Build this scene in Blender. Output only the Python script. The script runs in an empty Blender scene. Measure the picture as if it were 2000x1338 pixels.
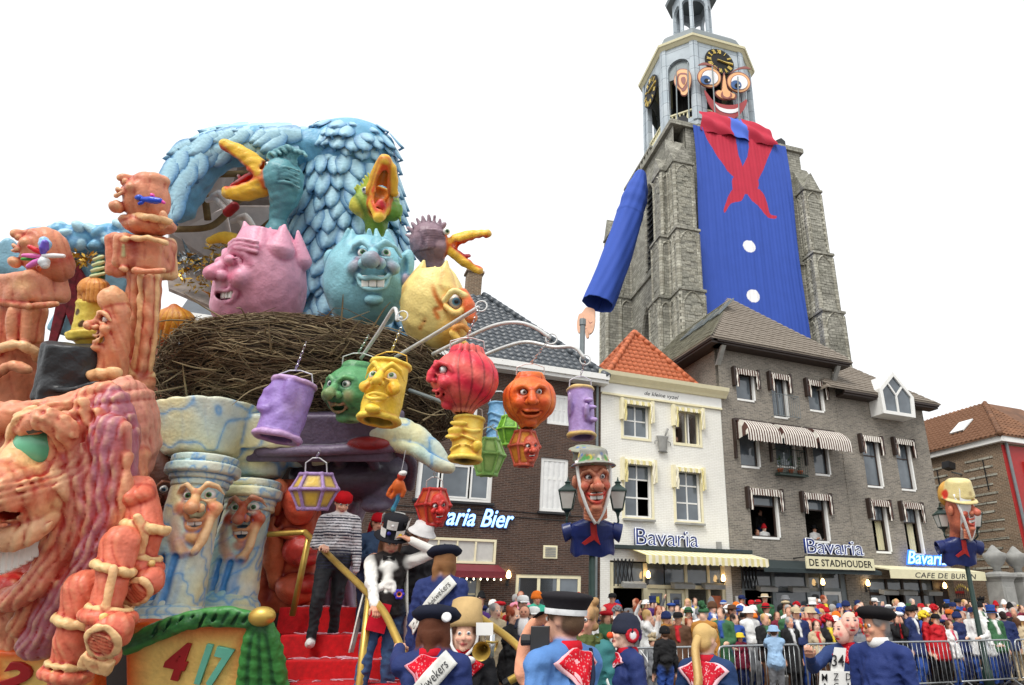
import bpy, bmesh, math, random
import numpy as np
from mathutils import Vector, Matrix
random.seed(11); rng = np.random.default_rng(5)
SC = bpy.context.scene; COL = SC.collection
# ------------------------------------------------------------------ camera, sky, sun, exposure
CF, CPX, CPY, CZ = 1310.0, 1190.0, 669.0, 1.7
PIT = math.atan((1200-CPY)/CF)
cd = bpy.data.cameras.new('camera'); cam = bpy.data.objects.new('camera', cd); COL.objects.link(cam)
cam.location = (0, 0, CZ); cam.rotation_euler = (math.pi/2+PIT, 0, 0)
cd.sensor_width = 36; cd.lens = CF/2000*36; cd.shift_x = -(CPX-1000)/2000; cd.clip_start = .05; cd.clip_end = 3000
SC.camera = cam
SUN_EL, SUN_AZ = math.radians(52), math.radians(205)
w = bpy.data.worlds.new('World'); SC.world = w; w.use_nodes = True
nt = w.node_tree; nt.nodes.clear()
sk = nt.nodes.new('ShaderNodeTexSky'); sk.sky_type = 'NISHITA'; sk.sun_disc = False
sk.sun_elevation = SUN_EL; sk.sun_rotation = SUN_AZ; sk.dust_density = 6; sk.air_density = 1.5
mx = nt.nodes.new('ShaderNodeMix'); mx.data_type = 'RGBA'; mx.inputs[0].default_value = .93
mx.inputs[7].default_value = (9.7, 9.8, 9.9, 1)
bg = nt.nodes.new('ShaderNodeBackground'); bg.inputs[1].default_value = .08
ow = nt.nodes.new('ShaderNodeOutputWorld')
nt.links.new(sk.outputs[0], mx.inputs[6]); nt.links.new(mx.outputs[2], bg.inputs[0]); nt.links.new(bg.outputs[0], ow.inputs[0])
sl = bpy.data.lights.new('sun', 'SUN'); sl.energy = 1.5; sl.angle = math.radians(25); sl.color = (1, .97, .92)
sun = bpy.data.objects.new('sun', sl); COL.objects.link(sun)
sd = Vector((math.sin(SUN_AZ)*math.cos(SUN_EL), math.cos(SUN_AZ)*math.cos(SUN_EL), math.sin(SUN_EL)))
sun.rotation_euler = sd.to_track_quat('Z', 'Y').to_euler(); sun.location = (-5, -10, 30)
SC.view_settings.view_transform = 'Standard'; SC.view_settings.look = 'None'
SC.view_settings.gamma = 1; SC.view_settings.use_curve_mapping = False; SC.view_settings.exposure = .68
SC.render.engine = 'CYCLES'; SC.cycles.max_bounces = 5; SC.cycles.diffuse_bounces = 3; SC.cycles.glossy_bounces = 2
SC.cycles.transmission_bounces = 2; SC.cycles.use_denoising = True
# ------------------------------------------------------------------ laying out: a picture point at a chosen distance -> world
RT = np.array([1, 0, 0.]); FW = np.array([0, math.cos(PIT), math.sin(PIT)]); UP = np.array([0, -math.sin(PIT), math.cos(PIT)]); CC = np.array([0, 0, CZ])
def ray(px, py): return RT*(px-CPX)/CF-UP*(py-CPY)/CF+FW
def at(px, py, Y): r = ray(px, py); return CC+r*(Y/r[1])
def mpp(px, py, Y): return float((at(px, py, Y)-CC)@FW/CF)
def proj_px(p): q = np.asarray(p, float)-CC; w_ = q@FW; return CPX+CF*(q@RT)/w_, CPY-CF*(q@UP)/w_
def onplane(px, py, O, N): r = ray(px, py); return CC+r*(((O-CC)@N)/(r@N))
CAMR = np.stack([RT, FW, UP], 1)
def yawm(a): c, s = math.cos(a), math.sin(a); return np.array([[c, -s, 0], [s, c, 0], [0, 0, 1.]])
I3 = np.eye(3)
def rotm(ax, a): return np.array(Matrix.Rotation(a, 3, ax))
def S(r, g, b):
 f = lambda c: c/12.92 if c <= .04045 else ((c+.055)/1.055)**2.4
 return (f(r/255), f(g/255), f(b/255))
# ------------------------------------------------------------------ objects
def link(name, data, parent=None, mat=None, loc=None):
 o = bpy.data.objects.new(name, data); COL.objects.link(o)
 if mat is not None and data is not None and hasattr(data, 'materials'):
  for m in (mat if isinstance(mat, (list, tuple)) else [mat]):
   data.materials.append(m)
 if parent is not None: o.parent = parent
 if loc is not None: o.location = loc
 return o
def tag(o, label=None, cat=None, group=None, kind=None):
 if label: o['label'] = label
 if cat: o['category'] = cat
 if group: o['group'] = group
 if kind: o['kind'] = kind
 return o
def thing(name, label, cat, loc=(0, 0, 0), rz=0, group=None):
 o = bpy.data.objects.new(name, None); COL.objects.link(o); o.empty_display_size = .2
 o.location = loc; o.rotation_euler = (0, 0, rz)
 return tag(o, label, cat, group)
def mesh_np(v, f, smooth=False, mi=None):
 me = bpy.data.meshes.new('mesh')
 if isinstance(f, np.ndarray):
  n, k = f.shape
  me.vertices.add(len(v)); me.vertices.foreach_set('co', np.ascontiguousarray(v, np.float32).ravel())
  me.loops.add(n*k); me.loops.foreach_set('vertex_index', f.astype(np.int32).ravel())
  me.polygons.add(n); me.polygons.foreach_set('loop_start', np.arange(0, n*k, k, dtype=np.int32))
  me.update(calc_edges=True); me.validate()
 else:
  me.from_pydata([tuple(x) for x in v], [], f); me.update()
 if smooth: me.polygons.foreach_set('use_smooth', np.ones(len(me.polygons), bool))
 if mi is not None: me.polygons.foreach_set('material_index', np.array(mi, np.int32))
 return me
def setcol(me, c):
 a = me.color_attributes.new('Col', 'FLOAT_COLOR', 'POINT')
 c4 = np.ones((len(me.vertices), 4), np.float32); c4[:, :3] = c
 a.data.foreach_set('color', c4.ravel())
def perp(d):
 d = np.asarray(d, float); d = d/np.linalg.norm(d)
 a = np.array([0, 0, 1.]) if abs(d[2]) < .9 else np.array([1., 0, 0])
 u = np.cross(a, d); u /= np.linalg.norm(u)
 return d, u, np.cross(d, u)
class MB:
 def __init__(s): s.v = []; s.f = []; s.m = []; s.mi = 0
 def add(s, v, f):
  b = len(s.v); s.v += [tuple(map(float, x)) for x in v]
  for q in f: s.f.append(tuple(i+b for i in q)); s.m.append(s.mi)
  return s
 def box(s, x0, x1, y0, y1, z0, z1, R=None, o=None):
  v = np.array([(x0, y0, z0), (x1, y0, z0), (x1, y1, z0), (x0, y1, z0), (x0, y0, z1), (x1, y0, z1), (x1, y1, z1), (x0, y1, z1)], float)
  if R is not None: v = v@np.asarray(R).T
  if o is not None: v = v+np.asarray(o)
  return s.add(v, [(3, 2, 1, 0), (4, 5, 6, 7), (0, 1, 5, 4), (1, 2, 6, 5), (2, 3, 7, 6), (3, 0, 4, 7)])
 def prism(s, pts, dvec, cap=True):
  p = np.asarray(pts, float); q = p+np.asarray(dvec, float); n = len(p)
  f = [(i, (i+1) % n, n+(i+1) % n, n+i) for i in range(n)]
  if cap: f += [tuple(range(n-1, -1, -1)), tuple(range(n, 2*n))]
  return s.add(np.vstack([p, q]), f)
 def bar(s, a, b, w, h=None, up=(0, 0, 1)):
  a = np.asarray(a, float); b = np.asarray(b, float); d = b-a; d = d/np.linalg.norm(d)
  u = np.cross(d, up);
  if np.linalg.norm(u) < 1e-3: u = np.cross(d, (1, 0, 0))
  u /= np.linalg.norm(u); t = np.cross(u, d); h = h or w
  c = [a+u*w/2*i+t*h/2*j for i, j in ((-1, -1), (1, -1), (1, 1), (-1, 1))]
  return s.prism(c, b-a)
 def tube(s, pts, r, n=8, cap=True, closed=False):
  P = [np.asarray(p, float) for p in pts]; m = len(P); rr = r if hasattr(r, '__len__') else [r]*m
  v = []; u = None
  for i, p in enumerate(P):
   d = (P[(i+1) % m]-P[i-1]) if closed else (P[min(i+1, m-1)]-P[max(i-1, 0)])
   d = d/(np.linalg.norm(d)+1e-12)
   if u is None: _, u, _ = perp(d)
   u = u-d*(u@d); u /= np.linalg.norm(u)+1e-12; t = np.cross(d, u)
   for k in range(n):
    a = 2*math.pi*k/n; v.append(p+(u*math.cos(a)+t*math.sin(a))*rr[i])
  f = []
  for i in range(m if closed else m-1):
   j = (i+1) % m
   for k in range(n): f.append((i*n+k, i*n+(k+1) % n, j*n+(k+1) % n, j*n+k))
  if cap and not closed: f += [tuple(range(n-1, -1, -1)), tuple(range((m-1)*n, m*n))]
  return s.add(v, f)
 def lathe(s, prof, n=16, o=(0, 0, 0), R=None, a0=0, cap=True):
  v = [];
  for r, z in prof:
   for k in range(n):
    a = a0+2*math.pi*k/n; v.append((r*math.cos(a), r*math.sin(a), z))
  v = np.array(v)
  if R is not None: v = v@np.asarray(R).T
  v = v+np.asarray(o); m = len(prof)
  f = [(i*n+k, i*n+(k+1) % n, (i+1)*n+(k+1) % n, (i+1)*n+k) for i in range(m-1) for k in range(n)]
  if cap: f += [tuple(range(n-1, -1, -1)), tuple(range((m-1)*n, m*n))]
  return s.add(v, f)
 def sheet(s, G):
  n, m = len(G), len(G[0]); v = [p for r in G for p in r]
  return s.add(v, [(i*m+j, i*m+j+1, (i+1)*m+j+1, (i+1)*m+j) for i in range(n-1) for j in range(m-1)])
 def mesh(s, smooth=False): return mesh_np(s.v, s.f, smooth, s.m if any(s.m) else None)
 def build(s, name, mat=None, parent=None, loc=None, smooth=False, bevel=0):
  me = s.mesh(smooth); o = link(name, me, parent, mat, loc)
  if bevel:
   b = o.modifiers.new('bevel', 'BEVEL'); b.width = bevel; b.segments = 2; b.limit_method = 'ANGLE'
  return o
def ssheet(o, t):
 m = o.modifiers.new('solid', 'SOLIDIFY'); m.thickness = t; m.offset = 0; return o
def spline(pts, n=8):
 P = [np.asarray(p, float) for p in pts]; P = [2*P[0]-P[1]]+P+[2*P[-1]-P[-2]]; out = []
 for i in range(1, len(P)-2):
  for k in range(n):
   t = k/n; a, b, c, d = P[i-1:i+3]
   out.append(.5*((2*b)+(c-a)*t+(2*a-5*b+4*c-d)*t*t+(3*b-a-3*c+d)*t**3))
 out.append(P[-2]); return out
def copytree(o, parent=None):
 c = o.copy(); COL.objects.link(c)
 if parent is not None: c.parent = parent
 for ch in o.children: copytree(ch, c)
 return c
# ------------------------------------------------------------------ materials
class NT:
 def __init__(s, name):
  s.m = bpy.data.materials.new(name); s.m.use_nodes = True; s.t = s.m.node_tree; s.b = s.t.nodes['Principled BSDF']
 def n(s, typ, **kw):
  x = s.t.nodes.new('ShaderNode'+typ)
  for k, v in kw.items():
   if k.startswith('_'): x.inputs[int(k[1:])].default_value = v
   else: setattr(x, k, v)
  return x
 def l(s, a, b): s.t.links.new(a, b)
 def mix(s, f, a, b, mode='MIX'):
  x = s.n('Mix', data_type='RGBA', blend_type=mode)
  for i, q in ((0, f), (6, a), (7, b)):
   if hasattr(q, 'is_linked'): s.l(q, x.inputs[i])
   else: x.inputs[i].default_value = q if i == 0 else (*q[:3], 1)
  return x.outputs[2]
 def noise(s, vec, scale, det=4, rough=.6):
  x = s.n('TexNoise'); x.inputs['Scale'].default_value = scale; x.inputs['Detail'].default_value = det; x.inputs['Roughness'].default_value = rough
  if vec is not None: s.l(vec, x.inputs['Vector'])
  return x.outputs['Fac']
 def ramp(s, f, *st):
  x = s.n('ValToRGB'); s.l(f, x.inputs[0]); e = x.color_ramp.elements
  while len(e) < len(st): e.new(.5)
  for i, (p, c) in enumerate(st):
   e[i].position = p; e[i].color = (*c, 1) if hasattr(c, '__len__') else (c, c, c, 1)
  return x.outputs[0]
 def obj(s): return s.n('TexCoord').outputs['Object']
 def wallvec(s):
  o = s.n('SeparateXYZ'); s.l(s.obj(), o.inputs[0]); a = s.n('Math', operation='ADD'); s.l(o.outputs[0], a.inputs[0]); s.l(o.outputs[1], a.inputs[1])
  c = s.n('CombineXYZ'); s.l(a.outputs[0], c.inputs[0]); s.l(o.outputs[2], c.inputs[1]); return c.outputs[0]
 def bump(s, h, st=.3, d=.02, prev=None):
  x = s.n('Bump'); x.inputs['Strength'].default_value = st; x.inputs['Distance'].default_value = d; s.l(h, x.inputs['Height'])
  if prev is not None: s.l(prev, x.inputs['Normal'])
  return x.outputs[0]
 def fin(s, col=None, rough=.6, metal=0, bump=None, spec=None, alpha=None):
  for k, v in (('Base Color', col), ('Roughness', rough), ('Metallic', metal), ('Normal', bump), ('Specular IOR Level', spec), ('Alpha', alpha)):
   if v is None: continue
   if hasattr(v, 'is_linked'): s.l(v, s.b.inputs[k])
   else: s.b.inputs[k].default_value = (*v, 1) if hasattr(v, '__len__') else v
  return s.m
def plain(name, c, rough=.6, metal=0, var=.12, sc=6, bump=.0, bsc=60, spec=None):
 t = NT(name); o = t.obj(); f = t.noise(o, sc, 5)
 c1 = tuple(x*(1-var) for x in c); c2 = tuple(min(1, x*(1+var)) for x in c)
 col = t.ramp(f, (.3, c1), (.7, c2)); b = None
 if bump: b = t.bump(t.noise(o, bsc, 3), bump, .01)
 return t.fin(col, rough, metal, b, spec)
def emit(name, c, st):
 t = NT(name); t.b.inputs['Emission Color'].default_value = (*c, 1); t.b.inputs['Emission Strength'].default_value = st; return t.fin(c, .5)
def colmat(name, rough=.45, bsc=25, bst=.25, grain=.1, spec=.4, msc=4):
 t = NT(name); a = t.n('Attribute', attribute_name='Col').outputs[0]; o = t.obj()
 f = t.noise(o, msc, 6, .65); g = t.ramp(f, (.25, 1-grain), (.75, 1+grain*.6))
 c = t.mix(1, a, g, 'MULTIPLY'); b = t.bump(t.noise(o, bsc, 4), bst, .012)
 b = t.bump(t.noise(o, bsc*.25, 2), bst*.8, .05, b)
 return t.fin(c, rough, 0, b, spec)
def brickmat(name, c1, c2, mort, bw=.21, bh=.055, mw=.012, rough=.85, bst=.5, var=.35, stain=.25):
 t = NT(name); v = t.wallvec(); x = t.n('TexBrick'); t.l(v, x.inputs['Vector'])
 x.offset = .5; x.inputs['Scale'].default_value = 1; x.inputs['Brick Width'].default_value = bw; x.inputs['Row Height'].default_value = bh
 x.inputs['Mortar Size'].default_value = mw; x.inputs['Mortar Smooth'].default_value = .2; x.inputs['Bias'].default_value = 0
 x.inputs['Color1'].default_value = (*c1, 1); x.inputs['Color2'].default_value = (*c2, 1); x.inputs['Mortar'].default_value = (*mort, 1)
 n1 = t.noise(t.obj(), 1.1, 6, .7); c = t.mix(1, x.outputs[0], t.ramp(n1, (.3, 1-stain), (.7, 1+stain*.4)), 'MULTIPLY')
 n2 = t.noise(t.obj(), 14, 3); c = t.mix(1, c, t.ramp(n2, (.3, 1-var*.5), (.7, 1+var*.5)), 'MULTIPLY')
 inv = t.n('Math', operation='SUBTRACT'); inv.inputs[0].default_value = 1; t.l(x.outputs[1], inv.inputs[1])
 b = t.bump(inv.outputs[0], bst, .012); b = t.bump(n2, .2, .01, b)
 return t.fin(c, rough, 0, b, .25)
M = {}
M['paint'] = colmat('painted_papier_mache', .42, 34, .32, .2, .45, 9)
M['gloss'] = colmat('glossy_paint', .25, 30, .05, .04, .6)
M['cloth'] = colmat('cloth', .85, 90, .3, .12, .15, 9)
M['skin'] = colmat('skin_and_clothes', .7, 120, .12, .08, .25, 12)
M['brown_brick'] = brickmat('brown_brick', S(92, 66, 54), S(66, 48, 42), S(104, 92, 84))
M['grey_brick'] = brickmat('grey_brick', S(150, 142, 130), S(112, 107, 100), S(158, 152, 142), .22, .06, .012)
M['old_brick'] = brickmat('old_brick', S(136, 110, 88), S(106, 86, 70), S(160, 146, 126), .22, .06, .012)
M['red_brick'] = brickmat('dark_red_brick', S(120, 74, 58), S(92, 58, 48), S(120, 104, 92))
M['white_brick'] = brickmat('white_painted_brick', S(243, 242, 235), S(238, 237, 229), S(226, 224, 214), .21, .06, .01, .6, .35, .06, .08)
M['white'] = plain('white_paint', S(236, 236, 232), .4, var=.04)
M['cream'] = plain('cream_paint', S(236, 228, 192), .45, var=.05)
M['stone_grey'] = plain('grey_stone', S(150, 150, 146), .8, var=.2, sc=3, bump=.3)
M['zinc'] = plain('grey_zinc', S(120, 128, 130), .5, .3)
M['dark'] = plain('dark_paint', S(38, 38, 40), .4)
M['black'] = plain('black_void', S(14, 13, 13), .7)
M['darkwood'] = plain('dark_brown_wood', S(52, 38, 32), .5, bump=.1)
M['green_iron'] = plain('dark_green_iron', S(34, 58, 52), .4, .1, var=.2, bump=.05)
M['galv'] = plain('galvanised_steel', S(168, 172, 174), .35, .7, var=.15, sc=20)
M['gold'] = plain('gold_paint', S(200, 168, 84), .35, .55, var=.15)
M['goldclock'] = plain('gilding', S(232, 205, 110), .4, .3)
M['chrome'] = plain('bright_metal', S(205, 208, 210), .25, .9)
M['grey_tube'] = plain('pale_grey_tube', S(206, 208, 206), .35, .2)
M['red_carpet'] = plain('red_carpet', S(190, 12, 22), .95, var=.25, sc=18, bump=.6, bsc=160)
M['slate'] = plain('dark_glazed_tile', S(78, 84, 90), .35, var=.25, sc=2.5)
M['terracotta'] = plain('orange_clay_tile', S(190, 104, 66), .7, var=.3, sc=3, bump=.2)
M['terracotta2'] = plain('weathered_clay_tile', S(116, 80, 56), .8, var=.35, sc=1.3, bump=.2)
M['shingle'] = plain('brown_shingle', S(132, 122, 110), .8, var=.22, sc=2, bump=.2)
M['shingle2'] = plain('mossy_brown_shingle', S(120, 118, 100), .85, var=.25, sc=2, bump=.2)
M['curtain'] = plain('net_curtain', S(225, 226, 224), .8, var=.08)
M['rope'] = plain('rope', S(190, 190, 195), .8)
M['blue_cloth'] = None
M['lamp'] = emit('warm_lamp', (1, .62, .25), 6)
M['bulb'] = emit('small_bulb', (1, .85, .6), 5)
M['neon'] = emit('blue_neon', (.3, .58, 1), 1.2)
M['neonblue'] = emit('deep_blue_neon', (.02, .16, .9), .8)
M['neonwhite'] = plain('white_sign_letter', S(235, 240, 250), .3, var=.02)
M['signblue'] = plain('blue_sign_face', S(28, 52, 128), .35)
def bandanamat():
 t = NT('printed_bandana'); a = t.n('Attribute', attribute_type='OBJECT', attribute_name='tint').outputs[0]; v = t.n('TexVoronoi'); v.inputs['Scale'].default_value = 60; t.l(t.obj(), v.inputs['Vector'])
 c = t.mix(t.ramp(v.outputs['Distance'], (.2, .45), (.34, 0.)), a, S(236, 214, 214)); return t.fin(c, .85, 0, t.bump(t.noise(t.obj(), 25, 3), .3, .01), .15)
M['bandana'] = bandanamat()
M['lampglass'] = plain('frosted_lamp_glass', S(196, 196, 190), .3, var=.08)
M['redpaint'] = plain('red_paint', S(168, 36, 34), .5)
def glassmat():
 t = NT('window_glass'); f = t.noise(t.obj(), .7, 3); c = t.ramp(f, (.3, S(62, 70, 78)), (.7, S(112, 122, 130)))
 return t.fin(c, .06, 0, t.bump(t.noise(t.obj(), 2.2, 1), .04, .05), .9)
M['glass'] = glassmat()
def towermat(name, c1, c2, mort, green=.5):
 t = NT(name); v = t.wallvec(); x = t.n('TexBrick'); t.l(v, x.inputs['Vector'])
 x.inputs['Scale'].default_value = 1; x.inputs['Brick Width'].default_value = .62; x.inputs['Row Height'].default_value = .27
 x.inputs['Mortar Size'].default_value = .02; x.inputs['Mortar Smooth'].default_value = .5
 x.inputs['Color1'].default_value = (*c1, 1); x.inputs['Color2'].default_value = (*c2, 1); x.inputs['Mortar'].default_value = (*mort, 1)
 n1 = t.noise(t.obj(), .35, 8, .75); c = t.mix(1, x.outputs[0], t.ramp(n1, (.3, .65), (.7, 1.15)), 'MULTIPLY')
 n3 = t.noise(t.obj(), .22, 6, .7); c = t.mix(t.ramp(n3, (.45, 0.), (.75, green)), c, S(92, 98, 70))
 n2 = t.noise(t.obj(), 3.5, 6, .75); c = t.mix(1, c, t.ramp(n2, (.28, .6), (.7, 1.2)), 'MULTIPLY')
 inv = t.n('Math', operation='SUBTRACT'); inv.inputs[0].default_value = 1; t.l(x.outputs[1], inv.inputs[1])
 b = t.bump(inv.outputs[0], .6, .05); b = t.bump(n2, .5, .08, b)
 return t.fin(c, .9, 0, b, .15)
M['tower'] = towermat('weathered_tower_stone', S(186, 184, 172), S(150, 148, 138), S(112, 111, 104), .3)
M['tower_lt'] = towermat('pale_tower_stone', S(204, 202, 188), S(162, 158, 144), S(112, 110, 100), .2)
def beltower():
 t = NT('lead_panels'); v = t.wallvec(); x = t.n('TexBrick'); t.l(v, x.inputs['Vector'])
 x.inputs['Scale'].default_value = 1; x.inputs['Brick Width'].default_value = 1.5; x.inputs['Row Height'].default_value = 1.6; x.inputs['Mortar Size'].default_value = .03; x.offset = 0
 x.inputs['Color1'].default_value = (*S(190, 200, 206), 1); x.inputs['Color2'].default_value = (*S(178, 190, 198), 1); x.inputs['Mortar'].default_value = (*S(120, 130, 140), 1)
 c = t.mix(1, x.outputs[0], t.ramp(t.noise(t.obj(), .6, 6, .7), (.3, .82), (.7, 1.1)), 'MULTIPLY')
 return t.fin(c, .6, 0, t.bump(t.noise(t.obj(), 2, 4), .15, .05), .3)
M['belfry'] = beltower()
def objcol(name, prop, rough=.85, var=.2):
 t = NT(name); a = t.n('Attribute', attribute_type='OBJECT', attribute_name=prop).outputs[0]
 f = t.noise(t.obj(), 7, 4); c = t.mix(1, a, t.ramp(f, (.3, 1-var), (.7, 1+var*.5)), 'MULTIPLY')
 return t.fin(c, rough, 0, t.bump(t.noise(t.obj(), 30, 3), .3, .01), .2)
# ------------------------------------------------------------------ sculpting: smooth blended solids with airbrushed colour
def hexl(c): return np.array(c, np.float32)
class Sculpt:
 def __init__(s, base=(.5, .5, .5)): s.ops = []; s.base = hexl(base)
 def _op(s, fn, lo, hi, k=6, col=None, mode='add', edge=None, ea=.8, wig=None):
  s.ops.append(dict(fn=fn, lo=np.array(lo, float), hi=np.array(hi, float), k=float(k), col=None if col is None else hexl(col), mode=mode, edge=None if edge is None else hexl(edge), ea=ea)); return s
 def ell(s, c, r, R=None, **kw):
  c = np.array(c, np.float32); r = np.array(r if hasattr(r, '__len__') else (r, r, r), np.float32); m = float(max(r))
  def fn(p):
   q = p-c
   if R is not None: q = q@np.asarray(R, np.float32)
   k0 = np.linalg.norm(q/r, axis=-1); k1 = np.linalg.norm(q/(r*r), axis=-1)+1e-9
   return k0*(k0-1)/k1
  if R is None: return s._op(fn, c-r, c+r, **kw)
  return s._op(fn, c-m, c+m, **kw)
 def cap(s, a, b, ra, rb=None, **kw): return s.chain([a, b], [ra, ra if rb is None else rb], **kw)
 def chain(s, P, rr, flat=None, **kw):
  P = np.array(P, np.float32); rr = np.array(rr if hasattr(rr, '__len__') else [rr]*len(P), np.float32)
  def fn(p):
   d = None
   for i in range(len(P)-1):
    a, b = P[i], P[i+1]; ab = b-a; t = np.clip(((p-a)@ab)/(ab@ab+1e-9), 0, 1)
    q = p-a-t[..., None]*ab
    if flat is not None: q = q/np.asarray(flat, np.float32)
    e = np.linalg.norm(q, axis=-1)-(rr[i]+t*(rr[i+1]-rr[i]))
    d = e if d is None else np.minimum(d, e)
   return d
  m = rr.max()*(1 if flat is None else max(flat)); return s._op(fn, P.min(0)-m, P.max(0)+m, **kw)
 def box(s, c, h, r=2, R=None, **kw):
  c = np.array(c, np.float32); h = np.array(h, np.float32)
  def fn(p):
   q = p-c
   if R is not None: q = q@np.asarray(R, np.float32)
   q = np.abs(q)-(h-r); return np.linalg.norm(np.maximum(q, 0), axis=-1)+np.minimum(q.max(-1), 0)-r
  m = h if R is None else float(np.linalg.norm(h)); return s._op(fn, c-m, c+m, **kw)
 def cyl(s, a, b, ra, rb=None, r=2, **kw):
  a = np.array(a, np.float32); b = np.array(b, np.float32); rb = ra if rb is None else rb; L = float(np.linalg.norm(b-a)); d = (b-a)/L
  def fn(p):
   q = p-a; h = q@d; rad = np.linalg.norm(q-h[..., None]*d, axis=-1); rr = ra+(rb-ra)*np.clip(h/L, 0, 1)
   x = rad-rr+r; y = np.abs(h-L/2)-L/2+r
   return np.sqrt(np.maximum(x, 0)**2+np.maximum(y, 0)**2)+np.minimum(np.maximum(x, y), 0)-r
  m = max(ra, rb); return s._op(fn, np.minimum(a, b)-m, np.maximum(a, b)+m, **kw)
 def disp(s, fn): s.ops.append(dict(mode='disp', fn=fn)); return s
 def spot(s, c, r, col, amt=1, soft=.5):
  c = np.array(c, np.float32); r = np.array(r if hasattr(r, '__len__') else (r, r, r), np.float32)
  s.ops.append(dict(mode='spot', c=c, r=r, col=hexl(col), amt=amt, soft=soft)); return s
 def paint(s, fn, col): s.ops.append(dict(mode='paint', fn=fn, col=hexl(col))); return s
 def crease(s, P, w, depth, col=None, k=None, ea=.9):
  return s.chain(P, w, mode='sub', k=k or w*1.2, edge=col, ea=ea)
 def color(s, p):
  n = len(p); D = np.full(n, 1e3, np.float32); C = np.tile(s.base, (n, 1));
  E = []
  for o in s.ops:
   m = o['mode']
   if m == 'disp': D = D+o['fn'](p)
   elif m == 'spot':
    q = np.linalg.norm((p-o['c'])/o['r'], axis=-1); a = np.clip((1-q)/o['soft'], 0, 1); a = a*a*(3-2*a)*o['amt']; C = C*(1-a[:, None])+o['col']*a[:, None]
   elif m == 'paint': a = np.clip(o['fn'](p), 0, 1)[:, None]; C = C*(1-a)+o['col']*a
   else:
    d = o['fn'](p); k = o['k']
    if m == 'add':
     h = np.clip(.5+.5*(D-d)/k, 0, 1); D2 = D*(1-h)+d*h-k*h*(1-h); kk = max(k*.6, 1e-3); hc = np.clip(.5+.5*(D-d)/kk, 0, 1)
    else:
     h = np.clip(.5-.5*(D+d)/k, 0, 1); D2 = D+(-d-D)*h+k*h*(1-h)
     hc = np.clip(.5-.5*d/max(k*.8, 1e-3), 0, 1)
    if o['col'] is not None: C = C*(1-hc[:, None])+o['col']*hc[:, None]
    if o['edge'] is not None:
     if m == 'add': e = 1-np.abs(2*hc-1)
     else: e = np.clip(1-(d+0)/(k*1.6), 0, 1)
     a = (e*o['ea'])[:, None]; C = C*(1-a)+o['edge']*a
    D = D2
  return np.clip(C, 0, 1)
 def mesh(s, res, T=None, cav=None):
  sol = [o for o in s.ops if o['mode'] == 'add']
  lo = np.min([o['lo'] for o in sol], 0)-2.5*res; hi = np.max([o['hi'] for o in sol], 0)+2.5*res
  N = np.maximum(np.ceil((hi-lo)/res).astype(int)+1, 4); ax = [(lo[i]+res*np.arange(N[i])).astype(np.float32) for i in range(3)]
  D = np.full(N, 1e3, np.float32)
  for o in s.ops:
   if o['mode'] in ('spot', 'paint'): continue
   if o['mode'] == 'disp': sl = tuple(slice(0, n) for n in N)
   else:
    mg = o['k']+3*res; a = np.clip(np.floor((o['lo']-mg-lo)/res).astype(int), 0, N); b = np.clip(np.ceil((o['hi']+mg-lo)/res).astype(int)+1, 0, N)
    if (b <= a).any(): continue
    sl = tuple(slice(x, y) for x, y in zip(a, b))
   P = np.stack(np.meshgrid(*[ax[i][sl[i]] for i in range(3)], indexing='ij'), -1); d = o['fn'](P).astype(np.float32); G = D[sl]; k = o['k'] if 'k' in o else 0
   if o['mode'] == 'disp': D[sl] = np.where(G < 500, G+d, G)
   elif o['mode'] == 'add':
    h = np.clip(.5+.5*(G-d)/k, 0, 1); D[sl] = G*(1-h)+d*h-k*h*(1-h)
   else:
    h = np.clip(.5-.5*(G+d)/k, 0, 1); D[sl] = np.where(G < 500, G+(-d-G)*h+k*h*(1-h), G)
  v, f = nets(D, lo, res)
  c = s.color(v.astype(np.float32))
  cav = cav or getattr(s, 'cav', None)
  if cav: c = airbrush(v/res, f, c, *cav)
  if T is not None: v = v@np.asarray(T).T
  me = mesh_np(v, f, True); setcol(me, c); return me
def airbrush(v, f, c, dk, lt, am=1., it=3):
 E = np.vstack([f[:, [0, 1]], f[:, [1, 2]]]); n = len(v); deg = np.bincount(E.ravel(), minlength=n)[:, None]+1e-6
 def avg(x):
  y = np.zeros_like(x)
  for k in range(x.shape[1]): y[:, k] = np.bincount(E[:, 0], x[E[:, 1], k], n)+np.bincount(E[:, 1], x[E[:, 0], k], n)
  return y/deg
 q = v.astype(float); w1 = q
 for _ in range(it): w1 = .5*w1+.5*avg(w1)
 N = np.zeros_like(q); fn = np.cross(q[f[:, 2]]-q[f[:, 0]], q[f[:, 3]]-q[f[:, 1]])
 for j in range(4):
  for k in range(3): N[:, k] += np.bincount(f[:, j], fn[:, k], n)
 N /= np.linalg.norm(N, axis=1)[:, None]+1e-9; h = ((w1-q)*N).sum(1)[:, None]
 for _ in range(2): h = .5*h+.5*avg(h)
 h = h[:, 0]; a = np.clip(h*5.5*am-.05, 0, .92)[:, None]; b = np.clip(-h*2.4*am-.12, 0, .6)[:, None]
 return c*(1-a-b*(1-a))+np.array(dk)*a+np.array(lt)*b*(1-a)
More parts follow.
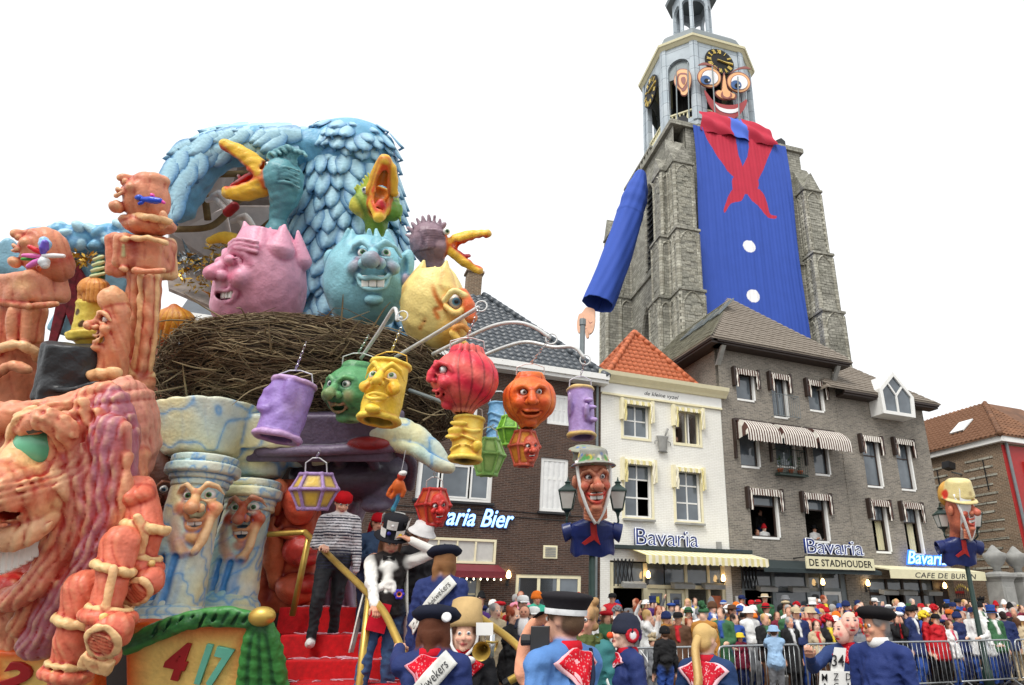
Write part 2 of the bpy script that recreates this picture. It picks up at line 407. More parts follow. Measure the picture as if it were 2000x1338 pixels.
def nets(D, lo, res):
 N = np.array(D.shape); n = N-1; In = D < 0
 cnt = np.zeros(n, np.float32); acc = np.zeros((*n, 3), np.float32)
 for axis in range(3):
  o1, o2 = [a for a in range(3) if a != axis]
  for i in (0, 1):
   for j in (0, 1):
    s0 = [None]*3; s1 = [None]*3
    s0[axis] = slice(0, n[axis]); s1[axis] = slice(1, N[axis])
    for o, q in ((o1, i), (o2, j)): s0[o] = s1[o] = slice(q, n[o]+q)
    a, b = D[tuple(s0)], D[tuple(s1)]; x = (a < 0) != (b < 0)
    idx = np.nonzero(x); t = a[idx]/(a[idx]-b[idx])
    cnt[idx] += 1; acc[idx+(np.full(len(t), axis),)] += t
    if i: acc[idx+(np.full(len(t), o1),)] += 1
    if j: acc[idx+(np.full(len(t), o2),)] += 1
 act = cnt > 0; ids = np.full(n, -1, np.int64); idx = np.nonzero(act); ids[idx] = np.arange(len(idx[0]))
 V = (np.stack(idx, 1)+acc[idx]/cnt[idx][:, None])*res+lo
 Fs = []
 for axis in range(3):
  o1, o2 = (axis+1) % 3, (axis+2) % 3
  s0 = [slice(1, N[a]-1) for a in range(3)]; s1 = list(s0); s0[axis] = slice(0, n[axis]); s1[axis] = slice(1, N[axis])
  a, b = In[tuple(s0)], In[tuple(s1)]; x = np.nonzero(a != b)
  if not len(x[0]): continue
  flip = a[x]; c = [x[q]+(0 if q == axis else 1) for q in range(3)]
  def cell(u, v):
   q = list(c); q[o1] = q[o1]-u; q[o2] = q[o2]-v; return ids[tuple(q)]
  Q = np.stack([cell(1, 1), cell(0, 1), cell(0, 0), cell(1, 0)], 1); Q = np.where(flip[:, None], Q, Q[:, ::-1]); Fs.append(Q)
 return V, np.vstack(Fs)
def put(sc, name, px, py, Y, res=2.5, parent=None, mat=None, R=None, s=None, tagargs=None):
 s = s or mpp(px, py, Y); R = CAMR if R is None else R
 o = link(name, sc.mesh(res, np.asarray(R)*s), None, mat or M['paint'])
 o.location = at(px, py, Y)
 if parent is not None: attach(o, parent)
 if tagargs: tag(o, *tagargs)
 return o
def wmat(o):
 m = o.matrix_basis.copy()
 return (wmat(o.parent) @ m) if o.parent else m
def attach(o, parent):
 o.matrix_basis = wmat(parent).inverted() @ wmat(o); o.parent = parent; return o
# ------------------------------------------------------------------ the square: facade row frame
TH = math.atan(.45); FD = np.array([math.cos(TH), math.sin(TH), 0]); FE = np.array([-FD[1], FD[0], 0]); FO = np.array([-.3, 23, 0])
def floc(u, y=0, z=0): return FO+FD*u+FE*y+np.array([0, 0, z])
def fac(px, py, out=0): p = onplane(px, py, FO-FE*out, -FE); return float((p-FO)@FD), float(p[2])
def groundmat():
 t = NT('clinker_paving'); x = t.n('TexBrick'); t.l(t.obj(), x.inputs['Vector'])
 x.inputs['Scale'].default_value = 1; x.inputs['Brick Width'].default_value = .2; x.inputs['Row Height'].default_value = .1; x.inputs['Mortar Size'].default_value = .008
 x.inputs['Color1'].default_value = (*S(120, 112, 106), 1); x.inputs['Color2'].default_value = (*S(98, 90, 86), 1); x.inputs['Mortar'].default_value = (*S(70, 66, 62), 1)
 c = t.mix(1, x.outputs[0], t.ramp(t.noise(t.obj(), .8, 6), (.3, .7), (.7, 1.15)), 'MULTIPLY')
 v = t.n('TexVoronoi'); v.inputs['Scale'].default_value = 9; t.l(t.obj(), v.inputs['Vector'])
 c = t.mix(t.ramp(v.outputs['Distance'], (.07, 1.), (.09, 0.)), c, v.outputs['Color'])
 return t.fin(c, .85, 0, t.bump(x.outputs[1], -.4, .01))
g = MB(); n_ = 24
g.sheet([[(-600+1200*i/n_, -300+1500*j/n_, 0) for i in range(n_+1)] for j in range(n_+1)])
tag(g.build('ground', groundmat()), kind='structure')
def wall_open(mb, u0, u1, z0, z1, ops, y=0, dep=.16, flip=False):
 us = sorted({u0, u1, *[o[0] for o in ops], *[o[1] for o in ops]}); zs = sorted({z0, z1, *[o[2] for o in ops], *[o[3] for o in ops]})
 for a, b in zip(us, us[1:]):
  for c, d in zip(zs, zs[1:]):
   m = ((a+b)/2, (c+d)/2)
   if any(o[0] < m[0] < o[1] and o[2] < m[1] < o[3] for o in ops): continue
   mb.add([(a, y, c), (b, y, c), (b, y, d), (a, y, d)], [(0, 1, 2, 3)])
 for a, b, c, d in ops:
  Y = y+dep
  mb.add([(a, y, c), (a, y, d), (a, Y, d), (a, Y, c)], [(0, 1, 2, 3)]); mb.add([(b, y, c), (b, Y, c), (b, Y, d), (b, y, d)], [(0, 1, 2, 3)])
  mb.add([(a, y, d), (b, y, d), (b, Y, d), (a, Y, d)], [(0, 1, 2, 3)]); mb.add([(a, y, c), (a, Y, c), (b, Y, c), (b, y, c)], [(0, 1, 2, 3)])
def window(h, u0, u1, z0, z1, mat, nu=1, zsplit=(), y=.08, fw=.07, glass=True, openp=(), outer=None, name='window', curtain=None, mull=.05):
 f = MB();
 for a, b, c, d in ((u0, u1, z1-fw, z1), (u0, u1, z0, z0+fw), (u0, u0+fw, z0+fw, z1-fw), (u1-fw, u1, z0+fw, z1-fw)): f.box(a, b, y, y+.07, c, d)
 us = [u0+fw+(u1-u0-2*fw)*i/nu for i in range(nu+1)]; zs = [z0+fw]+[z0+(z1-z0)*q for q in zsplit]+[z1-fw]
 for u in us[1:-1]: f.box(u-mull/2, u+mull/2, y+.01, y+.06, z0+fw, z1-fw)
 for z in zs[1:-1]:
  for a, b in zip(us, us[1:]): f.box(a+mull/2, b-mull/2, y+.012, y+.058, z-mull/2, z+mull/2)
 w = f.build(name, mat, h)
 if outer:
  o = MB(); t = .09
  for a, b, c, d in ((u0-t, u1+t, z1, z1+t), (u0-t, u1+t, z0-t, z0), (u0-t, u0, z0, z1), (u1, u1+t, z0, z1)): o.box(a, b, -.025, .05, c, d)
  o.build('frame', outer, w)
 k = 0
 for i in range(len(us)-1):
  for j in range(len(zs)-1):
   k += 1
   if (k-1) in openp or not glass: continue
   MB().box(us[i], us[i+1], y+.03, y+.042, zs[j], zs[j+1]).build('pane', M['glass'], w)
 if curtain:
  G = [[(u0+fw+(u1-u0-2*fw)*i/24, y+.02+.009*math.sin(i*1.1+.5*math.sin(i)), z0+fw+(z1-z0-2*fw)*j) for i in range(25)] for j in (0, 1)]
  ssheet(MB().sheet(G).build('curtain', M['curtain'], w), .004)
 return w
def sill(h, u0, u1, z, mat, d=.14, t=.07): return MB().box(u0-.08, u1+.08, -d, .06, z-t, z).build('window_sill', mat, h)
def tile_mesh(w, l, t=.03, curve=.035):
 v = []; n = 5
 for j in (0, 1):
  for i in range(n): x = -w/2+w*i/(n-1); v.append((x, l*j, curve*math.sin((i/(n-1)-.25)*2*math.pi)+t*(1-j)))
 f = [(i, i+1, n+i+1, n+i) for i in range(n-1)]
 b = len(v)
 v += [(x, y, z-.05) for x, y, z in v[:n]]; f += [(b+i, b+i+1, i+1, i) for i in range(n-1)]
 return v, f
def roof_tiles(roof, p0, ax, up, poly, tw, tl, mat, name='roof_tile', inview=None, flat=False, limit=300):
 ax = np.array(ax, float); up = np.array(up, float); nn = np.cross(ax, up); P = np.array(poly, float)
 def inside(a, b):
  c = False; j = len(P)-1
  for i in range(len(P)):
   if (P[i, 1] > b) != (P[j, 1] > b) and a < (P[j, 0]-P[i, 0])*(b-P[i, 1])/(P[j, 1]-P[i, 1])+P[i, 0]: c = not c
   j = i
  return c
 if flat: v, f = [(-tw/2+.006, 0, .03), (tw/2-.006, 0, .03), (tw/2-.006, tl*1.1, .004), (-tw/2+.006, tl*1.1, .004), (-tw/2+.006, 0, 0), (tw/2-.006, 0, 0)], [(0, 1, 2, 3), (4, 5, 1, 0), (4, 0, 3), (5, 2, 1)]
 else: v, f = tile_mesh(tw*1.04, tl*1.12)
 v = np.array(v); base = mesh_np(v@np.stack([ax, up, nn]), f, not flat); base.materials.append(mat)
 rest = MB(); cand = []
 b0, b1 = P[:, 1].min(), P[:, 1].max(); a0, a1 = P[:, 0].min(), P[:, 0].max(); r = 0; b = b0
 while b < b1:
  a = a0+(tw/2 if (r % 2 and flat) else 0)
  while a < a1+tw:
   if inside(a, b+tl*.4): cand.append((a, b))
   a += tw
  b += tl; r += 1
 def vis(c):
  q = np.array(p0)+ax*c[0]+up*c[1]; return 0 if inview is None or inview(q) else 1
 cand.sort(key=vis)
 for i, (a, b) in enumerate(cand):
  o = np.array(p0)+ax*a+up*b+nn*(.004+.012*random.random())
  if i < limit: link(name, base, roof).location = o
  else: rest.add(v@np.stack([ax, up, nn])+o, f)
 if rest.v:
  q = rest.build(name+'s', mat, roof, smooth=False); q['kind'] = 'stuff'
def ridge(roof, a, b, mat, r=.13, step=.36):
 a = np.array(a, float); b = np.array(b, float); n = max(2, int(np.linalg.norm(b-a)/step)); d = (b-a)/n
 for i in range(n):
  m = MB().tube([a+d*i, a+d*(i+1.08)], [r, r*.86], 8); m.build('ridge_tile', mat, roof, smooth=True)
def slab(mb, pts, nrm, t=.1):
 mb.prism(pts, np.array(nrm)*-t)
FONT = bpy.data.curves.new('font', 'FONT').font
def text_mesh(s, ext, shear=0, off=0, bev=0, sp=1.0, fill='BOTH', size=1):
 c = bpy.data.curves.new('text', 'FONT'); c.body = s; c.extrude = ext; c.shear = shear; c.offset = off; c.bevel_depth = bev; c.space_character = sp; c.fill_mode = fill; c.resolution_u = 3; c.size = size
 o = bpy.data.objects.new('tmp', c); COL.objects.link(o)
 bpy.context.view_layer.update(); me = bpy.data.meshes.new_from_object(o); bpy.data.objects.remove(o); return me
def lettering(s, parent, x0, x1, z0, z1, y, mat, ext=.02, shear=0, off=0, bev=0, sp=1, name='lettering', fill='BOTH', ref=None, R=None, fitz=True):
 me = text_mesh(s, ext, shear, off, bev, sp, fill); n = len(me.vertices); co = np.empty(n*3, np.float32); me.vertices.foreach_get('co', co); co = co.reshape(-1, 3)
 lo, hi = (co.min(0), co.max(0)) if ref is None else ref
 kx = (x1-x0)/(hi[0]-lo[0]); kz = (z1-z0)/(hi[1]-lo[1])
 v = np.empty_like(co); v[:, 0] = x0+(co[:, 0]-lo[0])*kx; v[:, 2] = z0+(co[:, 1]-lo[1])*kz; v[:, 1] = y-co[:, 2]
 me.vertices.foreach_set('co', v.ravel()); me.update(); o = link(name, me, parent, mat); return o, (lo, hi)
def awning_small(h, u0, u1, z1, drop, out, mat, arms=True):
 a = MB(); n = 28; G = []
 for j, (yy, zz) in enumerate(((0, z1), (-out, z1-.05), (-out-.01, z1-.05-drop))):
  row = []
  for i in range(n+1):
   u = u0+(u1-u0)*i/n; s = .035*abs(math.sin(i*math.pi/2)) if j == 2 else 0
   row.append((u, yy-.012*math.sin(i*2.2)*(j > 0), zz-s))
  G.append(row)
 o = ssheet(a.sheet(G).build('awning', mat, h), .008)
 for u in (u0, u1): MB().box(u-.05, u+.05, -out-.02, -.002, z1-.78, z1+.02).build('awning_arm', M['darkwood'] if mat is M['stripe_brown'] else M['cream'], o)
 for u in (u0+.1, u1-.1): ssheet(MB().sheet([[(u-.06+.12*i/4, -out-.04-.02*math.sin(i*2+j), z1-.12-.72*j/10) for i in range(5)] for j in range(11)]).build('awning_fold', mat, o), .006)
 return o
def stripemat(name, c1, c2, sc, axis=0, thr=.5):
 t = NT(name); o = t.n('SeparateXYZ'); t.l(t.obj(), o.inputs[0]); m = t.n('Math', operation='MULTIPLY'); t.l(o.outputs[axis], m.inputs[0]); m.inputs[1].default_value = sc
 f = t.n('Math', operation='FRACT'); t.l(m.outputs[0], f.inputs[0])
 c = t.ramp(f.outputs[0], (thr-.02, c1), (thr+.02, c2)); c = t.mix(1, c, t.ramp(t.noise(t.obj(), 5, 4), (.3, .85), (.7, 1.05)), 'MULTIPLY')
 return t.fin(c, .85)
M['stripe_brown'] = stripemat('brown_white_stripe', S(232, 228, 218), S(92, 62, 54), 8.5)
M['stripe_cream'] = stripemat('cream_yellow_stripe', S(236, 230, 208), S(222, 210, 150), 4.2)
M['awn_cream'] = plain('cream_awning', S(226, 220, 184), .8, var=.06)
M['awn_dark'] = plain('dark_green_awning', S(40, 52, 54), .7)
M['awn_red'] = plain('dark_red_awning', S(112, 30, 40), .7)
def house(name, label, u0): return thing(name, label, 'building', floc(u0), TH)
# ---------------- brown brick house (u from -13 to 0)
h = house('brown_brick_house', 'dark brown brick house with grey tiled roof left of the white house', 0)
ops = [(-6.1, -3.75, 4.95, 6.15), (-2.15, -1.18, 4.8, 6.55), (-2.0, -1.1, 7.72, 8.8), (-5.9, -3.5, 3.12, 3.84), (-5.3, -3.9, .05, 3.0), (-2.82, -.66, .6, 2.85), (-9.9, -7.6, 4.9, 6.2), (-5.6, -4.4, 7.6, 8.8)]
m = MB(); wall_open(m, -13, -.002, 0, 9.32, ops)
m.box(-13, -12.7, .01, 9, 0, 9.3); m.box(-.3, -.004, .3, 9, 0, 9.3); m.box(-13, -.01, 8.7, 9, 0, 9.3)
m.build('wall', M['brown_brick'], h)
MB().box(-12.7, -.3, .32, .36, 0, 9.2).box(-12.7, -.3, .4, 8.6, 4.4, 4.5).build('room_shade', M['black'], h)  # black sheet behind the windows, painted in for the dark of the rooms
MB().box(-13.1, .12, -.42, .1, 9.3, 9.42).box(-13.1, .12, -.5, -.3, 9.42, 9.62).build('gutter', M['white'], h)
window(h, -6.1, -3.75, 4.95, 6.15, M['white'], 1, (), fw=.1, y=.06, glass=False);
for a, b in ((-6.0, -5.42), (-5.36, -4.5), (-4.44, -3.85)): window(h, a, b, 5.04, 6.06, M['white'], 1, (), fw=.05, y=.05)
sill(h, -6.1, -3.75, 4.93, M['dark'])
window(h, -2.15, -1.18, 4.8, 6.55, M['white'], 1, (.62,), fw=.1, y=.04, curtain=True, mull=.1); sill(h, -2.15, -1.18, 4.78, M['dark'])
window(h, -2.0, -1.1, 7.72, 8.8, M['white'], 1, (.5,), fw=.1, y=.04, curtain=True)
window(h, -5.6, -4.4, 7.6, 8.8, M['white'], 1, (), fw=.1, y=.04); window(h, -9.9, -7.6, 4.9, 6.2, M['white'], 3, (), fw=.1, y=.04)
wt = window(h, -5.9, -3.5, 3.12, 3.84, M['cream'], 4, (), fw=.07, y=-.02, glass=False)
for i in range(4): MB().box(-5.83+.57*i, -5.83+.57*i+.54, .03, .05, 3.18, 3.78).build('pane', M['lampglass'], wt)
window(h, -2.82, -.66, .6, 2.85, M['cream'], 3, (), fw=.1, y=.02, mull=.1); MB().box(-2.66, -1.6, .05, .07, .7, 2.74).build('door', M['dark'], h)
window(h, -5.3, -3.9, .05, 3.0, M['cream'], 2, (.75,), fw=.12, y=.06)
MB().box(-1.97, -1.5, -.03, .02, 3.34, 3.74).build('vent', M['cream'], h)
mb = MB()
for i in range(6): mb.box(-1.91, -1.56, -.05, -.032, 3.4+i*.05, 3.43+i*.05)
mb.build('vent_slat', M['stone_grey'], h)
a = MB(); a.prism([(-6.3, 0, 3.1), (-6.3, -.9, 2.86), (-6.3, -.9, 2.68), (-6.3, -.86, 2.68), (-6.3, -.86, 2.84), (-6.3, 0, 3.06)], (2.9, 0, 0)); aw = a.build('awning', M['awn_red'], h)
for z, x0 in ((4.55, -12), (4.72, -7)): MB().tube([(x, -.015, z+.02*math.sin(x*1.3)) for x in np.linspace(x0, -.1, 20)], .012, 5).build('cable', M['dark'], h)
MB().tube([(-.16, -.05, .1), (-.16, -.05, 9.3)], .05, 8).build('downpipe', M['zinc'], h)
for i in range(14):
 MB().lathe([(.002, -.03), (.022, -.01), (.018, .02), (.004, .03)], 6, (-6.15+i*.2, -.93, 2.64)).build('light_bulb', M['bulb'], aw)
rf = link('roof', (lambda b: (b.prism([(-13.2, -.45, 9.5), (.1, -.45, 9.5), (-3.6, 4, 14), (-13.2, 4, 14)], (0, .05, -.12)), b.prism([(.1, -.45, 9.5), (.1, 9, 9.5), (-3.6, 4.6, 14), (-3.6, 4, 14)], (-.05, 0, -.12)), b.prism([(-13.2, 9, 9.5), (.1, 9, 9.5), (-3.6, 4.6, 14), (-13.2, 4.6, 14)], (0, -.05, -.12)), b.mesh())[-1])(MB()), h, M['slate'])
sl_ = np.array([0, 4.45, 4.5]); L = np.linalg.norm(sl_); roof_tiles(rf, (0, -.45, 9.5), (1, 0, 0), sl_/L, [(-9.2, 0), (0.05, 0), (-3.6, L), (-9.2, L)], .27, .33, M['slate'], inview=lambda q: q[0] > -4.6)
ridge(rf, (.1, -.45, 9.56), (-3.6, 4, 14.06), M['slate']); ridge(rf, (-3.6, 4.3, 14.06), (-9, 4.3, 14.06), M['slate'])
MB().box(-4.35, -3.75, 3.9, 4.4, 13.6, 14.95).box(-4.42, -3.68, 3.84, 4.46, 14.95, 15.05).build('chimney', M['old_brick'], h)
MB().tube([(-.35, 1.0, 9.6), (-.35, 1.0, 12.1)], .1, 10).box(-.42, -.28, .93, 1.07, 12.1, 12.2).lathe([(.13, 12.05), (.13, 12.3), (.08, 12.32)], 10, (-.35, 1, 0)).build('flue_pipe', M['zinc'], h)
# ---------------- white house (u 0 .. 5.07)
h = house('white_house', 'narrow white painted house with orange tiled roof in the middle', 0)
ops = [(.88, 1.9, 7.57, 8.82), (3.0, 4.05, 7.55, 8.82), (.9, 1.95, 4.78, 6.65), (2.92, 3.95, 4.75, 6.55), (.35, 4.8, .02, 3.35)]
m = MB(); wall_open(m, .002, 5.06, 0, 9.1, ops, dep=.2)
m.box(.002, .3, .22, 8, 0, 9.1); m.box(4.8, 5.06, .22, 8, 0, 9.1); m.box(.01, 5.05, 7.8, 8, 0, 9.1); m.build('wall', M['white_brick'], h)
MB().box(.3, 4.8, 3.0, 3.04, 3.4, 9).box(.3, 4.8, 5, 5.04, 0, 3.3).box(.3, 4.8, .25, 5, 3.4, 3.45).box(.3, 4.8, .25, 3, 6.9, 7.0).build('room_shade', M['black'], h)  # room shade put in as black boxes
MB().box(-.02, 5.1, -.03, .1, 9.1, 9.5).build('fascia', M['white'], h)
c = MB(); c.prism([(-.2, .1, 9.5), (-.2, -.1, 9.5), (-.2, -.16, 9.58), (-.2, -.32, 9.72), (-.2, -.36, 9.86), (-.2, .1, 9.86)], (5.5, 0, 0)); c.box(0, 5.08, -.09, -.03, 9.03, 9.1); c.build('cornice', M['cream'], h)
lettering('de kleine vyzel', h, 1.74, 3.19, 9.17, 9.36, -.034, M['dark'], .004, .3)
for i, (a, b, c_, d) in enumerate(ops[:4]):
 if i == 1: window(h, a, b, c_, d, M['cream'], 2, (), y=.1, fw=.05, openp=(0, 1), outer=M['cream']); MB().box(a+.62, a+.67, .12, .55, c_+.05, d-.05).build('open_casement', M['white'], h)
 elif i == 0: window(h, a, b, c_, d, M['white'], 2, (.5,), y=.08, outer=M['cream'])
 elif i == 2: window(h, a, b, c_, d, M['white'], 2, (.36, .7), y=.08, openp=(3, 4), outer=M['cream'])
 else: window(h, a, b, c_, d, M['white'], 2, (.36, .7), y=.08, outer=M['cream'])
 if i > 1: sill(h, a, b, c_-.06, M['stone_grey'])
 awning_small(h, a-.1, b+.12, d+.12, .13, .16, M['stripe_cream'])
e = MB(); e.lathe([(.02, 7.12), (.2, 7.12), (.14, 7.2), (.17, 7.24), (.2, 7.6), (.25, 7.68), (.25, 7.72), (.2, 7.72)], 14, (2.42, -.07, 0), np.diag([1, .35, 1])); e.tube([(2.5, -.12, 7.7), (2.62, -.12, 8.0)], [.03, .05], 8)
for s in (-1, 1): e.tube([(2.42+.2*s, -.08, 7.55), (2.42+.32*s, -.08, 7.5), (2.42+.32*s, -.08, 7.4)], .02, 6)
e.build('mortar_emblem', M['stone_grey'], h, smooth=True)
MB().box(4.5, 4.7, -.06, 0, 3.85, 4.1).build('meter_box', M['stone_grey'], h)
A = np.array([(.35, .5, 9.8), (4.75, .5, 9.8), (4.75, 5, 9.8), (.35, 5, 9.8)]); ap = np.array([2.55, 2.35, 12.75]); m = MB()
for i in range(4): m.prism([A[i], A[(i+1) % 4], ap], (0, 0, -.08))
rf = m.build('roof', M['terracotta'], h)
for i in (0, 3, 1):
 a, b = A[i], A[(i+1) % 4]; x = (b-a)/np.linalg.norm(b-a); hgt = ap-a; ua = hgt@x; upv = hgt-x*ua; L = np.linalg.norm(upv)
 roof_tiles(rf, a, x, upv/L, [(0, 0), (np.linalg.norm(b-a), 0), (ua, L)], .24, .27, M['terracotta'], limit=160 if i == 0 else (130 if i == 3 else 0))
for i in range(4): ridge(rf, A[i]+(0, 0, .05), ap+(0, 0, .05), M['terracotta'], .12, .3)
MB().box(-.12, 0.34, .2, .9, 9.86, 9.95).build('parapet', M['terracotta'], h)
f = MB()
for a, b in ((.35, .5), (1.6, 1.75), (3.2, 3.3), (4.1, 4.2), (4.68, 4.8)): f.box(a, b, .05, .2, 0, 3.3)
f.box(.5, 4.68, .06, .19, 2.5, 2.62); sf = f.build('shopfront_frame', M['cream'], h)
for a, b in ((1.75, 2.45), (2.5, 3.2)):
 d_ = MB().box(a, a+.12, .1, .16, .05, 2.48).box(b-.12, b, .1, .16, .05, 2.48).box(a+.12, b-.12, .1, .16, 2.36, 2.48).box(a+.12, b-.12, .1, .16, .05, .5).build('door', M['cream'], h)
 MB().box(a+.12, b-.12, .125, .135, .5, 2.36).build('pane', M['glass'], d_)
for a, b in ((.5, 1.6), (1.75, 2.4), (2.45, 3.2), (3.3, 4.1), (4.2, 4.68)): MB().box(a, b, .1, .11, 2.62, 3.3).build('transom_pane', M['glass'], sf)
for a, z, mt in ((1.9, 2.05, 'yellow_notice'), (2.7, 1.95, 'white_notice'), (3.35, 1.95, 'white_notice')):
 if mt not in M: M[mt] = plain(mt, S(240, 228, 70) if mt[0] == 'y' else S(225, 240, 240), .5)
 MB().box(a, a+.3, .09, .096, z, z+.2).build('notice', M[mt], h)
MB().box(4.24, 4.64, .1, .14, 1.0, 2.3).build('menu_board', M['terracotta'], h)
n = 60; G = [[(1.1+4.75*i/n, yy, zz-(.05*abs(math.sin(i*math.pi/2.5)) if k == 3 else 0)) for i in range(n+1)] for k, (yy, zz) in enumerate(((-.05, 3.72), (-.5, 3.62), (-1.15, 3.46), (-1.16, 3.24)))]
aw = ssheet(MB().sheet(G).build('awning', M['stripe_cream'], h), .01)
MB().box(-.05, 5.9, -.2, -.02, 3.72, 3.84).build('awning_box', M['awn_dark'], aw)
for u in (.45, 5.4):
 l_ = MB()
 for k in range(5):
  for z0, z1 in ((2.55, 3.4), (3.4, 2.55)): l_.bar((u+.14*k, -.1-.03*(z0 > z1), z0), (u+.14*(k+1), -.1-.03*(z0 > z1), z1), .05, .02)
 l_.build('lattice_arm', M['dark'], aw)
def heater(h, u, y, z, w=.75):
 o = MB().prism([(u, y, z), (u, y-.25, z-.06), (u, y-.28, z+.08), (u, y, z+.16)], (w, 0, 0)).build('patio_heater', M['stone_grey'], h); return o
for u in (.7, 2.55, 3.75): heater(h, u, -.1, 2.55, .8)
def wall_lamp(u, z, label, out=.15):
 t = thing('wall_lamp', label, 'lamp', floc(u, 0, z), TH)
 MB().box(-.04, .04, -.03, -.002, -.25, .05).tube([(0, -.02, -.2), (0, -out, -.22), (0, -out, -.1)], .015, 6).lathe([(.03, -.1), (.07, -.06), (.07, -.04)], 8, (0, -out, 0)).build('bracket', M['dark'], t)
 MB().lathe([(.04, -.04), (.08, .02), (.06, .14), (.02, .2)], 8, (0, -out, 0)).build('lamp_globe', M['lamp'], t, smooth=True)
wall_lamp(-3.1, 2.75, 'lit wall lantern between the red awning and the dark window'); wall_lamp(1.68, 2.85, 'lit wall lamp beside the lattice arm on white house')
wall_lamp(4.62, 2.8, 'lit wall lamp at the right post of white house'); wall_lamp(9.0, 2.75, 'lit wall lamp right of the dark entrance'); wall_lamp(11.2, 2.75, 'lit wall lamp left end of the cream awning'); wall_lamp(15.3, 2.72, 'lit wall lamp by the gate under cream awning')
# ---------------- grey gabled building with three storeys of windows (u 5.07 .. 10.95)
h = house('grey_brick_cafe', 'tall grey brick building with striped window awnings and hipped roof', 5.07); U = 5.07
ops = [(.8, 1.68, 9.62, 10.7), (2.52, 3.28, 9.1, 10.75), (4.4, 5.2, 9.6, 10.72), (.76, 1.66, 6.95, 8.3), (2.45, 3.4, 7.1, 8.4), (4.3, 5.1, 6.93, 8.3), (1.02, 2.3, 4.36, 5.95), (3.55, 4.67, 4.32, 5.95), (.4, 5.2, .02, 3.2)]
m = MB(); wall_open(m, .002, 5.87, 0, 11.75, ops, dep=.2)
m.box(.002, .3, .22, 9, 0, 11.75); m.box(5.57, 5.87, .22, 9, 0, 11.75); m.box(.01, 5.86, 8.7, 9, 0, 11.75); m.build('wall', M['grey_brick'], h)
MB().box(.3, 5.57, 2.8, 2.84, 0, 11.6).box(.3, 5.57, .3, 2.8, 3.3, 3.4).box(.3, 5.57, .3, 2.8, 6.3, 6.4).box(.3, 5.57, .3, 2.8, 8.7, 8.8).build('room_shade', M['black'], h)  # black boxes give the rooms their shade by colour
MB().box(-.3, 6.4, -.55, .0, 11.6, 11.68).box(-.35, 6.45, -.62, -.5, 11.68, 11.86).box(-.6, -.002, -.55, 8.5, 11.6, 11.68).box(-.66, -.55, -.62, 8.5, 11.68, 11.86).build('eave', M['darkwood'], h)
for s, u in ((-1, .02), (1, 5.85)):
 MB().prism([(u-.1, -.02, 10.9), (u+.1, -.02, 10.9), (u+.1, -.5, 11.58), (u-.1, -.5, 11.58)], (0, .12, 0)).build('corbel', M['stone_grey'], h)
E = [(-.7, -.65, 11.8), (6.5, -.65, 11.8), (6.5, 9, 11.8), (-.7, 9, 11.8)]; r1, r2 = (3.0, 3.0, 15.75), (3.0, 8.0, 15.75); m = MB()
m.prism([E[0], E[1], r1], (0, 0, -.06)); m.prism([E[1], E[2], r2, r1], (0, 0, -.06)); m.prism([E[3], E[0], r1, r2], (0, 0, -.06)); m.prism([E[2], E[3], r2], (0, 0, -.06)); rf = m.build('roof', M['shingle'], h)
def plane_tiles(rf, a, b, apexes, tw, tl, mat, limit, inview=None):
 a = np.array(a, float); b = np.array(b, float); x = (b-a)/np.linalg.norm(b-a); pts = [(0, 0), (np.linalg.norm(b-a), 0)]
 q = np.array(apexes[0], float)-a; u_ = q-x*(q@x); u_ /= np.linalg.norm(u_)
 for p in apexes: pts.append(((np.array(p)-a)@x, (np.array(p)-a)@u_))
 roof_tiles(rf, a, x, u_, pts, tw, tl, mat, 'shingle', inview, True, limit)
plane_tiles(rf, E[0], E[1], [r1], .34, .24, M['shingle'], 300); plane_tiles(rf, E[3], E[0], [r1, r2], .34, .24, M['shingle2'], 0)
for y0 in (1.5, 2.8, 4.1):
 n_ = np.array([-3.95, 0, 3.7]); n_ = n_/np.linalg.norm(n_); up_ = np.array([3.7, 0, 3.95])/np.linalg.norm([3.7, 3.95]); o = np.array([-.7, y0, 11.8])+up_*2.9
 q = [o+n_*.06, o+n_*.06+np.array([0, .8, 0]), o+n_*.06+np.array([0, .8, 0])+up_*1.3, o+n_*.06+up_*1.3]
 s_ = MB().prism(q, n_*.06).build('skylight', M['zinc'], h); c0 = sum(q)/4
 MB().prism([c0+(p-c0)*.82+n_*.062 for p in q], n_*.012).build('pane', M['glass'], s_)
for i, (a, b, c_, d) in enumerate(ops[:8]):
 op = (0,) if i == 6 else ((0,) if i == 7 else ())
 window(h, a, b-.08, c_, d, M['darkwood'], 2 if i == 1 else 1, (.72,) if i in (6, 7) else (), y=.1, fw=.06, openp=op)
 MB().box(b-.075, b, -.03, .1, c_, d).box(a, b-.075, -.03, .08, c_-.08, c_).build('window_trim', M['white'], h)
 if i not in (3, 4, 5): awning_small(h, a-.14, b+.14, d+.18, .22, .18, M['stripe_brown'])
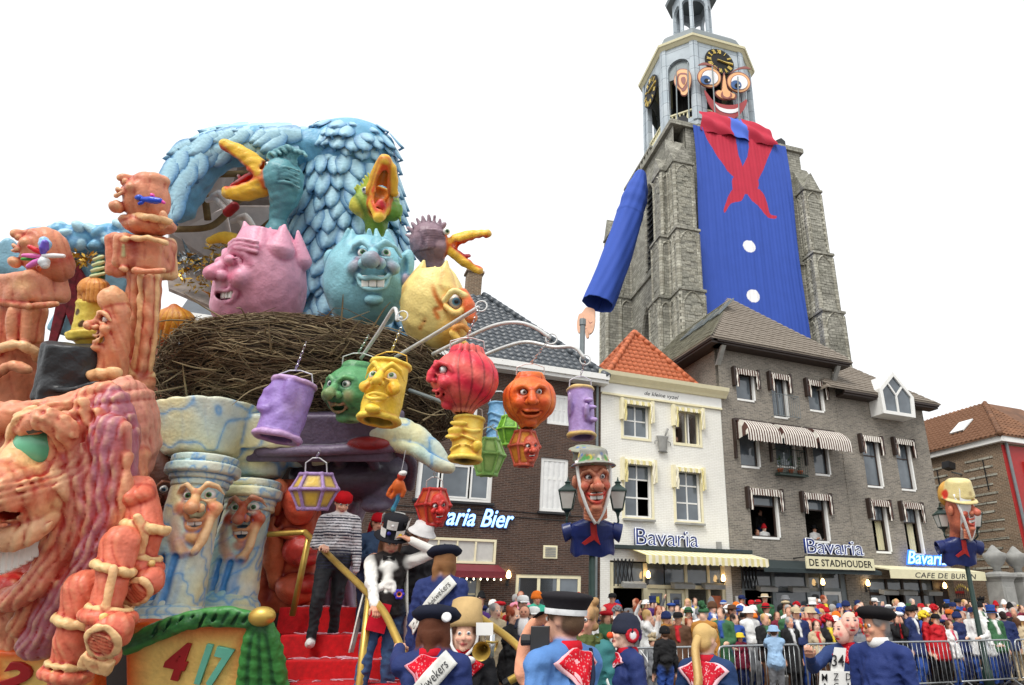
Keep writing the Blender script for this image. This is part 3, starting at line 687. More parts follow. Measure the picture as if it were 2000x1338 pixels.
for u0, u1 in ((.5, 2.05), (2.15, 3.75), (3.85, 5.5)):
 n = 20; G = []
 for k in range(7):
  t = k/6*math.pi/2; yy = -.95*math.sin(t); zz = 7.95+.75*math.cos(t); G.append([(u0+(u1-u0)*(i/n)+((.18*(1-2*i/n))*(1-k/6)), yy, zz) for i in range(n+1)])
 G.append([(u0+(u1-u0)*i/n, -.96, 7.73-.05*abs(math.sin(i*math.pi/2))) for i in range(n+1)])
 o = ssheet(MB().sheet(G).build('awning', M['stripe_brown'], h), .008)
 for s, uu in ((0, u0), (n, u1)):
  k = MB(); cx = [G[j][s] for j in range(7)]; k.add(cx+[(cx[0][0], 0, 7.95)], [tuple(range(8)) if s else tuple(range(7, -1, -1))]); ssheet(k.build('awning_side', M['stripe_brown'], o), .008)
 MB().box(u0-.03, u0+.06, -.12, -.003, 7.2, 8.75).box(u0+.06, u1, -.1, -.003, 8.68, 8.78).build('awning_box', M['darkwood'], o)
def balcony(h, u0, u1, z0, z1, mat):
 b = MB(); y = -.32
 for z in (z0, z1): b.tube([(u0, 0, z), (u0, y, z), (u1, y, z), (u1, 0, z)], .016, 6)
 k = int((u1-u0)/.1)
 for i in range(k+1): u = u0+(u1-u0)*i/k; b.tube([(u, y, z0), (u, y, z1)], .009, 5)
 return b.build('balcony_rail', mat, h)
balcony(h, 2.4, 3.6, 9.05, 9.95, M['zinc']); bl = balcony(h, 2.3, 3.65, 6.75, 7.7, M['green_iron']); MB().box(2.28, 3.67, -.34, -.02, 6.68, 6.72).build('balcony_floor', M['green_iron'], h)
for u in (2.45, 2.95, 3.4):
 p_ = thing('flower_pot', {2.45: 'left clay flower pot on the green iron balcony', 2.95: 'middle clay flower pot on the green iron balcony', 3.4: 'right clay flower pot on the green iron balcony'}[u], 'flower pot', floc(U+u, -.17, 6.725), TH, 'flower pots on the balcony')
 MB().lathe([(.07, 0), (.1, .16), (.12, .16), (.12, .2), (.09, .2)], 10).build('pot', M['terracotta'], p_, smooth=True)
 if 'plant' not in M: M['plant'] = plain('leaf_green', S(60, 88, 44), .7, var=.4, sc=20)
 q = MB()
 for k in range(40):
  a = random.random()*6.28; z = .2+random.random()*.5; r = .12*random.random(); c0 = np.array([r*math.cos(a), r*math.sin(a), z]); dd = np.array([random.uniform(-1, 1), random.uniform(-1, 1), random.uniform(-.2, 1)])*.06; ee = np.cross(dd, (0, 0, 1))*.6
  q.add([c0, c0+dd+ee, c0+2*dd, c0+dd-ee], [(0, 1, 2, 3)])
 q.build('leaves', M['plant'], p_)
f = MB()
for a, b in ((.4, .55), (1.75, 1.9), (3.3, 3.45), (4.0, 4.1), (4.95, 5.2)): f.box(a, b, .05, .2, 0, 3.2)
f.box(.55, 4.95, .06, .19, 2.5, 2.62); sf = f.build('shopfront_frame', M['zinc'], h)
for a, b in ((1.9, 3.3), (3.45, 4.0)): MB().box(a, b, .1, .11, .05, 2.5).build('pane', M['glass'], sf)
for a, b in ((.55, 1.75), (1.9, 3.3), (3.45, 4.95)): MB().box(a, b, .1, .11, 2.62, 3.15).build('transom_pane', M['glass'], sf)
d_ = MB().box(4.1, 4.22, .08, .16, .05, 2.5).box(4.83, 4.95, .08, .16, .05, 2.5).box(4.22, 4.83, .08, .16, 2.38, 2.5).box(4.22, 4.83, .08, .16, .05, .9).build('door', M['white'], h); MB().box(4.22, 4.83, .115, .125, .9, 2.38).build('pane', M['glass'], d_)
a = MB(); a.prism([(.55, 0, 3.55), (.55, -1.2, 3.18), (.55, -1.2, 3.05), (.55, -1.17, 3.05), (.55, -1.17, 3.15), (.55, 0, 3.5)], (5.3, 0, 0)); a.build('awning', M['awn_dark'], h)
for u in (.9, 2.3): heater(h, u, -.15, 2.5)
MB().box(.08, .36, -.04, 0, 1.5, 2.3).build('menu_case', M['white'], h)
MB().box(5.84, 5.9, -.025, -.001, 3.2, 11.5).build('downpipe', M['grey_brick'], h)
# ---------------- second grey building with a pentagonal dormer (u 10.95 .. 16)
h = house('grey_dormer_building', 'grey brick building with white pentagonal dormer right of taller one', 10.95); U = 10.95
ops = [(1.1, 2.0, 6.65, 8.6), (2.98, 3.85, 6.65, 8.65), (1.05, 1.9, 4.04, 5.9), (2.8, 3.72, 4.02, 5.9), (.4, 4.7, .02, 3.0)]
m = MB(); wall_open(m, .003, 5.05, 0, 10.45, ops, dep=.2)
m.box(.003, .3, .22, 8, 0, 10.45); m.box(4.75, 5.05, .22, 8, 0, 10.45); m.box(.01, 5.04, 7.7, 8, 0, 10.4); m.build('wall', M['grey_brick'], h)
MB().box(.3, 4.75, 2.6, 2.64, 0, 10.3).box(.3, 4.75, .3, 2.6, 3.2, 3.3).box(.3, 4.75, .3, 2.6, 6.1, 6.2).build('room_shade', M['black'], h)  # interior shade painted as black boxes here too
ev = MB()
for a, b in ((.0, 1.9), (3.72, 5.5)): ev.box(a, b, -.5, 0, 10.32, 10.4).box(a, b, -.58, -.46, 10.4, 10.58)
ev.build('eave', M['darkwood'], h)
E = [(-.9, -.6, 10.55), (5.6, -.6, 10.55), (5.6, 8.4, 10.55), (-.9, 8.4, 10.55)]; r1, r2 = (1.2, 3.2, 14.0), (1.2, 7.5, 14.0); m = MB()
m.prism([E[0], E[1], r1], (0, 0, -.06)); m.prism([E[1], E[2], r2, r1], (0, 0, -.06)); m.prism([E[3], E[0], r1, r2], (0, 0, -.06)); rf = m.build('roof', M['shingle'], h)
plane_tiles(rf, E[0], E[1], [r1], .34, .24, M['shingle'], 300, inview=lambda q: q[0] > .3)
pent = [(1.88, 9.65), (3.72, 9.65), (3.82, 10.6), (2.8, 11.65), (1.85, 10.75)]; c0 = np.mean(pent, 0)
d_ = MB().prism([(x, -.62, z) for x, z in pent], (0, 2.2, 0)).build('dormer', M['white'], h)
fr = MB(); inn = [c0+(np.array(p)-c0)*.82 for p in pent]
for i in range(5):
 a, b, a2, b2 = pent[i], pent[(i+1) % 5], inn[i], inn[(i+1) % 5]; fr.prism([(a[0], -.64, a[1]), (b[0], -.64, b[1]), (b2[0], -.64, b2[1]), (a2[0], -.64, a2[1])], (0, -.09, 0))
mid = np.array([2.8, 10.55])
for q in (inn[4], inn[2]): fr.bar((mid[0], -.68, mid[1]), ((q[0]+inn[3][0])/2, -.68, (q[1]+inn[3][1])/2), .07, .08)
fr.bar((mid[0], -.68, mid[1]), (2.78, -.68, inn[0][1]), .08, .08); fr.build('frame', M['white'], d_)
for P_ in ([inn[0], (2.75, inn[0][1]), tuple(mid-(.03, 0)), ((inn[4]+inn[3])/2), inn[4]], [(2.82, inn[1][1]), inn[1], inn[2], ((inn[2]+inn[3])/2), tuple(mid+(.03, 0))], [tuple(mid+(0, .05)), (inn[2]+inn[3])/2, inn[3], (inn[4]+inn[3])/2]):
 MB().prism([(p[0], -.645, p[1]) for p in P_], (0, -.015, 0)).build('pane', M['glass'], d_)
for i, (a, b, c_, d) in enumerate(ops[:4]):
 window(h, a, b-.08, c_, d, M['darkwood'], 1, (.66,), y=.1, fw=.06, openp=(0,) if i > 1 else ())
 MB().box(b-.075, b, -.03, .1, c_, d).box(a, b-.075, -.03, .08, c_-.08, c_).build('window_trim', M['white'], h)
 if i > 1: ssheet(MB().sheet([[(a+.45+.35*k/10, .3+.03*math.sin(k*2), z) for k in range(11)] for z in (c_, d)]).build('curtain', M['awn_cream'], h), .01)
 awning_small(h, a-.14, b+.14, d+.18, .22, .18, M['stripe_brown'])
f = MB()
for a, b in ((.4, .5), (1.35, 1.45), (2.2, 2.3), (3.2, 3.3), (3.9, 4.7)): f.box(a, b, .05, .2, 0, 3.0)
f.box(.5, 3.9, .06, .19, 2.4, 2.5); sf = f.build('shopfront_frame', M['darkwood'], h)
for a, b in ((.5, 1.35), (2.3, 3.2), (3.3, 3.9)): MB().box(a, b, .1, .11, .3, 2.4).build('pane', M['glass'], sf)
for a, b in ((.5, 1.35), (1.45, 2.2), (2.3, 3.2), (3.3, 3.9)): MB().box(a, b, .1, .11, 2.5, 3.0).build('transom_pane', M['glass'], sf)
a = MB(); a.prism([(.35, 0, 3.5), (.35, -1.25, 3.28), (.35, -1.25, 2.95), (.35, -1.22, 2.95), (.35, -1.22, 3.24), (.35, 0, 3.44)], (5.1, 0, 0)); aw = a.build('awning', M['awn_cream'], h)
lettering('CAFE DE BUREN', aw, 1.6, 4.9, 3.0, 3.19, -1.255, M['dark'], .004, .25, sp=1.1)
for u in (.75, 1.75, 3.1): heater(h, u, -.15, 2.45)
# ---------------- signs
def sign(name, label, u, z): return thing(name, label, 'sign', floc(u, 0, z), TH)
s = sign('neon_sign', 'blue script neon sign reading Bavaria Bier on the brown brick wall', -5.95, 4.2)
lettering('Bavaria Bier', s, 0, 2.95, 0, .55, -.06, M['neon'], .02, .35, 0, .012, 1.0)
lettering('Bavaria Bier', s, -.03, 2.98, -.03, .58, -.02, M['signblue'], .02, .35, .03, 0, 1.0, 'backing')
s = sign('wall_sign', 'raised blue Bavaria letters with white outline on the white house', 1.24, 3.86)
lettering('Bavaria', s, 0, 2.45, 0, .55, -.08, M['signblue'], .06, 0, .012, 0, 1.0); lettering('Bavaria', s, -.02, 2.47, -.02, .57, -.15, M['neonwhite'], 0, 0, .012, .02, 1.0, 'outline', 'NONE')
s = sign('wall_sign', 'raised blue Bavaria letters above the black and white name board', 7.55, 3.72)
lettering('Bavaria', s, 0, 2.65, 0, .52, -1.1, M['signblue'], .06, 0, .012, 0, 1.0); lettering('Bavaria', s, -.02, 2.67, -.02, .54, -1.17, M['neonwhite'], 0, 0, .012, .02, 1.0, 'outline', 'NONE')
MB().box(.3, .34, -1.1, -.0, -.1, -.06).box(2.2, 2.24, -1.1, 0, -.1, -.06).box(.1, 2.6, -1.14, -1.08, -.06, -.02).build('bracket', M['dark'], s)
s = sign('name_board', 'white board reading DE STADHOUDER in black capitals above the awning', 7.4, 3.2)
MB().box(0, 3.15, -1.27, -1.21, 0, .42).build('board', M['awn_cream'], s); MB().box(-.03, 3.18, -1.25, -1.22, -.03, 0).box(-.03, 3.18, -1.25, -1.22, .42, .45).build('frame', M['dark'], s)
lettering('DE STADHOUDER', s, .12, 3.03, .09, .33, -1.274, M['black'], .004, 0, .012, 0, 1.05)
s = sign('neon_sign', 'bright blue script neon Bavaria sign over the cream cafe awning', 13.3, 3.58)
lettering('Bavaria', s, 0, 2.2, 0, .5, -.3, M['neon'], .01, .35, 0, .006); lettering('Bavaria', s, -.04, 2.24, -.04, .54, -.26, M['neonblue'], .03, .35, .05, 0, 1, 'backing')
# ---------------- old brick house with clay roof on the right, its side wall facing the street
h = thing('old_brick_house', 'old brick house with weathered clay roof and red front at right edge', 'building', floc(19.55, -.9), TH)
m = MB(); m.box(0, 9, .0, 14, 0, 9.0); m.build('wall', M['old_brick'], h)
for i in range(13):
 z = 3.6+i*.4
 for k in range(3):
  y0 = .4+k*2.3+random.uniform(0, .7); MB().box(-.03, 0.002, y0, y0+random.uniform(1.2, 2.1), z, z+.09).build('stone_band', M['tower_lt'], h)
for y0 in (1.0, 3.6): MB().box(-.05, -.004, y0, y0+.04, 7.0, 8.4).build('wall_anchor', M['dark'], h)
MB().box(-.25, 9.2, -.3, -.002, 9.0, 9.3).box(-.25, -.002, -.002, 14, 9.0, 9.3).build('cornice', M['white'], h)
MB().tube([(.25, -.12, 0), (.25, -.12, 9.0)], .07, 8).build('downpipe', M['zinc'], h)
MB().box(.02, 8, -.03, -.003, 3.0, 8.9).build('red_front', M['redpaint'], h)
for k in range(3): window(h, 1.2+2*k, 2.2+2*k, 5.8, 8.2, M['redpaint'], 2, (.5,), y=-.1)
E = [(-.35, -.35, 9.3), (9.3, -.35, 9.3), (9.3, 14, 9.3), (-.35, 14, 9.3)]; r1, r2 = (3.2, 2.6, 12.0), (3.2, 11, 12.0); m = MB()
m.prism([E[0], E[1], (6, 2.6, 12.0), r1], (0, 0, -.06)); m.prism([E[3], E[0], r1, r2], (0, 0, -.06)); m.prism([E[1], E[2], r2, r1], (0, 0, -.06)); rf = m.build('roof', M['terracotta2'], h)
a, b = np.array(E[3]), np.array(E[0]); x = (b-a)/np.linalg.norm(b-a); q = np.array(r1)-a; u_ = q-x*(q@x); L = np.linalg.norm(u_)
roof_tiles(rf, a, x, u_/L, [(4, 0), (14.35, 0), ((np.array(r1)-a)@x, L), (4, L)], .26, .3, M['terracotta2'], inview=lambda q: q[1] < 6.5)
a, b = np.array(E[0]), np.array(E[1]); x = (b-a)/np.linalg.norm(b-a); q = np.array(r1)-a; u_ = q-x*(q@x); L = np.linalg.norm(u_); roof_tiles(rf, a, x, u_/L, [(0, 0), (3.5, 0), (3.5, L), (q@x, L)], .26, .3, M['terracotta2'], limit=0)
ridge(rf, E[0], r1, M['terracotta2'], .14)
for y0 in (2.2, 5.2):
 n_ = np.array([-2.7, 0, 3.55]); n_ /= np.linalg.norm(n_); up_ = np.array([3.55, 0, 2.7])/4.46; o = np.array([-.35, y0, 9.3])+up_*1.3+n_*.08
 MB().prism([o, o+(0, .8, 0), o+up_*1.1+np.array([0, .8, 0]), o+up_*1.1], n_*.06).build('skylight', M['curtain'], h)
MB().box(4.4, 8, -.2, 3, 9.6, 11.0).build('flat_dormer', M['zinc'], h); MB().tube([(4.2, .6, 10.4), (4.2, .6, 12.6)], .16, 12).lathe([(.2, 12.6), (.2, 12.8), (.1, 12.85)], 12, (4.2, .6, 0)).build('chimney_pipe', M['chrome'], h)
fl = thing('floodlight', 'grey floodlight on a bracket high on the old brick wall', 'floodlight', floc(20, 2.4, 7.9), TH)
MB().tube([(0, -1, 0), (-1.1, -1, .1)], .04, 6).box(-.02, 0, -1.15, -.85, -.25, .25).build('bracket', M['zinc'], fl); MB().box(-1.5, -1.05, -1.2, -.8, -.02, .3, rotm('Y', .2)).build('lamp_head', M['dark'], fl)
for k, (u, y) in enumerate(((16.95, -1.4), (18.2, -1.4))):
 t = thing('stone_gate_pillar', ['grey stone gate pillar with urn beside the iron gate', 'grey stone gate pillar with urn at right picture edge'][k], 'pillar', floc(u, y), TH, 'stone pillars of the gate')
 MB().box(-.45, .45, -.45, .45, 0, .5).box(-.36, .36, -.36, .36, .5, 2.9).box(-.26, .26, -.385, -.362, .7, 2.7).build('shaft', M['stone_grey'], t, bevel=.02)
 MB().lathe([(.5, 2.9), (.55, 3.0), (.66, 3.1), (.66, 3.2), (.3, 3.3)], 4, a0=math.pi/4).build('cap', M['stone_grey'], t)
 MB().lathe([(.16, 3.3), (.14, 3.45), (.3, 3.6), (.42, 3.85), (.44, 4.0), (.3, 4.05), (.2, 4.15), (.08, 4.3), (.01, 4.35)], 16).build('urn', M['stone_grey'], t, smooth=True)
t = thing('iron_gate', 'dark iron gate with gilt spear tips between grey corner and pillar', 'gate', floc(16.05, .2), TH)
for k in range(9):
 u = .12+k*.12; MB().tube([(u, 0, .1), (u, 0, 2.5+.25*math.sin(k/8*math.pi))], .013, 5).build('bar', M['dark'], t)
 MB().lathe([(.02, 0), (.035, .05), (.003, .16)], 6, (u, 0, 2.5+.25*math.sin(k/8*math.pi))).build('spear_tip', M['goldclock'], t)
MB().tube([(0, 0, .3), (1.15, 0, .3)], .02, 6).tube([(0, 0, 1.2), (1.15, 0, 1.2)], .02, 6).tube([(0, 0, 2.3), (1.15, 0, 2.3)], .02, 6).build('rail', M['dark'], t)
t = thing('garden_wall', 'low brick wall behind the iron gate', 'wall', floc(16.1, 2.5), TH); MB().box(0, 3.9, 0, .3, 0, 2.6).build('wall', M['red_brick'], t); MB().box(-.02, 3.9, -.04, .34, 2.6, 2.7).build('coping', M['redpaint'], t)
# ------------------------------------------------------------------ church tower dressed up as a giant
TT = math.atan(.33); TD = np.array([math.cos(TT), math.sin(TT), 0]); TE = np.array([-TD[1], TD[0], 0]); TO = at(1352, 450, 50)*np.array([1, 1, 0])
def tloc(x, y, z=0): return TO+TD*x+TE*y+np.array([0, 0, z])
def tpx(px, py, y=0): p = onplane(px, py, TO+TE*y, -TE); return float((p-TO)@TD), float(p[2])
def closed(pts, n=6):
 P = [np.asarray(p, float) for p in pts]; N = len(P); out = []
 for i in range(N):
  a, b, c, d = P[i-1], P[i], P[(i+1) % N], P[(i+2) % N]
  for k in range(n):
   t = k/n; out.append(.5*((2*b)+(c-a)*t+(2*a-5*b+4*c-d)*t*t+(3*b-a-3*c+d)*t**3))
 return out
h = thing('church_tower', 'weathered stone church tower with octagonal grey belfry dressed as a giant', 'tower', tuple(TO), TT)
BX0, BX1, BD = -1.3, 12.1, 13.4
def arch_pts(x0, x1, z0, zs, pointed=True, n=6):
 w = x1-x0; out = [(x0, z0), (x0, zs)]
 if pointed:
  for k in range(1, n): a = k/n*math.pi/3; out.append((x1-w*math.cos(a), zs+w*math.sin(a)))
  out.append(((x0+x1)/2, zs+w*.866))
  for k in range(n-1, 0, -1): a = k/n*math.pi/3; out.append((x0+w*math.cos(a), zs+w*math.sin(a)))
 else:
  for k in range(1, 2*n): a = math.pi-k/(2*n)*math.pi; out.append(((x0+x1)/2+w/2*math.cos(a), zs+w/2*math.sin(a)))
 return out+[(x1, zs), (x1, z0)]
def arch_wall(mb, X0, X1, Z0, Z1, x0, x1, z0, zs, th, fr, pointed=True, n=6):
 a = arch_pts(x0, x1, z0, zs, pointed, n);
 def q(p, y): return fr(p[0], y, p[1])
 def face(poly):
  mb.add([q(p, 0) for p in poly], [tuple(range(len(poly)))]); mb.add([q(p, th) for p in poly][::-1], [tuple(range(len(poly)))])
 face([(X0, Z0), (x0, Z0), (x0, zs), (X0, zs)]); face([(x1, Z0), (X1, Z0), (X1, zs), (x1, zs)])
 if z0 > Z0: face([(x0, Z0), (x1, Z0), (x1, z0), (x0, z0)])
 up_ = a[1:-1]; k = len(up_); m = k//2
 face([(X0, zs)]+up_[:m+1]+[(up_[m][0], Z1), (X0, Z1)]); face(up_[m:]+[(X1, zs), (X1, Z1), (up_[m][0], Z1)])
 for p, r in zip(a, a[1:]): mb.add([q(p, 0), q(r, 0), q(r, th), q(p, th)], [(3, 2, 1, 0)])
def tfr(ox, oy, ax, ay):
 def f(x, y, z): return (ox+ax*x-ay*y, oy+ay*x+ax*y, z)
 return f
b = MB(); b.box(BX0, BX1, .15, BD, 0, 21.5);
b.box(BX0+1.2, BX1, .15, BD, 21.5, 43.6)
fl = tfr(BX0, BD, 0, -1); MB().box(BX0+.9, BX0+1.15, 2, BD-1, 21.6, 43).build('shade_panel', M['black'], h)  # black panel behind the openings, its colour standing in for interior shade
arch_wall(b, 0, BD-.15, 21.5, 31, 4.9, 7.9, 21.6, 25.6, 1.1, fl); arch_wall(b, 0, BD-.15, 31, 43.6, 6.2, 8.2, 31.8, 39.2, 1.1, fl)
b.build('body', M['tower'], h)
lv = MB()
for k in range(14):
 z = 32+k*.62; lv.add([fl(6.2, .5, z+.45), fl(8.2, .5, z+.45), fl(8.2, .05, z), fl(6.2, .05, z)], [(0, 1, 2, 3)])
ssheet(lv.build('louvre', M['slate'], h), .06)
arc = MB()
for (x0, x1, z0, zs) in ((4.9, 7.9, 21.6, 25.6), (6.2, 8.2, 31.8, 39.2)):
 a = arch_pts(x0, x1, z0, zs); c = np.array([(x0+x1)/2, zs])
 arc.tube([fl(c[0]+(p[0]-c[0])*1.12, -.02, p[1]+(.25 if p[1] > zs else 0)) for p in a], .16, 6)
arc.build('arch_moulding', M['tower_lt'], h)
bands = MB()
for z in (21.4, 30.9): bands.box(BX0-.2, BX1+.2, 0, BD+.2, z, z+.3)
bands.box(BX0-.35, BX1+.35, -.1, BD+.3, 43.5, 44.0); bands.build('string_course', M['tower'], h)
pp = MB()
for (x0, y0, x1, y1) in ((BX0, 5.5, BX0, BD), (BX1, 3.5, BX1, BD)):
 L = math.hypot(x1-x0, y1-y0); k = int(L/.75); dx, dy = (x1-x0)/L, (y1-y0)/L
 for i in range(k): c = (i+.5)*L/k; pp.bar((x0+dx*(c-.2), y0+dy*(c-.2), 44.5), (x0+dx*(c+.2), y0+dy*(c+.2), 44.5), .2, 1.0)
 pp.bar((x0, y0, 45.1), (x1, y1, 45.1), .3, .24)
pp.build('parapet', M['tower'], h)
CX, CY, OW, OC = 4.9, 7.0, 5.2, 2.75
OV = [(OC, -OW), (OW, -OC), (OW, OC), (OC, OW), (-OC, OW), (-OW, OC), (-OW, -OC), (-OC, -OW)]
def octa(mb, k0, z0, k1, z1, cap=False):
 v = [(CX+x*k0, CY+y*k0, z0) for x, y in OV]+[(CX+x*k1, CY+y*k1, z1) for x, y in OV]; f = [(i, (i+1) % 8, 8+(i+1) % 8, 8+i) for i in range(8)]
 if cap: f += [tuple(range(7, -1, -1)), tuple(range(8, 16))]
 return mb.add(v, f)
o = MB(); octa(o, 1.12, 43.9, 1.1, 45.4); octa(o, 1.1, 45.4, 1.0, 45.9); o.build('belfry_plinth', M['tower'], h)
o = MB(); ZB, ZT = 45.9, 56.6
for i in range(8):
 a, c = np.array(OV[i]), np.array(OV[(i+1) % 8]); L = np.linalg.norm(c-a); d_ = (c-a)/L
 fr = tfr(CX+a[0], CY+a[1], d_[0], d_[1]); wide = L > 4.5
 ow = 3.3 if wide else 2.35; arch_wall(o, 0, L, ZB, ZT, (L-ow)/2, (L+ow)/2, ZB+1.0, 53.6 if not wide else 52.6, .5, fr, False)
 for s in (0, 1):
  p0, p1 = (0, .42) if s == 0 else (L-.42, L); q = [fr(p0, -.12, ZB+.6), fr(p1, -.12, ZB+.6), fr(p1, .0, ZB+.6), fr(p0, .0, ZB+.6)]; o.prism(q, (0, 0, ZT-ZB-.6))
 bal = MB()
 bal.bar(fr((L-ow)/2, .25, ZB+2.1), fr((L+ow)/2, .25, ZB+2.1), .22, .16); bal.bar(fr((L-ow)/2, .25, ZB+1.1), fr((L+ow)/2, .25, ZB+1.1), .22, .16)
 for j in range(int(ow/.4)):
  x = (L-ow)/2+.2+j*.4; bal.lathe([(.07, ZB+1.1), (.12, ZB+1.45), (.06, ZB+1.75), (.09, ZB+2.1)], 6, (*fr(x, .25, 0)[:2], 0))
 bal.build('balustrade', M['awn_cream'], h)
 if not wide: MB().prism([fr((L-ow)/2, .3, 52.6), fr((L+ow)/2, .3, 52.6), fr((L+ow)/2, .3, 54.7), fr((L-ow)/2, .3, 54.7)], tuple(np.array(fr(0, .3, 0))-np.array(fr(0, .2, 0)))).build('shutter', M['zinc'], h)
o.build('belfry', M['belfry'], h)
o = MB(); octa(o, .45, 45.9, .45, 56.4, True); o.build('dark_core', M['black'], h)  # black core standing in for the shade inside the belfry
o = MB(); octa(o, 1.02, 56.5, 1.07, 56.8, True); octa(o, 1.09, 56.8, 1.1, 57.05, True); o.build('cornice', M['awn_cream'], h)
o = MB(); prev = None
for t in range(7):
 a = t/6*math.pi/2; k = .45+.55*math.cos(a); z = 57.05+3.2*math.sin(a)
 if prev: octa(o, prev[0], prev[1], k, z)
 prev = (k, z)
octa(o, .45, 60.2, .42, 61.2, True); o.build('dome_roof', M['zinc'], h)
o = MB(); LV = [(CX+x*.38, CY+y*.38) for x, y in OV]
for i in range(8):
 a, c = np.array(LV[i]), np.array(LV[(i+1) % 8]); L = np.linalg.norm(c-a); d_ = (c-a)/L; fr = tfr(a[0], a[1], d_[0], d_[1])
 ow = L-.5; arch_wall(o, 0, L, 61.1, 68.2, .25, L-.25, 62.0, 66.6-ow*.3, .35, fr, False)
o.build('lantern', M['belfry'], h)
o = MB(); octa(o, .5, 68.2, .52, 68.6, True); octa(o, .44, 68.6, .1, 73, True); o.build('lantern_roof', M['zinc'], h)
STN, STR = [], MB(); ub_ = MB().box(-.5, .5, -.5, .5, -.5, .5).mesh(); ub_.materials.append(M['tower_lt']); ub2_ = MB().box(-.5, .5, -.5, .5, -.5, .5).mesh(); ub2_.materials.append(M['tower'])
def stones(f2, W, z0, z1, sd):
 rg = np.random.default_rng(sd); z = z0+.35
 while z < z1-.35:
  hh = rg.uniform(.24, .36); x = .1+rg.uniform(0, .3)
  while x < W-.4:
   l = rg.uniform(.35, .8); l = min(l, W-.1-x)
   if rg.random() < .72:
    a, b = np.array(f2(x+.01, -rg.uniform(.012, .05), z+.01)), np.array(f2(x+l-.015, .05, z+hh-.015)); STN.append(((a+b)/2, np.abs(b-a), rg.random() < .5))
   x += l
  z += hh
def buttress(px, py, ax, ay, w, stages, head):
 fr = tfr(px, py, ax, ay); m = MB(); lt = MB(); dk = MB()
 for (z0, z1, pr, ins) in stages:
  x0, x1 = ins, w-ins; m.prism([fr(x0, .3, z0), fr(x1, .3, z0), fr(x1, -pr, z0), fr(x0, -pr, z0)], (0, 0, z1-z0))
  m.prism([fr(x0-.12, .3, z1-.02), fr(x1+.12, .3, z1-.02), fr(x1+.12, -pr-.14, z1-.02), fr(x0-.12, -pr-.14, z1-.02)], (0, 0, .22))
  def panel(f2, X0, X1, n):
   W = (X1-X0)/n
   for i in range(n):
    a = arch_pts(X0+W*i+.12, X0+W*(i+1)-.12, z0+.5, z1-.55-W*.5); lt.tube([f2(p[0], -.02, p[1]) for p in a], .085, 5)
   for i in range(n+1): lt.tube([f2(X0+W*i, -.02, z0+.3), f2(X0+W*i, -.02, z1-.25)], .1, 5)
  panel(lambda x, y, z: fr(x, -pr+y, z), x0+.08, x1-.08, 1)
  if z1 > 24: stones(lambda x, y, z: fr(x0+x, -pr+y, z), x1-x0, max(z0, 19.5), z1, int(abs(px*7+py*13)+z1)); stones(lambda x, y, z: fr(x0+y, .1-x, z), pr, max(z0, 19.5), z1, int(z1*3+abs(px*5)))
  if pr > .8:
   panel(lambda x, y, z: fr(x0+y, .1-x, z), .0, pr+.05, 2); panel(lambda x, y, z: fr(x1-y, .1-x, z), .0, pr+.05, 2)
 zt = stages[-1][1]; pr = stages[-1][2]; x0, x1 = stages[-1][3], w-stages[-1][3]
 m.add([fr(x0, -pr, zt), fr(x1, -pr, zt), fr(x1, .3, zt+head), fr(x0, .3, zt+head), fr(x0, .3, zt), fr(x1, .3, zt)], [(0, 1, 2, 3), (0, 3, 4), (1, 5, 2), (4, 3, 2, 5), (0, 4, 5, 1)])
 xm = (x0+x1)/2; m.add([fr(x0, -pr-.1, zt), fr(x1, -pr-.1, zt), fr(xm, -pr-.1, zt+head*.55), fr(xm, .2, zt+head*.55), fr(x0, .2, zt), fr(x1, .2, zt)], [(0, 1, 2), (1, 5, 3, 2), (0, 2, 3, 4)])
 q = m.build('buttress', M['tower'], h); lt.build('blind_arch', M['tower_lt'], q)
ST = [(0, 25.6, 1.9, 0), (25.6, 31.4, 1.6, .08), (31.4, 38.3, 1.3, .16)]
buttress(BX0-.9, .15, 1, 0, 2.15, ST, 3.6); buttress(BX1-1.15, .15, 1, 0, 2.15, ST, 3.6)
buttress(BX0, 2.4, 0, -1, 2.2, ST, 3.6); buttress(BX0, BD+.6, 0, -1, 2.4, [(0, 22, 3.2, 0), (22, 31, 2.6, .08), (31, 38.3, 2.2, .16)], 4.0)
buttress(BX1, 0.3, 0, 1, 2.2, ST, 3.6)
for i, (c_, d_, lt_) in enumerate(sorted(STN, key=lambda q: q[0][0]*.4+q[0][1]-(8 if q[0][0] < 2 else 0))):
 if i < 300: o = link('stone', ub_ if lt_ else ub2_, h); o.location = c_; o.scale = d_
 else: STR.box(c_[0]-d_[0]/2, c_[0]+d_[0]/2, c_[1]-d_[1]/2, c_[1]+d_[1]/2, c_[2]-d_[2]/2, c_[2]+d_[2]/2)
STR.build('stones', M['tower'], h)['kind'] = 'stuff'
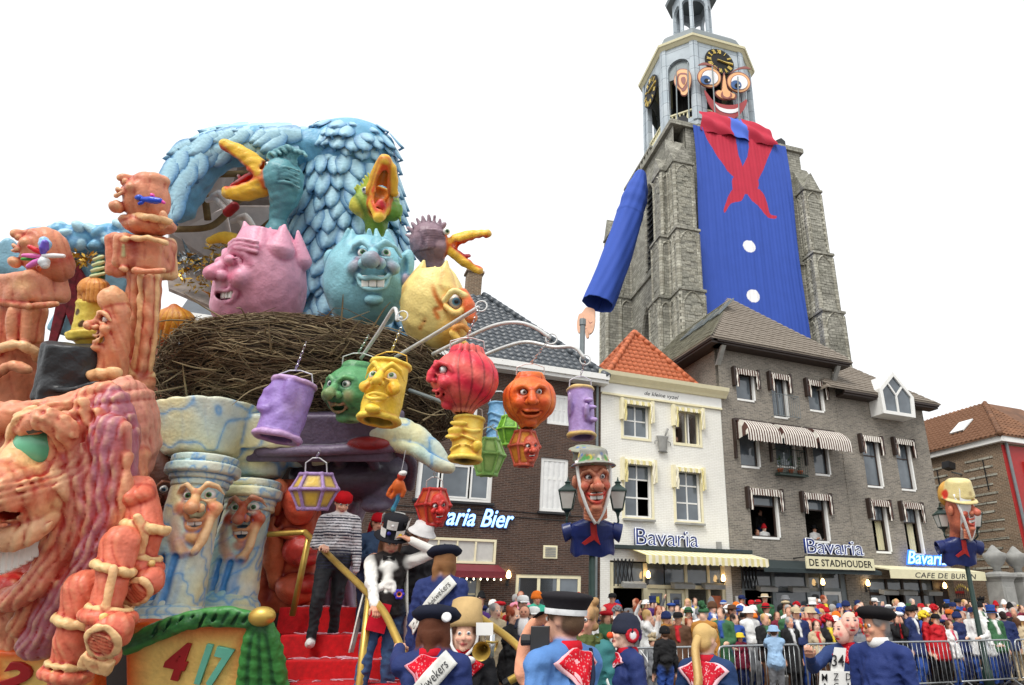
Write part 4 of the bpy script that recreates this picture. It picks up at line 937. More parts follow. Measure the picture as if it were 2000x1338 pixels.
def clock(label, fr, cz, r):
 t = thing('tower_clock', label, 'clock', tuple(TO), TT, 'clocks of the tower'); n = 32
 MB().prism([fr(r*math.cos(a), -.3, cz+r*math.sin(a)) for a in [2*math.pi*k/n for k in range(n)]], np.array(fr(0, -.12, 0))-np.array(fr(0, -.3, 0))).build('dial', M['black'], t)
 NUM = ['XII', 'I', 'II', 'III', 'IIII', 'V', 'VI', 'VII', 'VIII', 'IX', 'X', 'XI']
 for k, s in enumerate(NUM):
  a = math.pi/2-k*math.pi/6; m = MB(); wd = {'I': .1, 'V': .2, 'X': .2}; W = sum(wd[c] for c in s); x = -W/2; ca, sa = math.sin(a-math.pi/2+math.pi/2), math.cos(a)
  def P(u, v):
   R = r*.76+v; ux, uz = math.sin(a), -math.cos(a); return fr(R*math.cos(a)+u*ux, -.34, cz+R*math.sin(a)+u*uz)
  for c in s:
   q = wd[c]
   L = {'I': [((.5, -1), (.5, 1))], 'V': [((0, 1), (.5, -1)), ((.5, -1), (1, 1))], 'X': [((0, 1), (1, -1)), ((0, -1), (1, 1))]}[c]
   for (p0, p1) in L: m.bar(P(x+q*p0[0], p0[1]*r*.15), P(x+q*p1[0], p1[1]*r*.15), .065, .06)
   x += q
  m.build('numeral', M['goldclock'], t)
 for ang, L, wd in ((math.radians(-8), .62, .09), (math.radians(-3), .85, .07)):
  MB().bar(fr(-r*.2*math.cos(ang), -.4, cz-r*.2*math.sin(ang)), fr(r*L*math.cos(ang), -.4, cz+r*L*math.sin(ang)), wd*2, .06).build('hand', M['goldclock'], t)
clock('gilt numbered tower clock half hidden behind the giant eyes', lambda x, y, z: (CX+x, CY-OW+y, z), 54.3, 1.62)
clock('gilt numbered tower clock on the left side of belfry', lambda x, y, z: (CX-OW+y, CY-x, z), 53.6, 1.75)
def flatmat(name, c): M[name] = plain(name, c, .6, var=.04); return M[name]
SKN, SKD, MAR, EYW, EYB = flatmat('board_skin', S(240, 184, 130)), flatmat('board_outline', S(150, 92, 84)), flatmat('board_lip', S(168, 70, 72)), flatmat('board_white', S(244, 244, 244)), flatmat('board_blue', S(70, 104, 156))
def board(t, name, pts, y, mat, th=.1, cl=True, O=None, N=None, n=5):
 O = TO+TE*y if O is None else O; N = -TE if N is None else N
 P = [onplane(p[0], p[1], O, N) for p in pts]
 if cl: P = closed(P, n)
 o = MB().prism(P, -N*th).build(name, mat); return attach(o, t)
def bth(name, label, cat, px, py, y): return thing(name, label, cat, tuple(onplane(px, py, TO+TE*y, -TE)), TT)
YB = .9
for k, (cx, cy, iw, lab) in enumerate(((1385.5, 151, -6, 'giant painted eye board left of the painted nose'), (1443, 160.5, -4, 'giant painted eye board right of the painted nose'))):
 t = bth('eye_board', lab, 'painted board', cx, cy, YB); t['group'] = 'painted eyes of the giant'; al = math.radians(18)
 E2 = lambda rx, ry, ox=0, oy=0: [(cx+ox+rx*math.cos(a)*math.cos(al)-ry*math.sin(a)*math.sin(al), cy+oy+rx*math.cos(a)*math.sin(al)+ry*math.sin(a)*math.cos(al)) for a in [2*math.pi*i/12 for i in range(12)]]
 board(t, 'outline', E2(23.5, 20), YB, SKD, .1); board(t, 'lid', E2(22, 18.5), YB-.06, SKN, .05); board(t, 'rim', E2(17, 14.5, 1, 0), YB-.1, SKD, .03); board(t, 'white', E2(16, 13.5, 1.5, 0), YB-.14, EYW, .03)
 board(t, 'iris', [p for p in E2(10.5, 8.5, iw-1, 5)], YB-.18, EYB, .03); board(t, 'pupil', E2(5, 4.2, iw+1, 6.5), YB-.22, M['black'], .03); board(t, 'glint', E2(1.6, 1.6, iw+5, 6), YB-.26, EYW, .03)
 q = [(cx-22, cy-24), (cx-12, cy-29), (cx, cy-27), (cx+12, cy-21), (cx+20, cy-15), (cx+8, cy-21), (cx-4, cy-24), (cx-14, cy-24)]
 if k: q = [(2*cx-a+2, b-2) for a, b in q][::-1]
 board(t, 'eyebrow', q, YB-.1, SKD, .08)
t = bth('nose_board', 'giant painted nose board between the two painted eyes', 'painted board', 1417, 170, YB)
nz = [(1414, 141), (1417, 152), (1421, 172), (1430, 181), (1438, 185), (1437, 193), (1428, 194), (1420, 195), (1410, 194), (1400, 188), (1396, 181), (1402, 176), (1409, 176), (1411, 160)]
board(t, 'outline', nz, YB-.02, SKD, .1); c0 = np.mean(nz, 0); board(t, 'skin', [tuple(c0+(np.array(p)-c0)*.86) for p in nz], YB-.1, SKN, .06)
board(t, 'nostril_line', [(1408, 186), (1411, 178), (1413, 186), (1420, 190), (1426, 187), (1427, 180), (1430, 188), (1421, 193), (1412, 191)], YB-.13, SKD, .03)
t = bth('mouth_board', 'giant painted laughing mouth board with white teeth under the nose', 'painted board', 1418, 205, YB)
board(t, 'lips', [(1376, 176), (1383, 184), (1393, 196), (1408, 203), (1428, 205), (1447, 201), (1457, 194), (1459, 200), (1452, 215), (1440, 228), (1424, 233), (1408, 229), (1394, 217), (1383, 199)], YB+.05, MAR, .1)
board(t, 'teeth', [(1397, 202), (1406, 209), (1420, 213), (1434, 213), (1443, 210), (1440, 218), (1426, 221), (1411, 218), (1401, 211)], YB, EYW, .04)
dn = -(TD*.62+TE*.78); OE = tloc(CX-OC-1.6, CY-OW+.6)
t = thing('ear_board', 'giant painted ear board in the left belfry opening', 'painted board', tuple(onplane(1333, 165, OE, dn)), TT)
er = [(1333, 134), (1344, 136), (1350, 146), (1350, 162), (1345, 178), (1339, 187), (1331, 186), (1328, 178), (1320, 170), (1316, 158), (1319, 144), (1325, 136)]; c0 = np.array((1334, 158))
board(t, 'outline', er, 0, SKD, .1, O=OE, N=dn); board(t, 'skin', [tuple(c0+(np.array(p)-c0)*.93) for p in er], 0, SKN, .05, O=OE+dn*.06, N=dn)
board(t, 'inner_fold', [(1332, 142), (1342, 144), (1345, 153), (1343, 166), (1338, 176), (1332, 178), (1330, 174), (1322, 165), (1321, 154), (1325, 145)], 0, SKD, .03, O=OE+dn*.1, N=dn)
board(t, 'inner_skin', [(1333, 146), (1340, 147), (1342, 154), (1340, 162), (1336, 168), (1332, 172), (1326, 164), (1325, 154), (1328, 147)], 0, SKN, .03, O=OE+dn*.14, N=dn)
board(t, 'hollow', [(1334, 150), (1338, 151), (1339, 157), (1336, 165), (1331, 160), (1330, 153)], 0, SKD, .03, O=OE+dn*.18, N=dn)
for (a, b, y, ob) in (((1320, 130), (1323, 236), 0, 1), ((1343, 122), (1346, 230), 0, 1), ((1391, 130), (1397, 232), YB-.35, 0), ((1441, 150), (1444, 240), YB-.35, 0)):
 t2 = thing('scaffold_pole', {1320: 'thin scaffold pole left of the painted ear', 1343: 'thin scaffold pole right of the painted ear', 1391: 'thin scaffold pole through the left painted eye', 1441: 'thin scaffold pole through the right painted eye'}[a[0]], 'pole', (0, 0, 0), group='poles of the painted face')
 f_ = (lambda p: onplane(p[0], p[1], OE+dn*.5, dn)) if ob else (lambda p: onplane(p[0], p[1], TO+TE*y, -TE))
 A_, B_ = f_(a), f_(b); t2.location = B_; attach(MB().tube([A_, B_], .07, 6).build('tube', M['zinc']), t2)
def inpoly(P, x, y):
 P = np.array(P); r = np.zeros(x.shape, bool); j = len(P)-1
 for i in range(len(P)):
  c = (P[i, 1] > y) != (P[j, 1] > y); r ^= c & (x < (P[j, 0]-P[i, 0])*(y-P[i, 1])/(P[j, 1]-P[i, 1]+1e-9)+P[i, 0]); j = i
 return r
BLUE, RED = S(58, 88, 178), S(192, 50, 72)
def cloth(name, X, Z, Y, col, mat, th=.02):
 n, m = X.shape; v = np.stack([X, Y, Z], -1).reshape(-1, 3); i, j = np.meshgrid(np.arange(n-1), np.arange(m-1), indexing='ij')
 f = np.stack([i*m+j, i*m+j+1, (i+1)*m+j+1, (i+1)*m+j], -1).reshape(-1, 4); me = mesh_np(v, f, True); setcol(me, col.reshape(-1, 3)); o = link(name, me, None, mat); return o
t = thing('giant_smock', 'huge blue cloth with painted red kerchief and white buttons hung on the tower', 'banner', tuple(TO), TT)
nx, nz_ = 240, 420; X, Z = np.meshgrid(np.linspace(.5, 10.35, nx), np.linspace(18, 43.75, nz_), indexing='ij')
Yd = -.15-.032*np.sin(X*2.3+1.5*np.sin(Z*.21+X*.3))*(1-.6*(X/10))-.024*np.sin(X*7.1+Z*.22+np.sin(Z*.5))*(.4+.6*np.sin(X*.7+.4)**2)-.3*np.sin((Z-18)/25.7*math.pi)-.012*np.sin(X*17+Z*.3)
XX = X+.12*np.sin(Z*.35)*(np.abs(X-5.4)/5)
col = np.tile(np.array(BLUE, np.float32), (nx, nz_, 1))
def tp(pts): return [tpx(a, b) for a, b in pts]
red = [tp([(1367, 244), (1380, 275), (1398, 308), (1418, 338), (1432, 352), (1440, 356), (1456, 352), (1448, 328), (1440, 305), (1437, 285), (1432, 244)]),
    tp([(1458, 248), (1461, 290), (1457, 310), (1448, 328), (1446, 350), (1476, 358), (1488, 335), (1498, 310), (1512, 279)]),
    closed(tp([(1428, 352), (1450, 346), (1474, 354), (1478, 366), (1470, 378), (1450, 384), (1430, 378)])),
    closed(tp([(1432, 370), (1450, 380), (1444, 396), (1428, 400), (1420, 406), (1412, 420), (1409, 416), (1414, 400), (1420, 385)])),
    closed(tp([(1456, 380), (1474, 372), (1488, 384), (1494, 400), (1500, 422), (1512, 426), (1511, 431), (1500, 431), (1490, 424), (1478, 408), (1466, 398)]))]
for p in red: col[inpoly(p, XX, Z)] = RED
for (a, b) in ((1458.5, 486), (1466.5, 582)):
 cx, cz = tpx(a, b); q = ((XX-cx)*math.cos(.3)+(Z-cz)*math.sin(.3))/.62, (-(XX-cx)*math.sin(.3)+(Z-cz)*math.cos(.3))/.6; col[q[0]**2+q[1]**2 < 1] = S(246, 246, 246)
M['banner'] = colmat('banner_cloth', .7, 3, .12, .08, .25, .7)
cloth('smock_front', XX, Z, Yd, col, M['banner']).parent = t
nx, nz_ = 80, 40; a, bb = np.meshgrid(np.linspace(0, 1, nx), np.linspace(0, 1, nz_), indexing='ij')
x_lo, x_hi = 1.25+8.0*a, 1.7+7.1*a; X = x_lo+(x_hi-x_lo)*bb; Z = 43.3+3.0*bb+.25*np.sin(a*3.14)*bb; Y = -.36+1.0*bb**1.5+.12*np.sin(a*30+bb*5)*(1-bb*.5)+.15*np.sin(a*11+bb*9)-.25*np.sin(bb*3.14)
col = np.tile(np.array(RED, np.float32), (nx, nz_, 1)); col[(a > .42-.02*bb) & (a < .64-.02*bb)] = S(84, 116, 214)
cloth('collar', X, Z, Y, col, M['banner']).parent = t
for k, (x, lab) in enumerate(((-.2, 'black floodlight box on the left corner of the tower ledge'), (10.2, 'black floodlight box on the right corner of the tower ledge'))):
 t = thing('floodlight_box', lab, 'floodlight', tuple(tloc(x, .2, 44.0)), TT, 'floodlights on the tower'); MB().prism([(-.5, 0, 0), (.5, 0, 0), (.5, 0, .7), (.1, 0, 1.0), (-.5, 0, .6)], (0, .8, 0)).build('housing', M['dark'], t)
a, b = at(1253, 335, 52.5), at(1168, 594, 51.5); ax_ = (b-a)/np.linalg.norm(b-a); L = np.linalg.norm(b-a)
t = thing('giant_sleeve', 'long blue cloth sleeve hanging from the left side of tower', 'banner', tuple(a))
_, u_, v_ = perp(ax_); n, m = 160, 48; G = []; cs = []
for i in range(n+1):
 s = i/n; r = (.25+.85*min(1, s/.2)**.6 if s < .2 else 1.1)+.25*s; c = a+ax_*L*s+np.array([.5, 0, -.3])*math.sin(s*math.pi)*.5
 G.append([c+(u_*math.cos(q)+v_*math.sin(q))*(r*(1+.03*math.sin(q*5+s*9)+.025*math.sin(q*11-s*14)+.03*math.sin(s*60)*(s < .35))) for q in [2*math.pi*k/m for k in range(m+1)]])
o = MB().sheet(G).build('sleeve', None, smooth=True); setcol(o.data, BLUE); o.data.materials.append(M['banner']); attach(ssheet(o, .04), t)
t = thing('giant_hand', 'painted flat giant hand hanging out of the blue sleeve', 'painted board', tuple(at(1148, 625, 51.5)))
OH = at(1148, 625, 51.3); NH = -np.array([.15, .98, 0]); fe = flatmat('board_hand', S(226, 178, 148))
def hb(name, pts, off, mat, th): return board(t, name, pts, 0, mat, th, O=OH+NH*off, N=NH)
hb('palm', [(1146, 600), (1160, 604), (1162, 612), (1161, 625), (1157, 636), (1148, 640), (1138, 634), (1133, 618), (1140, 606)], 0, fe, .25)
for i, (x, y0, x1, y1) in enumerate(((1135, 614, 1131, 650), (1141, 618, 1139, 657), (1147, 620, 1147, 660), (1153, 620, 1152, 652))):
 dx = 4.2; hb('finger', [(x-dx, y0), (x+dx, y0), (x1+dx*.9, (y0+y1)/2), (x1+dx*.7, y1-3), (x1, y1), (x1-dx*.7, y1-3), (x1-dx, (y0+y1)/2)], .12+.1*i, fe, .2)
hb('thumb', [(1156, 612), (1162, 620), (1160, 640), (1155, 650), (1151, 648), (1153, 636), (1152, 622)], .6, fe, .2)
for pts in ([(1139, 618), (1143, 628), (1144, 640), (1142, 628)], [(1148, 624), (1152, 630), (1158, 628), (1152, 632)], [(1136, 640), (1141, 642), (1146, 641), (1141, 644)]): hb('crease_line', pts, .84, SKD, .02)
# ------------------------------------------------------------------ sculpted figures
class Fig:
 def __init__(s, name, label, cat, px, py, Y, group=None, R=None, base=None, k=1):
  s.px, s.py, s.s = px, py, mpp(px, py, Y)*k; s.R = CAMR if R is None else R; s.T = np.asarray(s.R)*s.s
  s.A = at(px, py, Y); s.Ti = np.linalg.inv(s.T); s.t = thing(name, label, cat, tuple(s.A), 0, group)
 def q(s, px, py, d=0):
  z = float((s.A-CC)@FW); return s.Ti@(CC+ray(px, py)*(z+d*s.s)-s.A)
 def w(s, p): return s.A+s.T@np.asarray(p, float)
 def body(s, name, sc, res=2.5, mat=None, parent=None):
  if getattr(sc, 'carve', 0): sc.disp(carving(sc.carve, int(s.px)))
  o = link(name, sc.mesh(res, s.T), parent or s.t, mat or M['paint']); return o
 def mb(s, name, mb, mat, parent=None, smooth=False, col=None):
  v = np.array(mb.v)@s.T.T; me = mesh_np(v, mb.f, smooth)
  if col is not None: setcol(me, col)
  return link(name, me, parent or s.t, mat)
 def eye(s, c, r, look=(0, -1, 0), iris=(.02, .2, .05), ir=.5, pr=.25, parent=None, white=(.82, .82, .8), name='eye'):
  d, u, v = perp(look); n, m = 20, 14; P = []; C = []
  for i in range(m+1):
   a = math.pi*i/m
   for k in range(n): b = 2*math.pi*k/n; P.append(np.asarray(c)+r*(d*math.cos(a)+(u*math.cos(b)+v*math.sin(b))*math.sin(a))); C.append((.01, .01, .01) if a < pr else (iris if a < ir else white))
  f = [(i*n+k, i*n+(k+1) % n, (i+1)*n+(k+1) % n, (i+1)*n+k) for i in range(m) for k in range(n)]
  me = mesh_np(np.array(P)@s.T.T, f, True); setcol(me, np.array(C)); return link(name, me, parent or s.t, M['gloss'])
def face(fig, sc, C, Rm, w, skin, dark, red=None, curv=.35, cz=0, iris=(.02, .2, .05), look=None, eyes=True, mo=1., mw=1., smile=.12, nose=1., teeth=4, tl=None, brow=1., eh=1., lipc=None, chin=1., ek=1., redn=1., cheek=1., hollow=(.05, .01, .01)):
 C = np.asarray(C, float); Rm = np.asarray(Rm, float); red = red or dark; lipc = lipc or red
 def p(a, b, c): return C+Rm@np.array([a, -(b-curv*a*a-cz*c*c), c])*w
 k = .1*w
 for s in (-1, 1):
  sc.ell(p(.42*s, .02, .38), (.27*w, .22*w, .2*w*eh), R=Rm, mode='sub', k=.12*w, edge=dark, ea=.7)
  if not eyes: sc.ell(p(.42*s, -.06, .36), .23*w, k=.03*w, col=skin, edge=dark, ea=.6); sc.chain([p(.2*s, .12, .3), p(.42*s, .17, .26), p(.64*s, .1, .3)], .025*w, k=.03*w, col=dark)
  sc.chain([p(.1*s, .2, .52), p(.4*s, .24, .52+.2*brow), p(.72*s, .12, .5+.12*brow), p(.92*s, .02, .3)], [.1*w, .12*w, .1*w, .05*w], k=.14*w, col=skin, edge=dark, ea=.55)
  sc.chain([p(.14*s, .12, .2), p(.4*s, .17, .12), p(.7*s, .1, .22)], [.04*w, .06*w, .03*w], k=.06*w, edge=dark, ea=.6)
  sc.ell(p(.62*s, .08, -.2), (.34*w*cheek, .26*w, .3*w*cheek), R=Rm, k=.22*w, col=skin); sc.spot(p(.62*s, .2, -.18), .42*w, red, .75*redn, .9)
  sc.crease([p(.3*s, .2, .0), p(.58*s, .24, -.42), p(.72*s, .2, -.8)], .035*w, 0, dark, k=.06*w, ea=.8)
 sc.chain([p(0, .15, .5), p(0, .3, .2), p(0, .5*nose, -.08)], [.14*w, .2*w, .23*w*nose], k=.14*w, col=skin, edge=dark, ea=.5)
 for s in (-1, 1):
  sc.ell(p(.2*s*nose, .3*nose, -.14), .15*w*nose, k=.08*w, col=skin, edge=dark, ea=.5); sc.ell(p(.13*s*nose, .4*nose, -.24), .06*w*nose, mode='sub', k=.05*w, col=dark)
 sc.spot(p(0, .5*nose, -.06), .36*w*nose, red, .8*redn, .9)
 hw = .55*mw; up_ = smile
 sc.ell(p(0, .1, -.72-.05*mo), (hw*w, .34*w, .2*w*mo), R=Rm, mode='sub', k=.08*w, col=hollow)
 U = [p(-hw*1.1, .12, -.62+up_), p(-hw*.6, .26, -.64), p(0, .32, -.62), p(hw*.6, .26, -.64), p(hw*1.1, .12, -.62+up_)]
 Lw = [p(-hw*1.08, .12, -.66+up_), p(-hw*.7, .22, -.74-.14*mo), p(0, .3, -.78-.2*mo), p(hw*.7, .22, -.74-.14*mo), p(hw*1.08, .12, -.66+up_)]
 sc.chain(spline(U, 3), .075*w, k=.07*w, col=lipc, edge=dark, ea=.5); sc.chain(spline(Lw, 3), .085*w, k=.07*w, col=lipc, edge=dark, ea=.5)
 sc.ell(p(0, .16, -1.25-.1*mo), (.34*w*chin, .26*w*chin, .22*w*chin), R=Rm, k=.2*w, col=skin, edge=dark, ea=.4)
 ch = []
 if eyes:
  for s in (-1, 1): ch.append(('eye', p(.42*s, -.02, .36), .21*w*ek, look if look is not None else Rm@np.array([.15, -1, .1]), iris))
 tw = hw*1.5/max(teeth, 1)
 for i in range(teeth):
  a = (i-(teeth-1)/2)*tw; ch.append(('tooth', p(a, .2, -.74), (tw*.46*w, .06*w, (tl or .1)*w), Rm))
 def finish(parent=None):
  for c in ch:
   if c[0] == 'eye': fig.eye(c[1], c[2], c[3], c[4], parent=parent)
   else:
    b = MB(); h = c[2]; b.box(-h[0], h[0], -h[1], h[1], -h[2], h[2], c[3], c[1]); o = fig.mb('tooth', b, M['tooth'], parent); bv = o.modifiers.new('bevel', 'BEVEL'); bv.width = .25*h[0]*fig.s; bv.segments = 2
 return finish
M['tooth'] = plain('tooth_white', S(240, 240, 234), .3, var=.03)
def turn(yaw=0, pitch=0, roll=0):
 return rotm('Y', roll)@rotm('Z', yaw)@rotm('X', -pitch)
def wob(amp, L, seed=0):
 r = np.random.default_rng(seed); n = 9; K = r.normal(size=(n, 3)); K = K/np.linalg.norm(K, axis=1)[:, None]*(2*math.pi/L)*r.uniform(.35, 1.25, n)[:, None]; ph = r.random(n)*6.28
 def f(p): return amp*.22*sum(np.sin(p@K[i].astype(np.float32)+np.float32(ph[i])) for i in range(n))
 return f
def carving(a, seed):
 w1, w2 = wob(1, 70, seed), wob(1, 34, seed+3)
 def f(p): return a*(.52-np.abs(np.sin((p[..., 0]+.7*p[..., 1])*.12+.03*p[..., 2]+2.0*w1(p)))**.65)+a*.16*w2(p)
 return f
# ------------------------------------------------------------------ hanging lanterns
def hook(fig, top, w_, hgt, chain_to=None, mat='grey_tube'):
 x, y, z = top; P = [(x-w_, y, z), (x-w_*.95, y, z+hgt*.7), (x-w_*.3, y, z+hgt), (x+w_*.3, y, z+hgt), (x+w_*.95, y, z+hgt*.7), (x+w_, y, z)]
 fig.mb('bail', MB().tube(P, 1.3, 6), M[mat])
 if chain_to is not None:
  a, b = np.array([x, y, z+hgt]), np.array(chain_to, float); L = np.linalg.norm(b-a); n = max(3, int(L/7)); m = MB()
  d, u, v = perp(b-a)
  for i in range(n):
   c = a+(b-a)*(i+.5)/n; uu = u if i % 2 else v; h = L/n*.62
   m.tube([c+d*h*math.cos(t)+uu*2.0*math.sin(t) for t in [2*math.pi*j/8 for j in range(8)]], .7, 4, closed=True)
  fig.mb('chain', m, M['chrome'])
G_L = 'face lanterns hanging from the float arms'
def can(label, px, py, Y, w, hh, base, light, dark, tilt, rim, facefn=None, chain_to=None, hookm='grey_tube', top=None, folds=True):
 w *= .84; hh *= .92
 f = Fig('can_lantern', label, 'lantern', px, py, Y, G_L); s = Sculpt(base); s.cav = (dark, light, .9); ax = rotm('Y', tilt)@rotm('X', math.radians(-24))
 up_ = ax@np.array([0, 0, 1.])
 s.cyl(-up_*hh, up_*hh, w*.92, w*.9, r=5, k=4, col=base)
 for k in (-1, 1):
  rr = w*.93; R_ = [up_*hh*.93*k+ax@np.array([rr*math.cos(a), rr*math.sin(a), 0]) for a in [2*math.pi*i/16 for i in range(17)]]
  s.chain(R_, w*(.13 if k < 0 else .09), k=5, col=rim, edge=dark, ea=.45)
 if folds:
  for i in range(3):
   z = hh*(-.5+.4*i)
   s.chain(spline([up_*z+ax@np.array([w*1.0*math.cos(a), w*1.0*math.sin(a), 4*math.sin(3*a+i)]) for a in (-2.6, -2.1, -1.6, -1.1, -.6)], 3), w*.07, k=w*.16, col=base, edge=dark, ea=.5)
 s.cyl(-up_*hh*1.15, -up_*hh*.2, w*.66, w*.62, r=2, mode='sub', k=3, col=(.02, .02, .02))
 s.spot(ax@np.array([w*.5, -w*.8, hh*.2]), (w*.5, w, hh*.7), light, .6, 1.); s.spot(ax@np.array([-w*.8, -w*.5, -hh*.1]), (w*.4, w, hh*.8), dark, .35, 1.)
 fin = facefn(f, s, ax) if facefn else None
 s.disp(wob(1.2, 26, int(px))); f.body('shell', s, max(2.0, w/26))
 if fin: fin()
 hook(f, up_*hh*.95, w*.8, 26, None if chain_to is None else f.q(*chain_to), hookm)
 return f
PU, PUL, PUD = S(158, 130, 200), S(206, 182, 222), S(110, 70, 150)
YE, YEL, YED = S(246, 212, 66), S(252, 232, 130), S(214, 120, 30)
def bulge(at_, w):
 def fn(f, s, ax):
  for (a, c, r) in at_: s.ell(ax@np.array([w*math.cos(a), w*math.sin(a), c]), r, k=w*.25, edge=None)
  return None
 return fn
can('lilac can lantern hanging in front of the twig nest', 559, 801, 6.9, 52, 64, PU, PUL, PUD, math.radians(8), S(196, 160, 206), lambda f, s, ax: [s.ell(ax@np.array([36*math.cos(a), 36*math.sin(a), c]), r, k=16, col=PU, edge=PUD, ea=.4) for a, c, r in ((-2.6, 6, (16, 12, 12)), (-2.2, -8, (20, 12, 7)), (-2.5, 30, (16, 10, 7)), (-1.2, 24, (8, 9, 26)))] and None, (598, 668), folds=False)
def ff(f, s, ax):
 C = ax@np.array([2, -44, 4.]); return face(f, s, C, ax@turn(-.05), 42, YE, S(205, 110, 20), S(240, 160, 30), curv=.55, iris=S(70, 140, 60), mo=.55, mw=.75, teeth=0, lipc=S(246, 206, 60), nose=.95, brow=1.7, eh=1.2, smile=-.02, hollow=S(190, 100, 20))
can('yellow can lantern with a pouting face hanging before the nest', 752, 766, 6.7, 48, 66, YE, YEL, YED, math.radians(5), S(250, 218, 80), ff, (783, 640), 'gold', folds=False)
can('blank yellow can lantern below the red pumpkin lantern', 913, 858, 6.4, 38, 47, S(238, 200, 70), YEL, S(206, 130, 50), math.radians(1), S(244, 214, 90), lambda f, s, ax: [s.ell(ax@np.array([38*math.cos(a), 38*math.sin(a), c]), r, k=8, col=S(238, 200, 70), edge=S(196, 100, 40), ea=.6) for a, c, r in ((-2.1, 8, (14, 6, 7)), (-1.9, 22, (18, 5, 5)), (-2.2, -4, (14, 5, 4)), (-.8, -20, (10, 6, 10)))] and None, None)
can('lilac can lantern with yellow rim hanging near the white house', 1135, 806, 7.2, 33, 55, S(168, 142, 200), S(214, 190, 214), S(110, 76, 140), math.radians(-3), S(222, 190, 92), lambda f, s, ax: [s.ell(ax@np.array([33*math.cos(a), 33*math.sin(a), c]), r, k=8, col=S(168, 142, 200), edge=PUD, ea=.5) for a, c, r in ((-1.0, 16, (8, 6, 5)), (-.9, 2, (12, 6, 4)), (-1.2, -8, (5, 6, 16)), (-.7, -22, (8, 6, 5)), (-2.2, 10, (5, 5, 22)))] and None, (1143, 705), folds=False)
can('plain blue can lantern behind the blank yellow one', 972, 825, 8.6, 26, 42, S(110, 160, 200), S(160, 200, 220), S(60, 110, 160), 0, S(110, 160, 200))
def ballL(name, label, px, py, Y, r, base, light, dark, ridges, facefn, chain_to=None, ridge_axis=None, neck=True):
 f = Fig(name, label, 'lantern', px, py, Y, G_L); s = Sculpt(base); s.cav = (dark, light, .8); ax = rotm('X', math.radians(-20)); up_ = ax@np.array([0, 0, 1.])
 s.ell((0, 0, 0), (r, r, r*.93), k=4, col=base)
 s.cyl(up_*r*.8, up_*r*1.02, r*.55, r*.5, r=4, k=8, col=base, edge=dark, ea=.5)
 if neck: s.cyl(-up_*r*1.08, -up_*r*.6, r*.3, r*.45, r=3, k=12, col=light, edge=dark, ea=.7); s.cyl(-up_*r*1.2, -up_*r*.8, r*.2, r=2, mode='sub', k=2, col=(.02, .02, .02))
 if ridges:
  n, amp, mask = ridges
  def dfn(p):
   q = p@np.asarray(ax, np.float32); a = np.arctan2(q[..., 0], -q[..., 1]); m = mask(a, q[..., 2]/r); return amp*m*(np.abs(np.sin(a*n/2+.5*np.sin(q[..., 2]/r*2)))**.6*-1+.6)
  s.disp(dfn)
  def pfn(p):
   q = p@np.asarray(ax, np.float32); a = np.arctan2(q[..., 0], -q[..., 1]); m = mask(a, q[..., 2]/r); return m*np.clip(1-2.2*np.abs(np.sin(a*n/2+.5*np.sin(q[..., 2]/r*2))), 0, 1)*.85
  s.paint(pfn, dark)
  s.paint(lambda p: np.clip(.5+.5*np.sin(p@np.array([.05, .03, .09], np.float32)*1.2), 0, 1)*.35, light)
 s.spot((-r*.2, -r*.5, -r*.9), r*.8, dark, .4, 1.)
 fin = facefn(f, s) if facefn else None
 s.disp(wob(1.0, 22, int(px))); f.body('shell', s, max(1.7, r/28))
 if fin: fin()
 hook(f, up_*r, r*.55, 22, None if chain_to is None else f.q(*chain_to)); return f
ballL('round_lantern', 'round green lantern with laughing face beside the yellow can', 692, 765, 7.4, 56, S(84, 150, 96), S(150, 196, 130), S(30, 84, 60), None,
   lambda f, s: face(f, s, (-14, -47, 4), turn(-.25), 38, S(92, 156, 100), S(28, 80, 56), S(190, 130, 100), curv=.5, cz=.3, iris=S(70, 110, 90), mo=1.2, mw=.9, teeth=0, smile=.28, nose=1.3, lipc=S(160, 110, 84), hollow=S(60, 24, 20), redn=.8), (720, 655))
ballL('round_lantern', 'big round red pumpkin lantern with a face turned left', 908, 741, 6.3, 63, S(222, 40, 66), S(244, 150, 120), S(130, 16, 40), (15, 4.5, lambda a, z: np.clip((a+.55)*3, 0, 1)),
   lambda f, s: face(f, s, (-44, -38, 6), turn(-1.05), 40, S(226, 52, 74), S(140, 14, 40), S(232, 80, 90), curv=.5, cz=.35, iris=S(120, 90, 90), mo=.7, mw=.75, teeth=0, smile=.1, nose=.75, lipc=S(214, 34, 60), ek=.85), (935, 600))
ballL('round_lantern', 'round orange pumpkin lantern with a wide grin', 1034, 781, 6.6, 51, S(226, 98, 36), S(244, 160, 70), S(168, 40, 20), (17, 3.2, lambda a, z: np.clip((np.abs(a-.15)-.62)*4, 0, 1)),
   lambda f, s: face(f, s, (9, -43, 6), turn(.25), 34, S(230, 104, 44), S(160, 36, 18), S(220, 70, 40), curv=.45, cz=.3, iris=S(120, 90, 60), mo=1.0, mw=1.15, teeth=0, smile=.34, nose=1.1, lipc=S(226, 92, 44), hollow=S(110, 24, 14), ek=.85, eh=.8), (1075, 660))
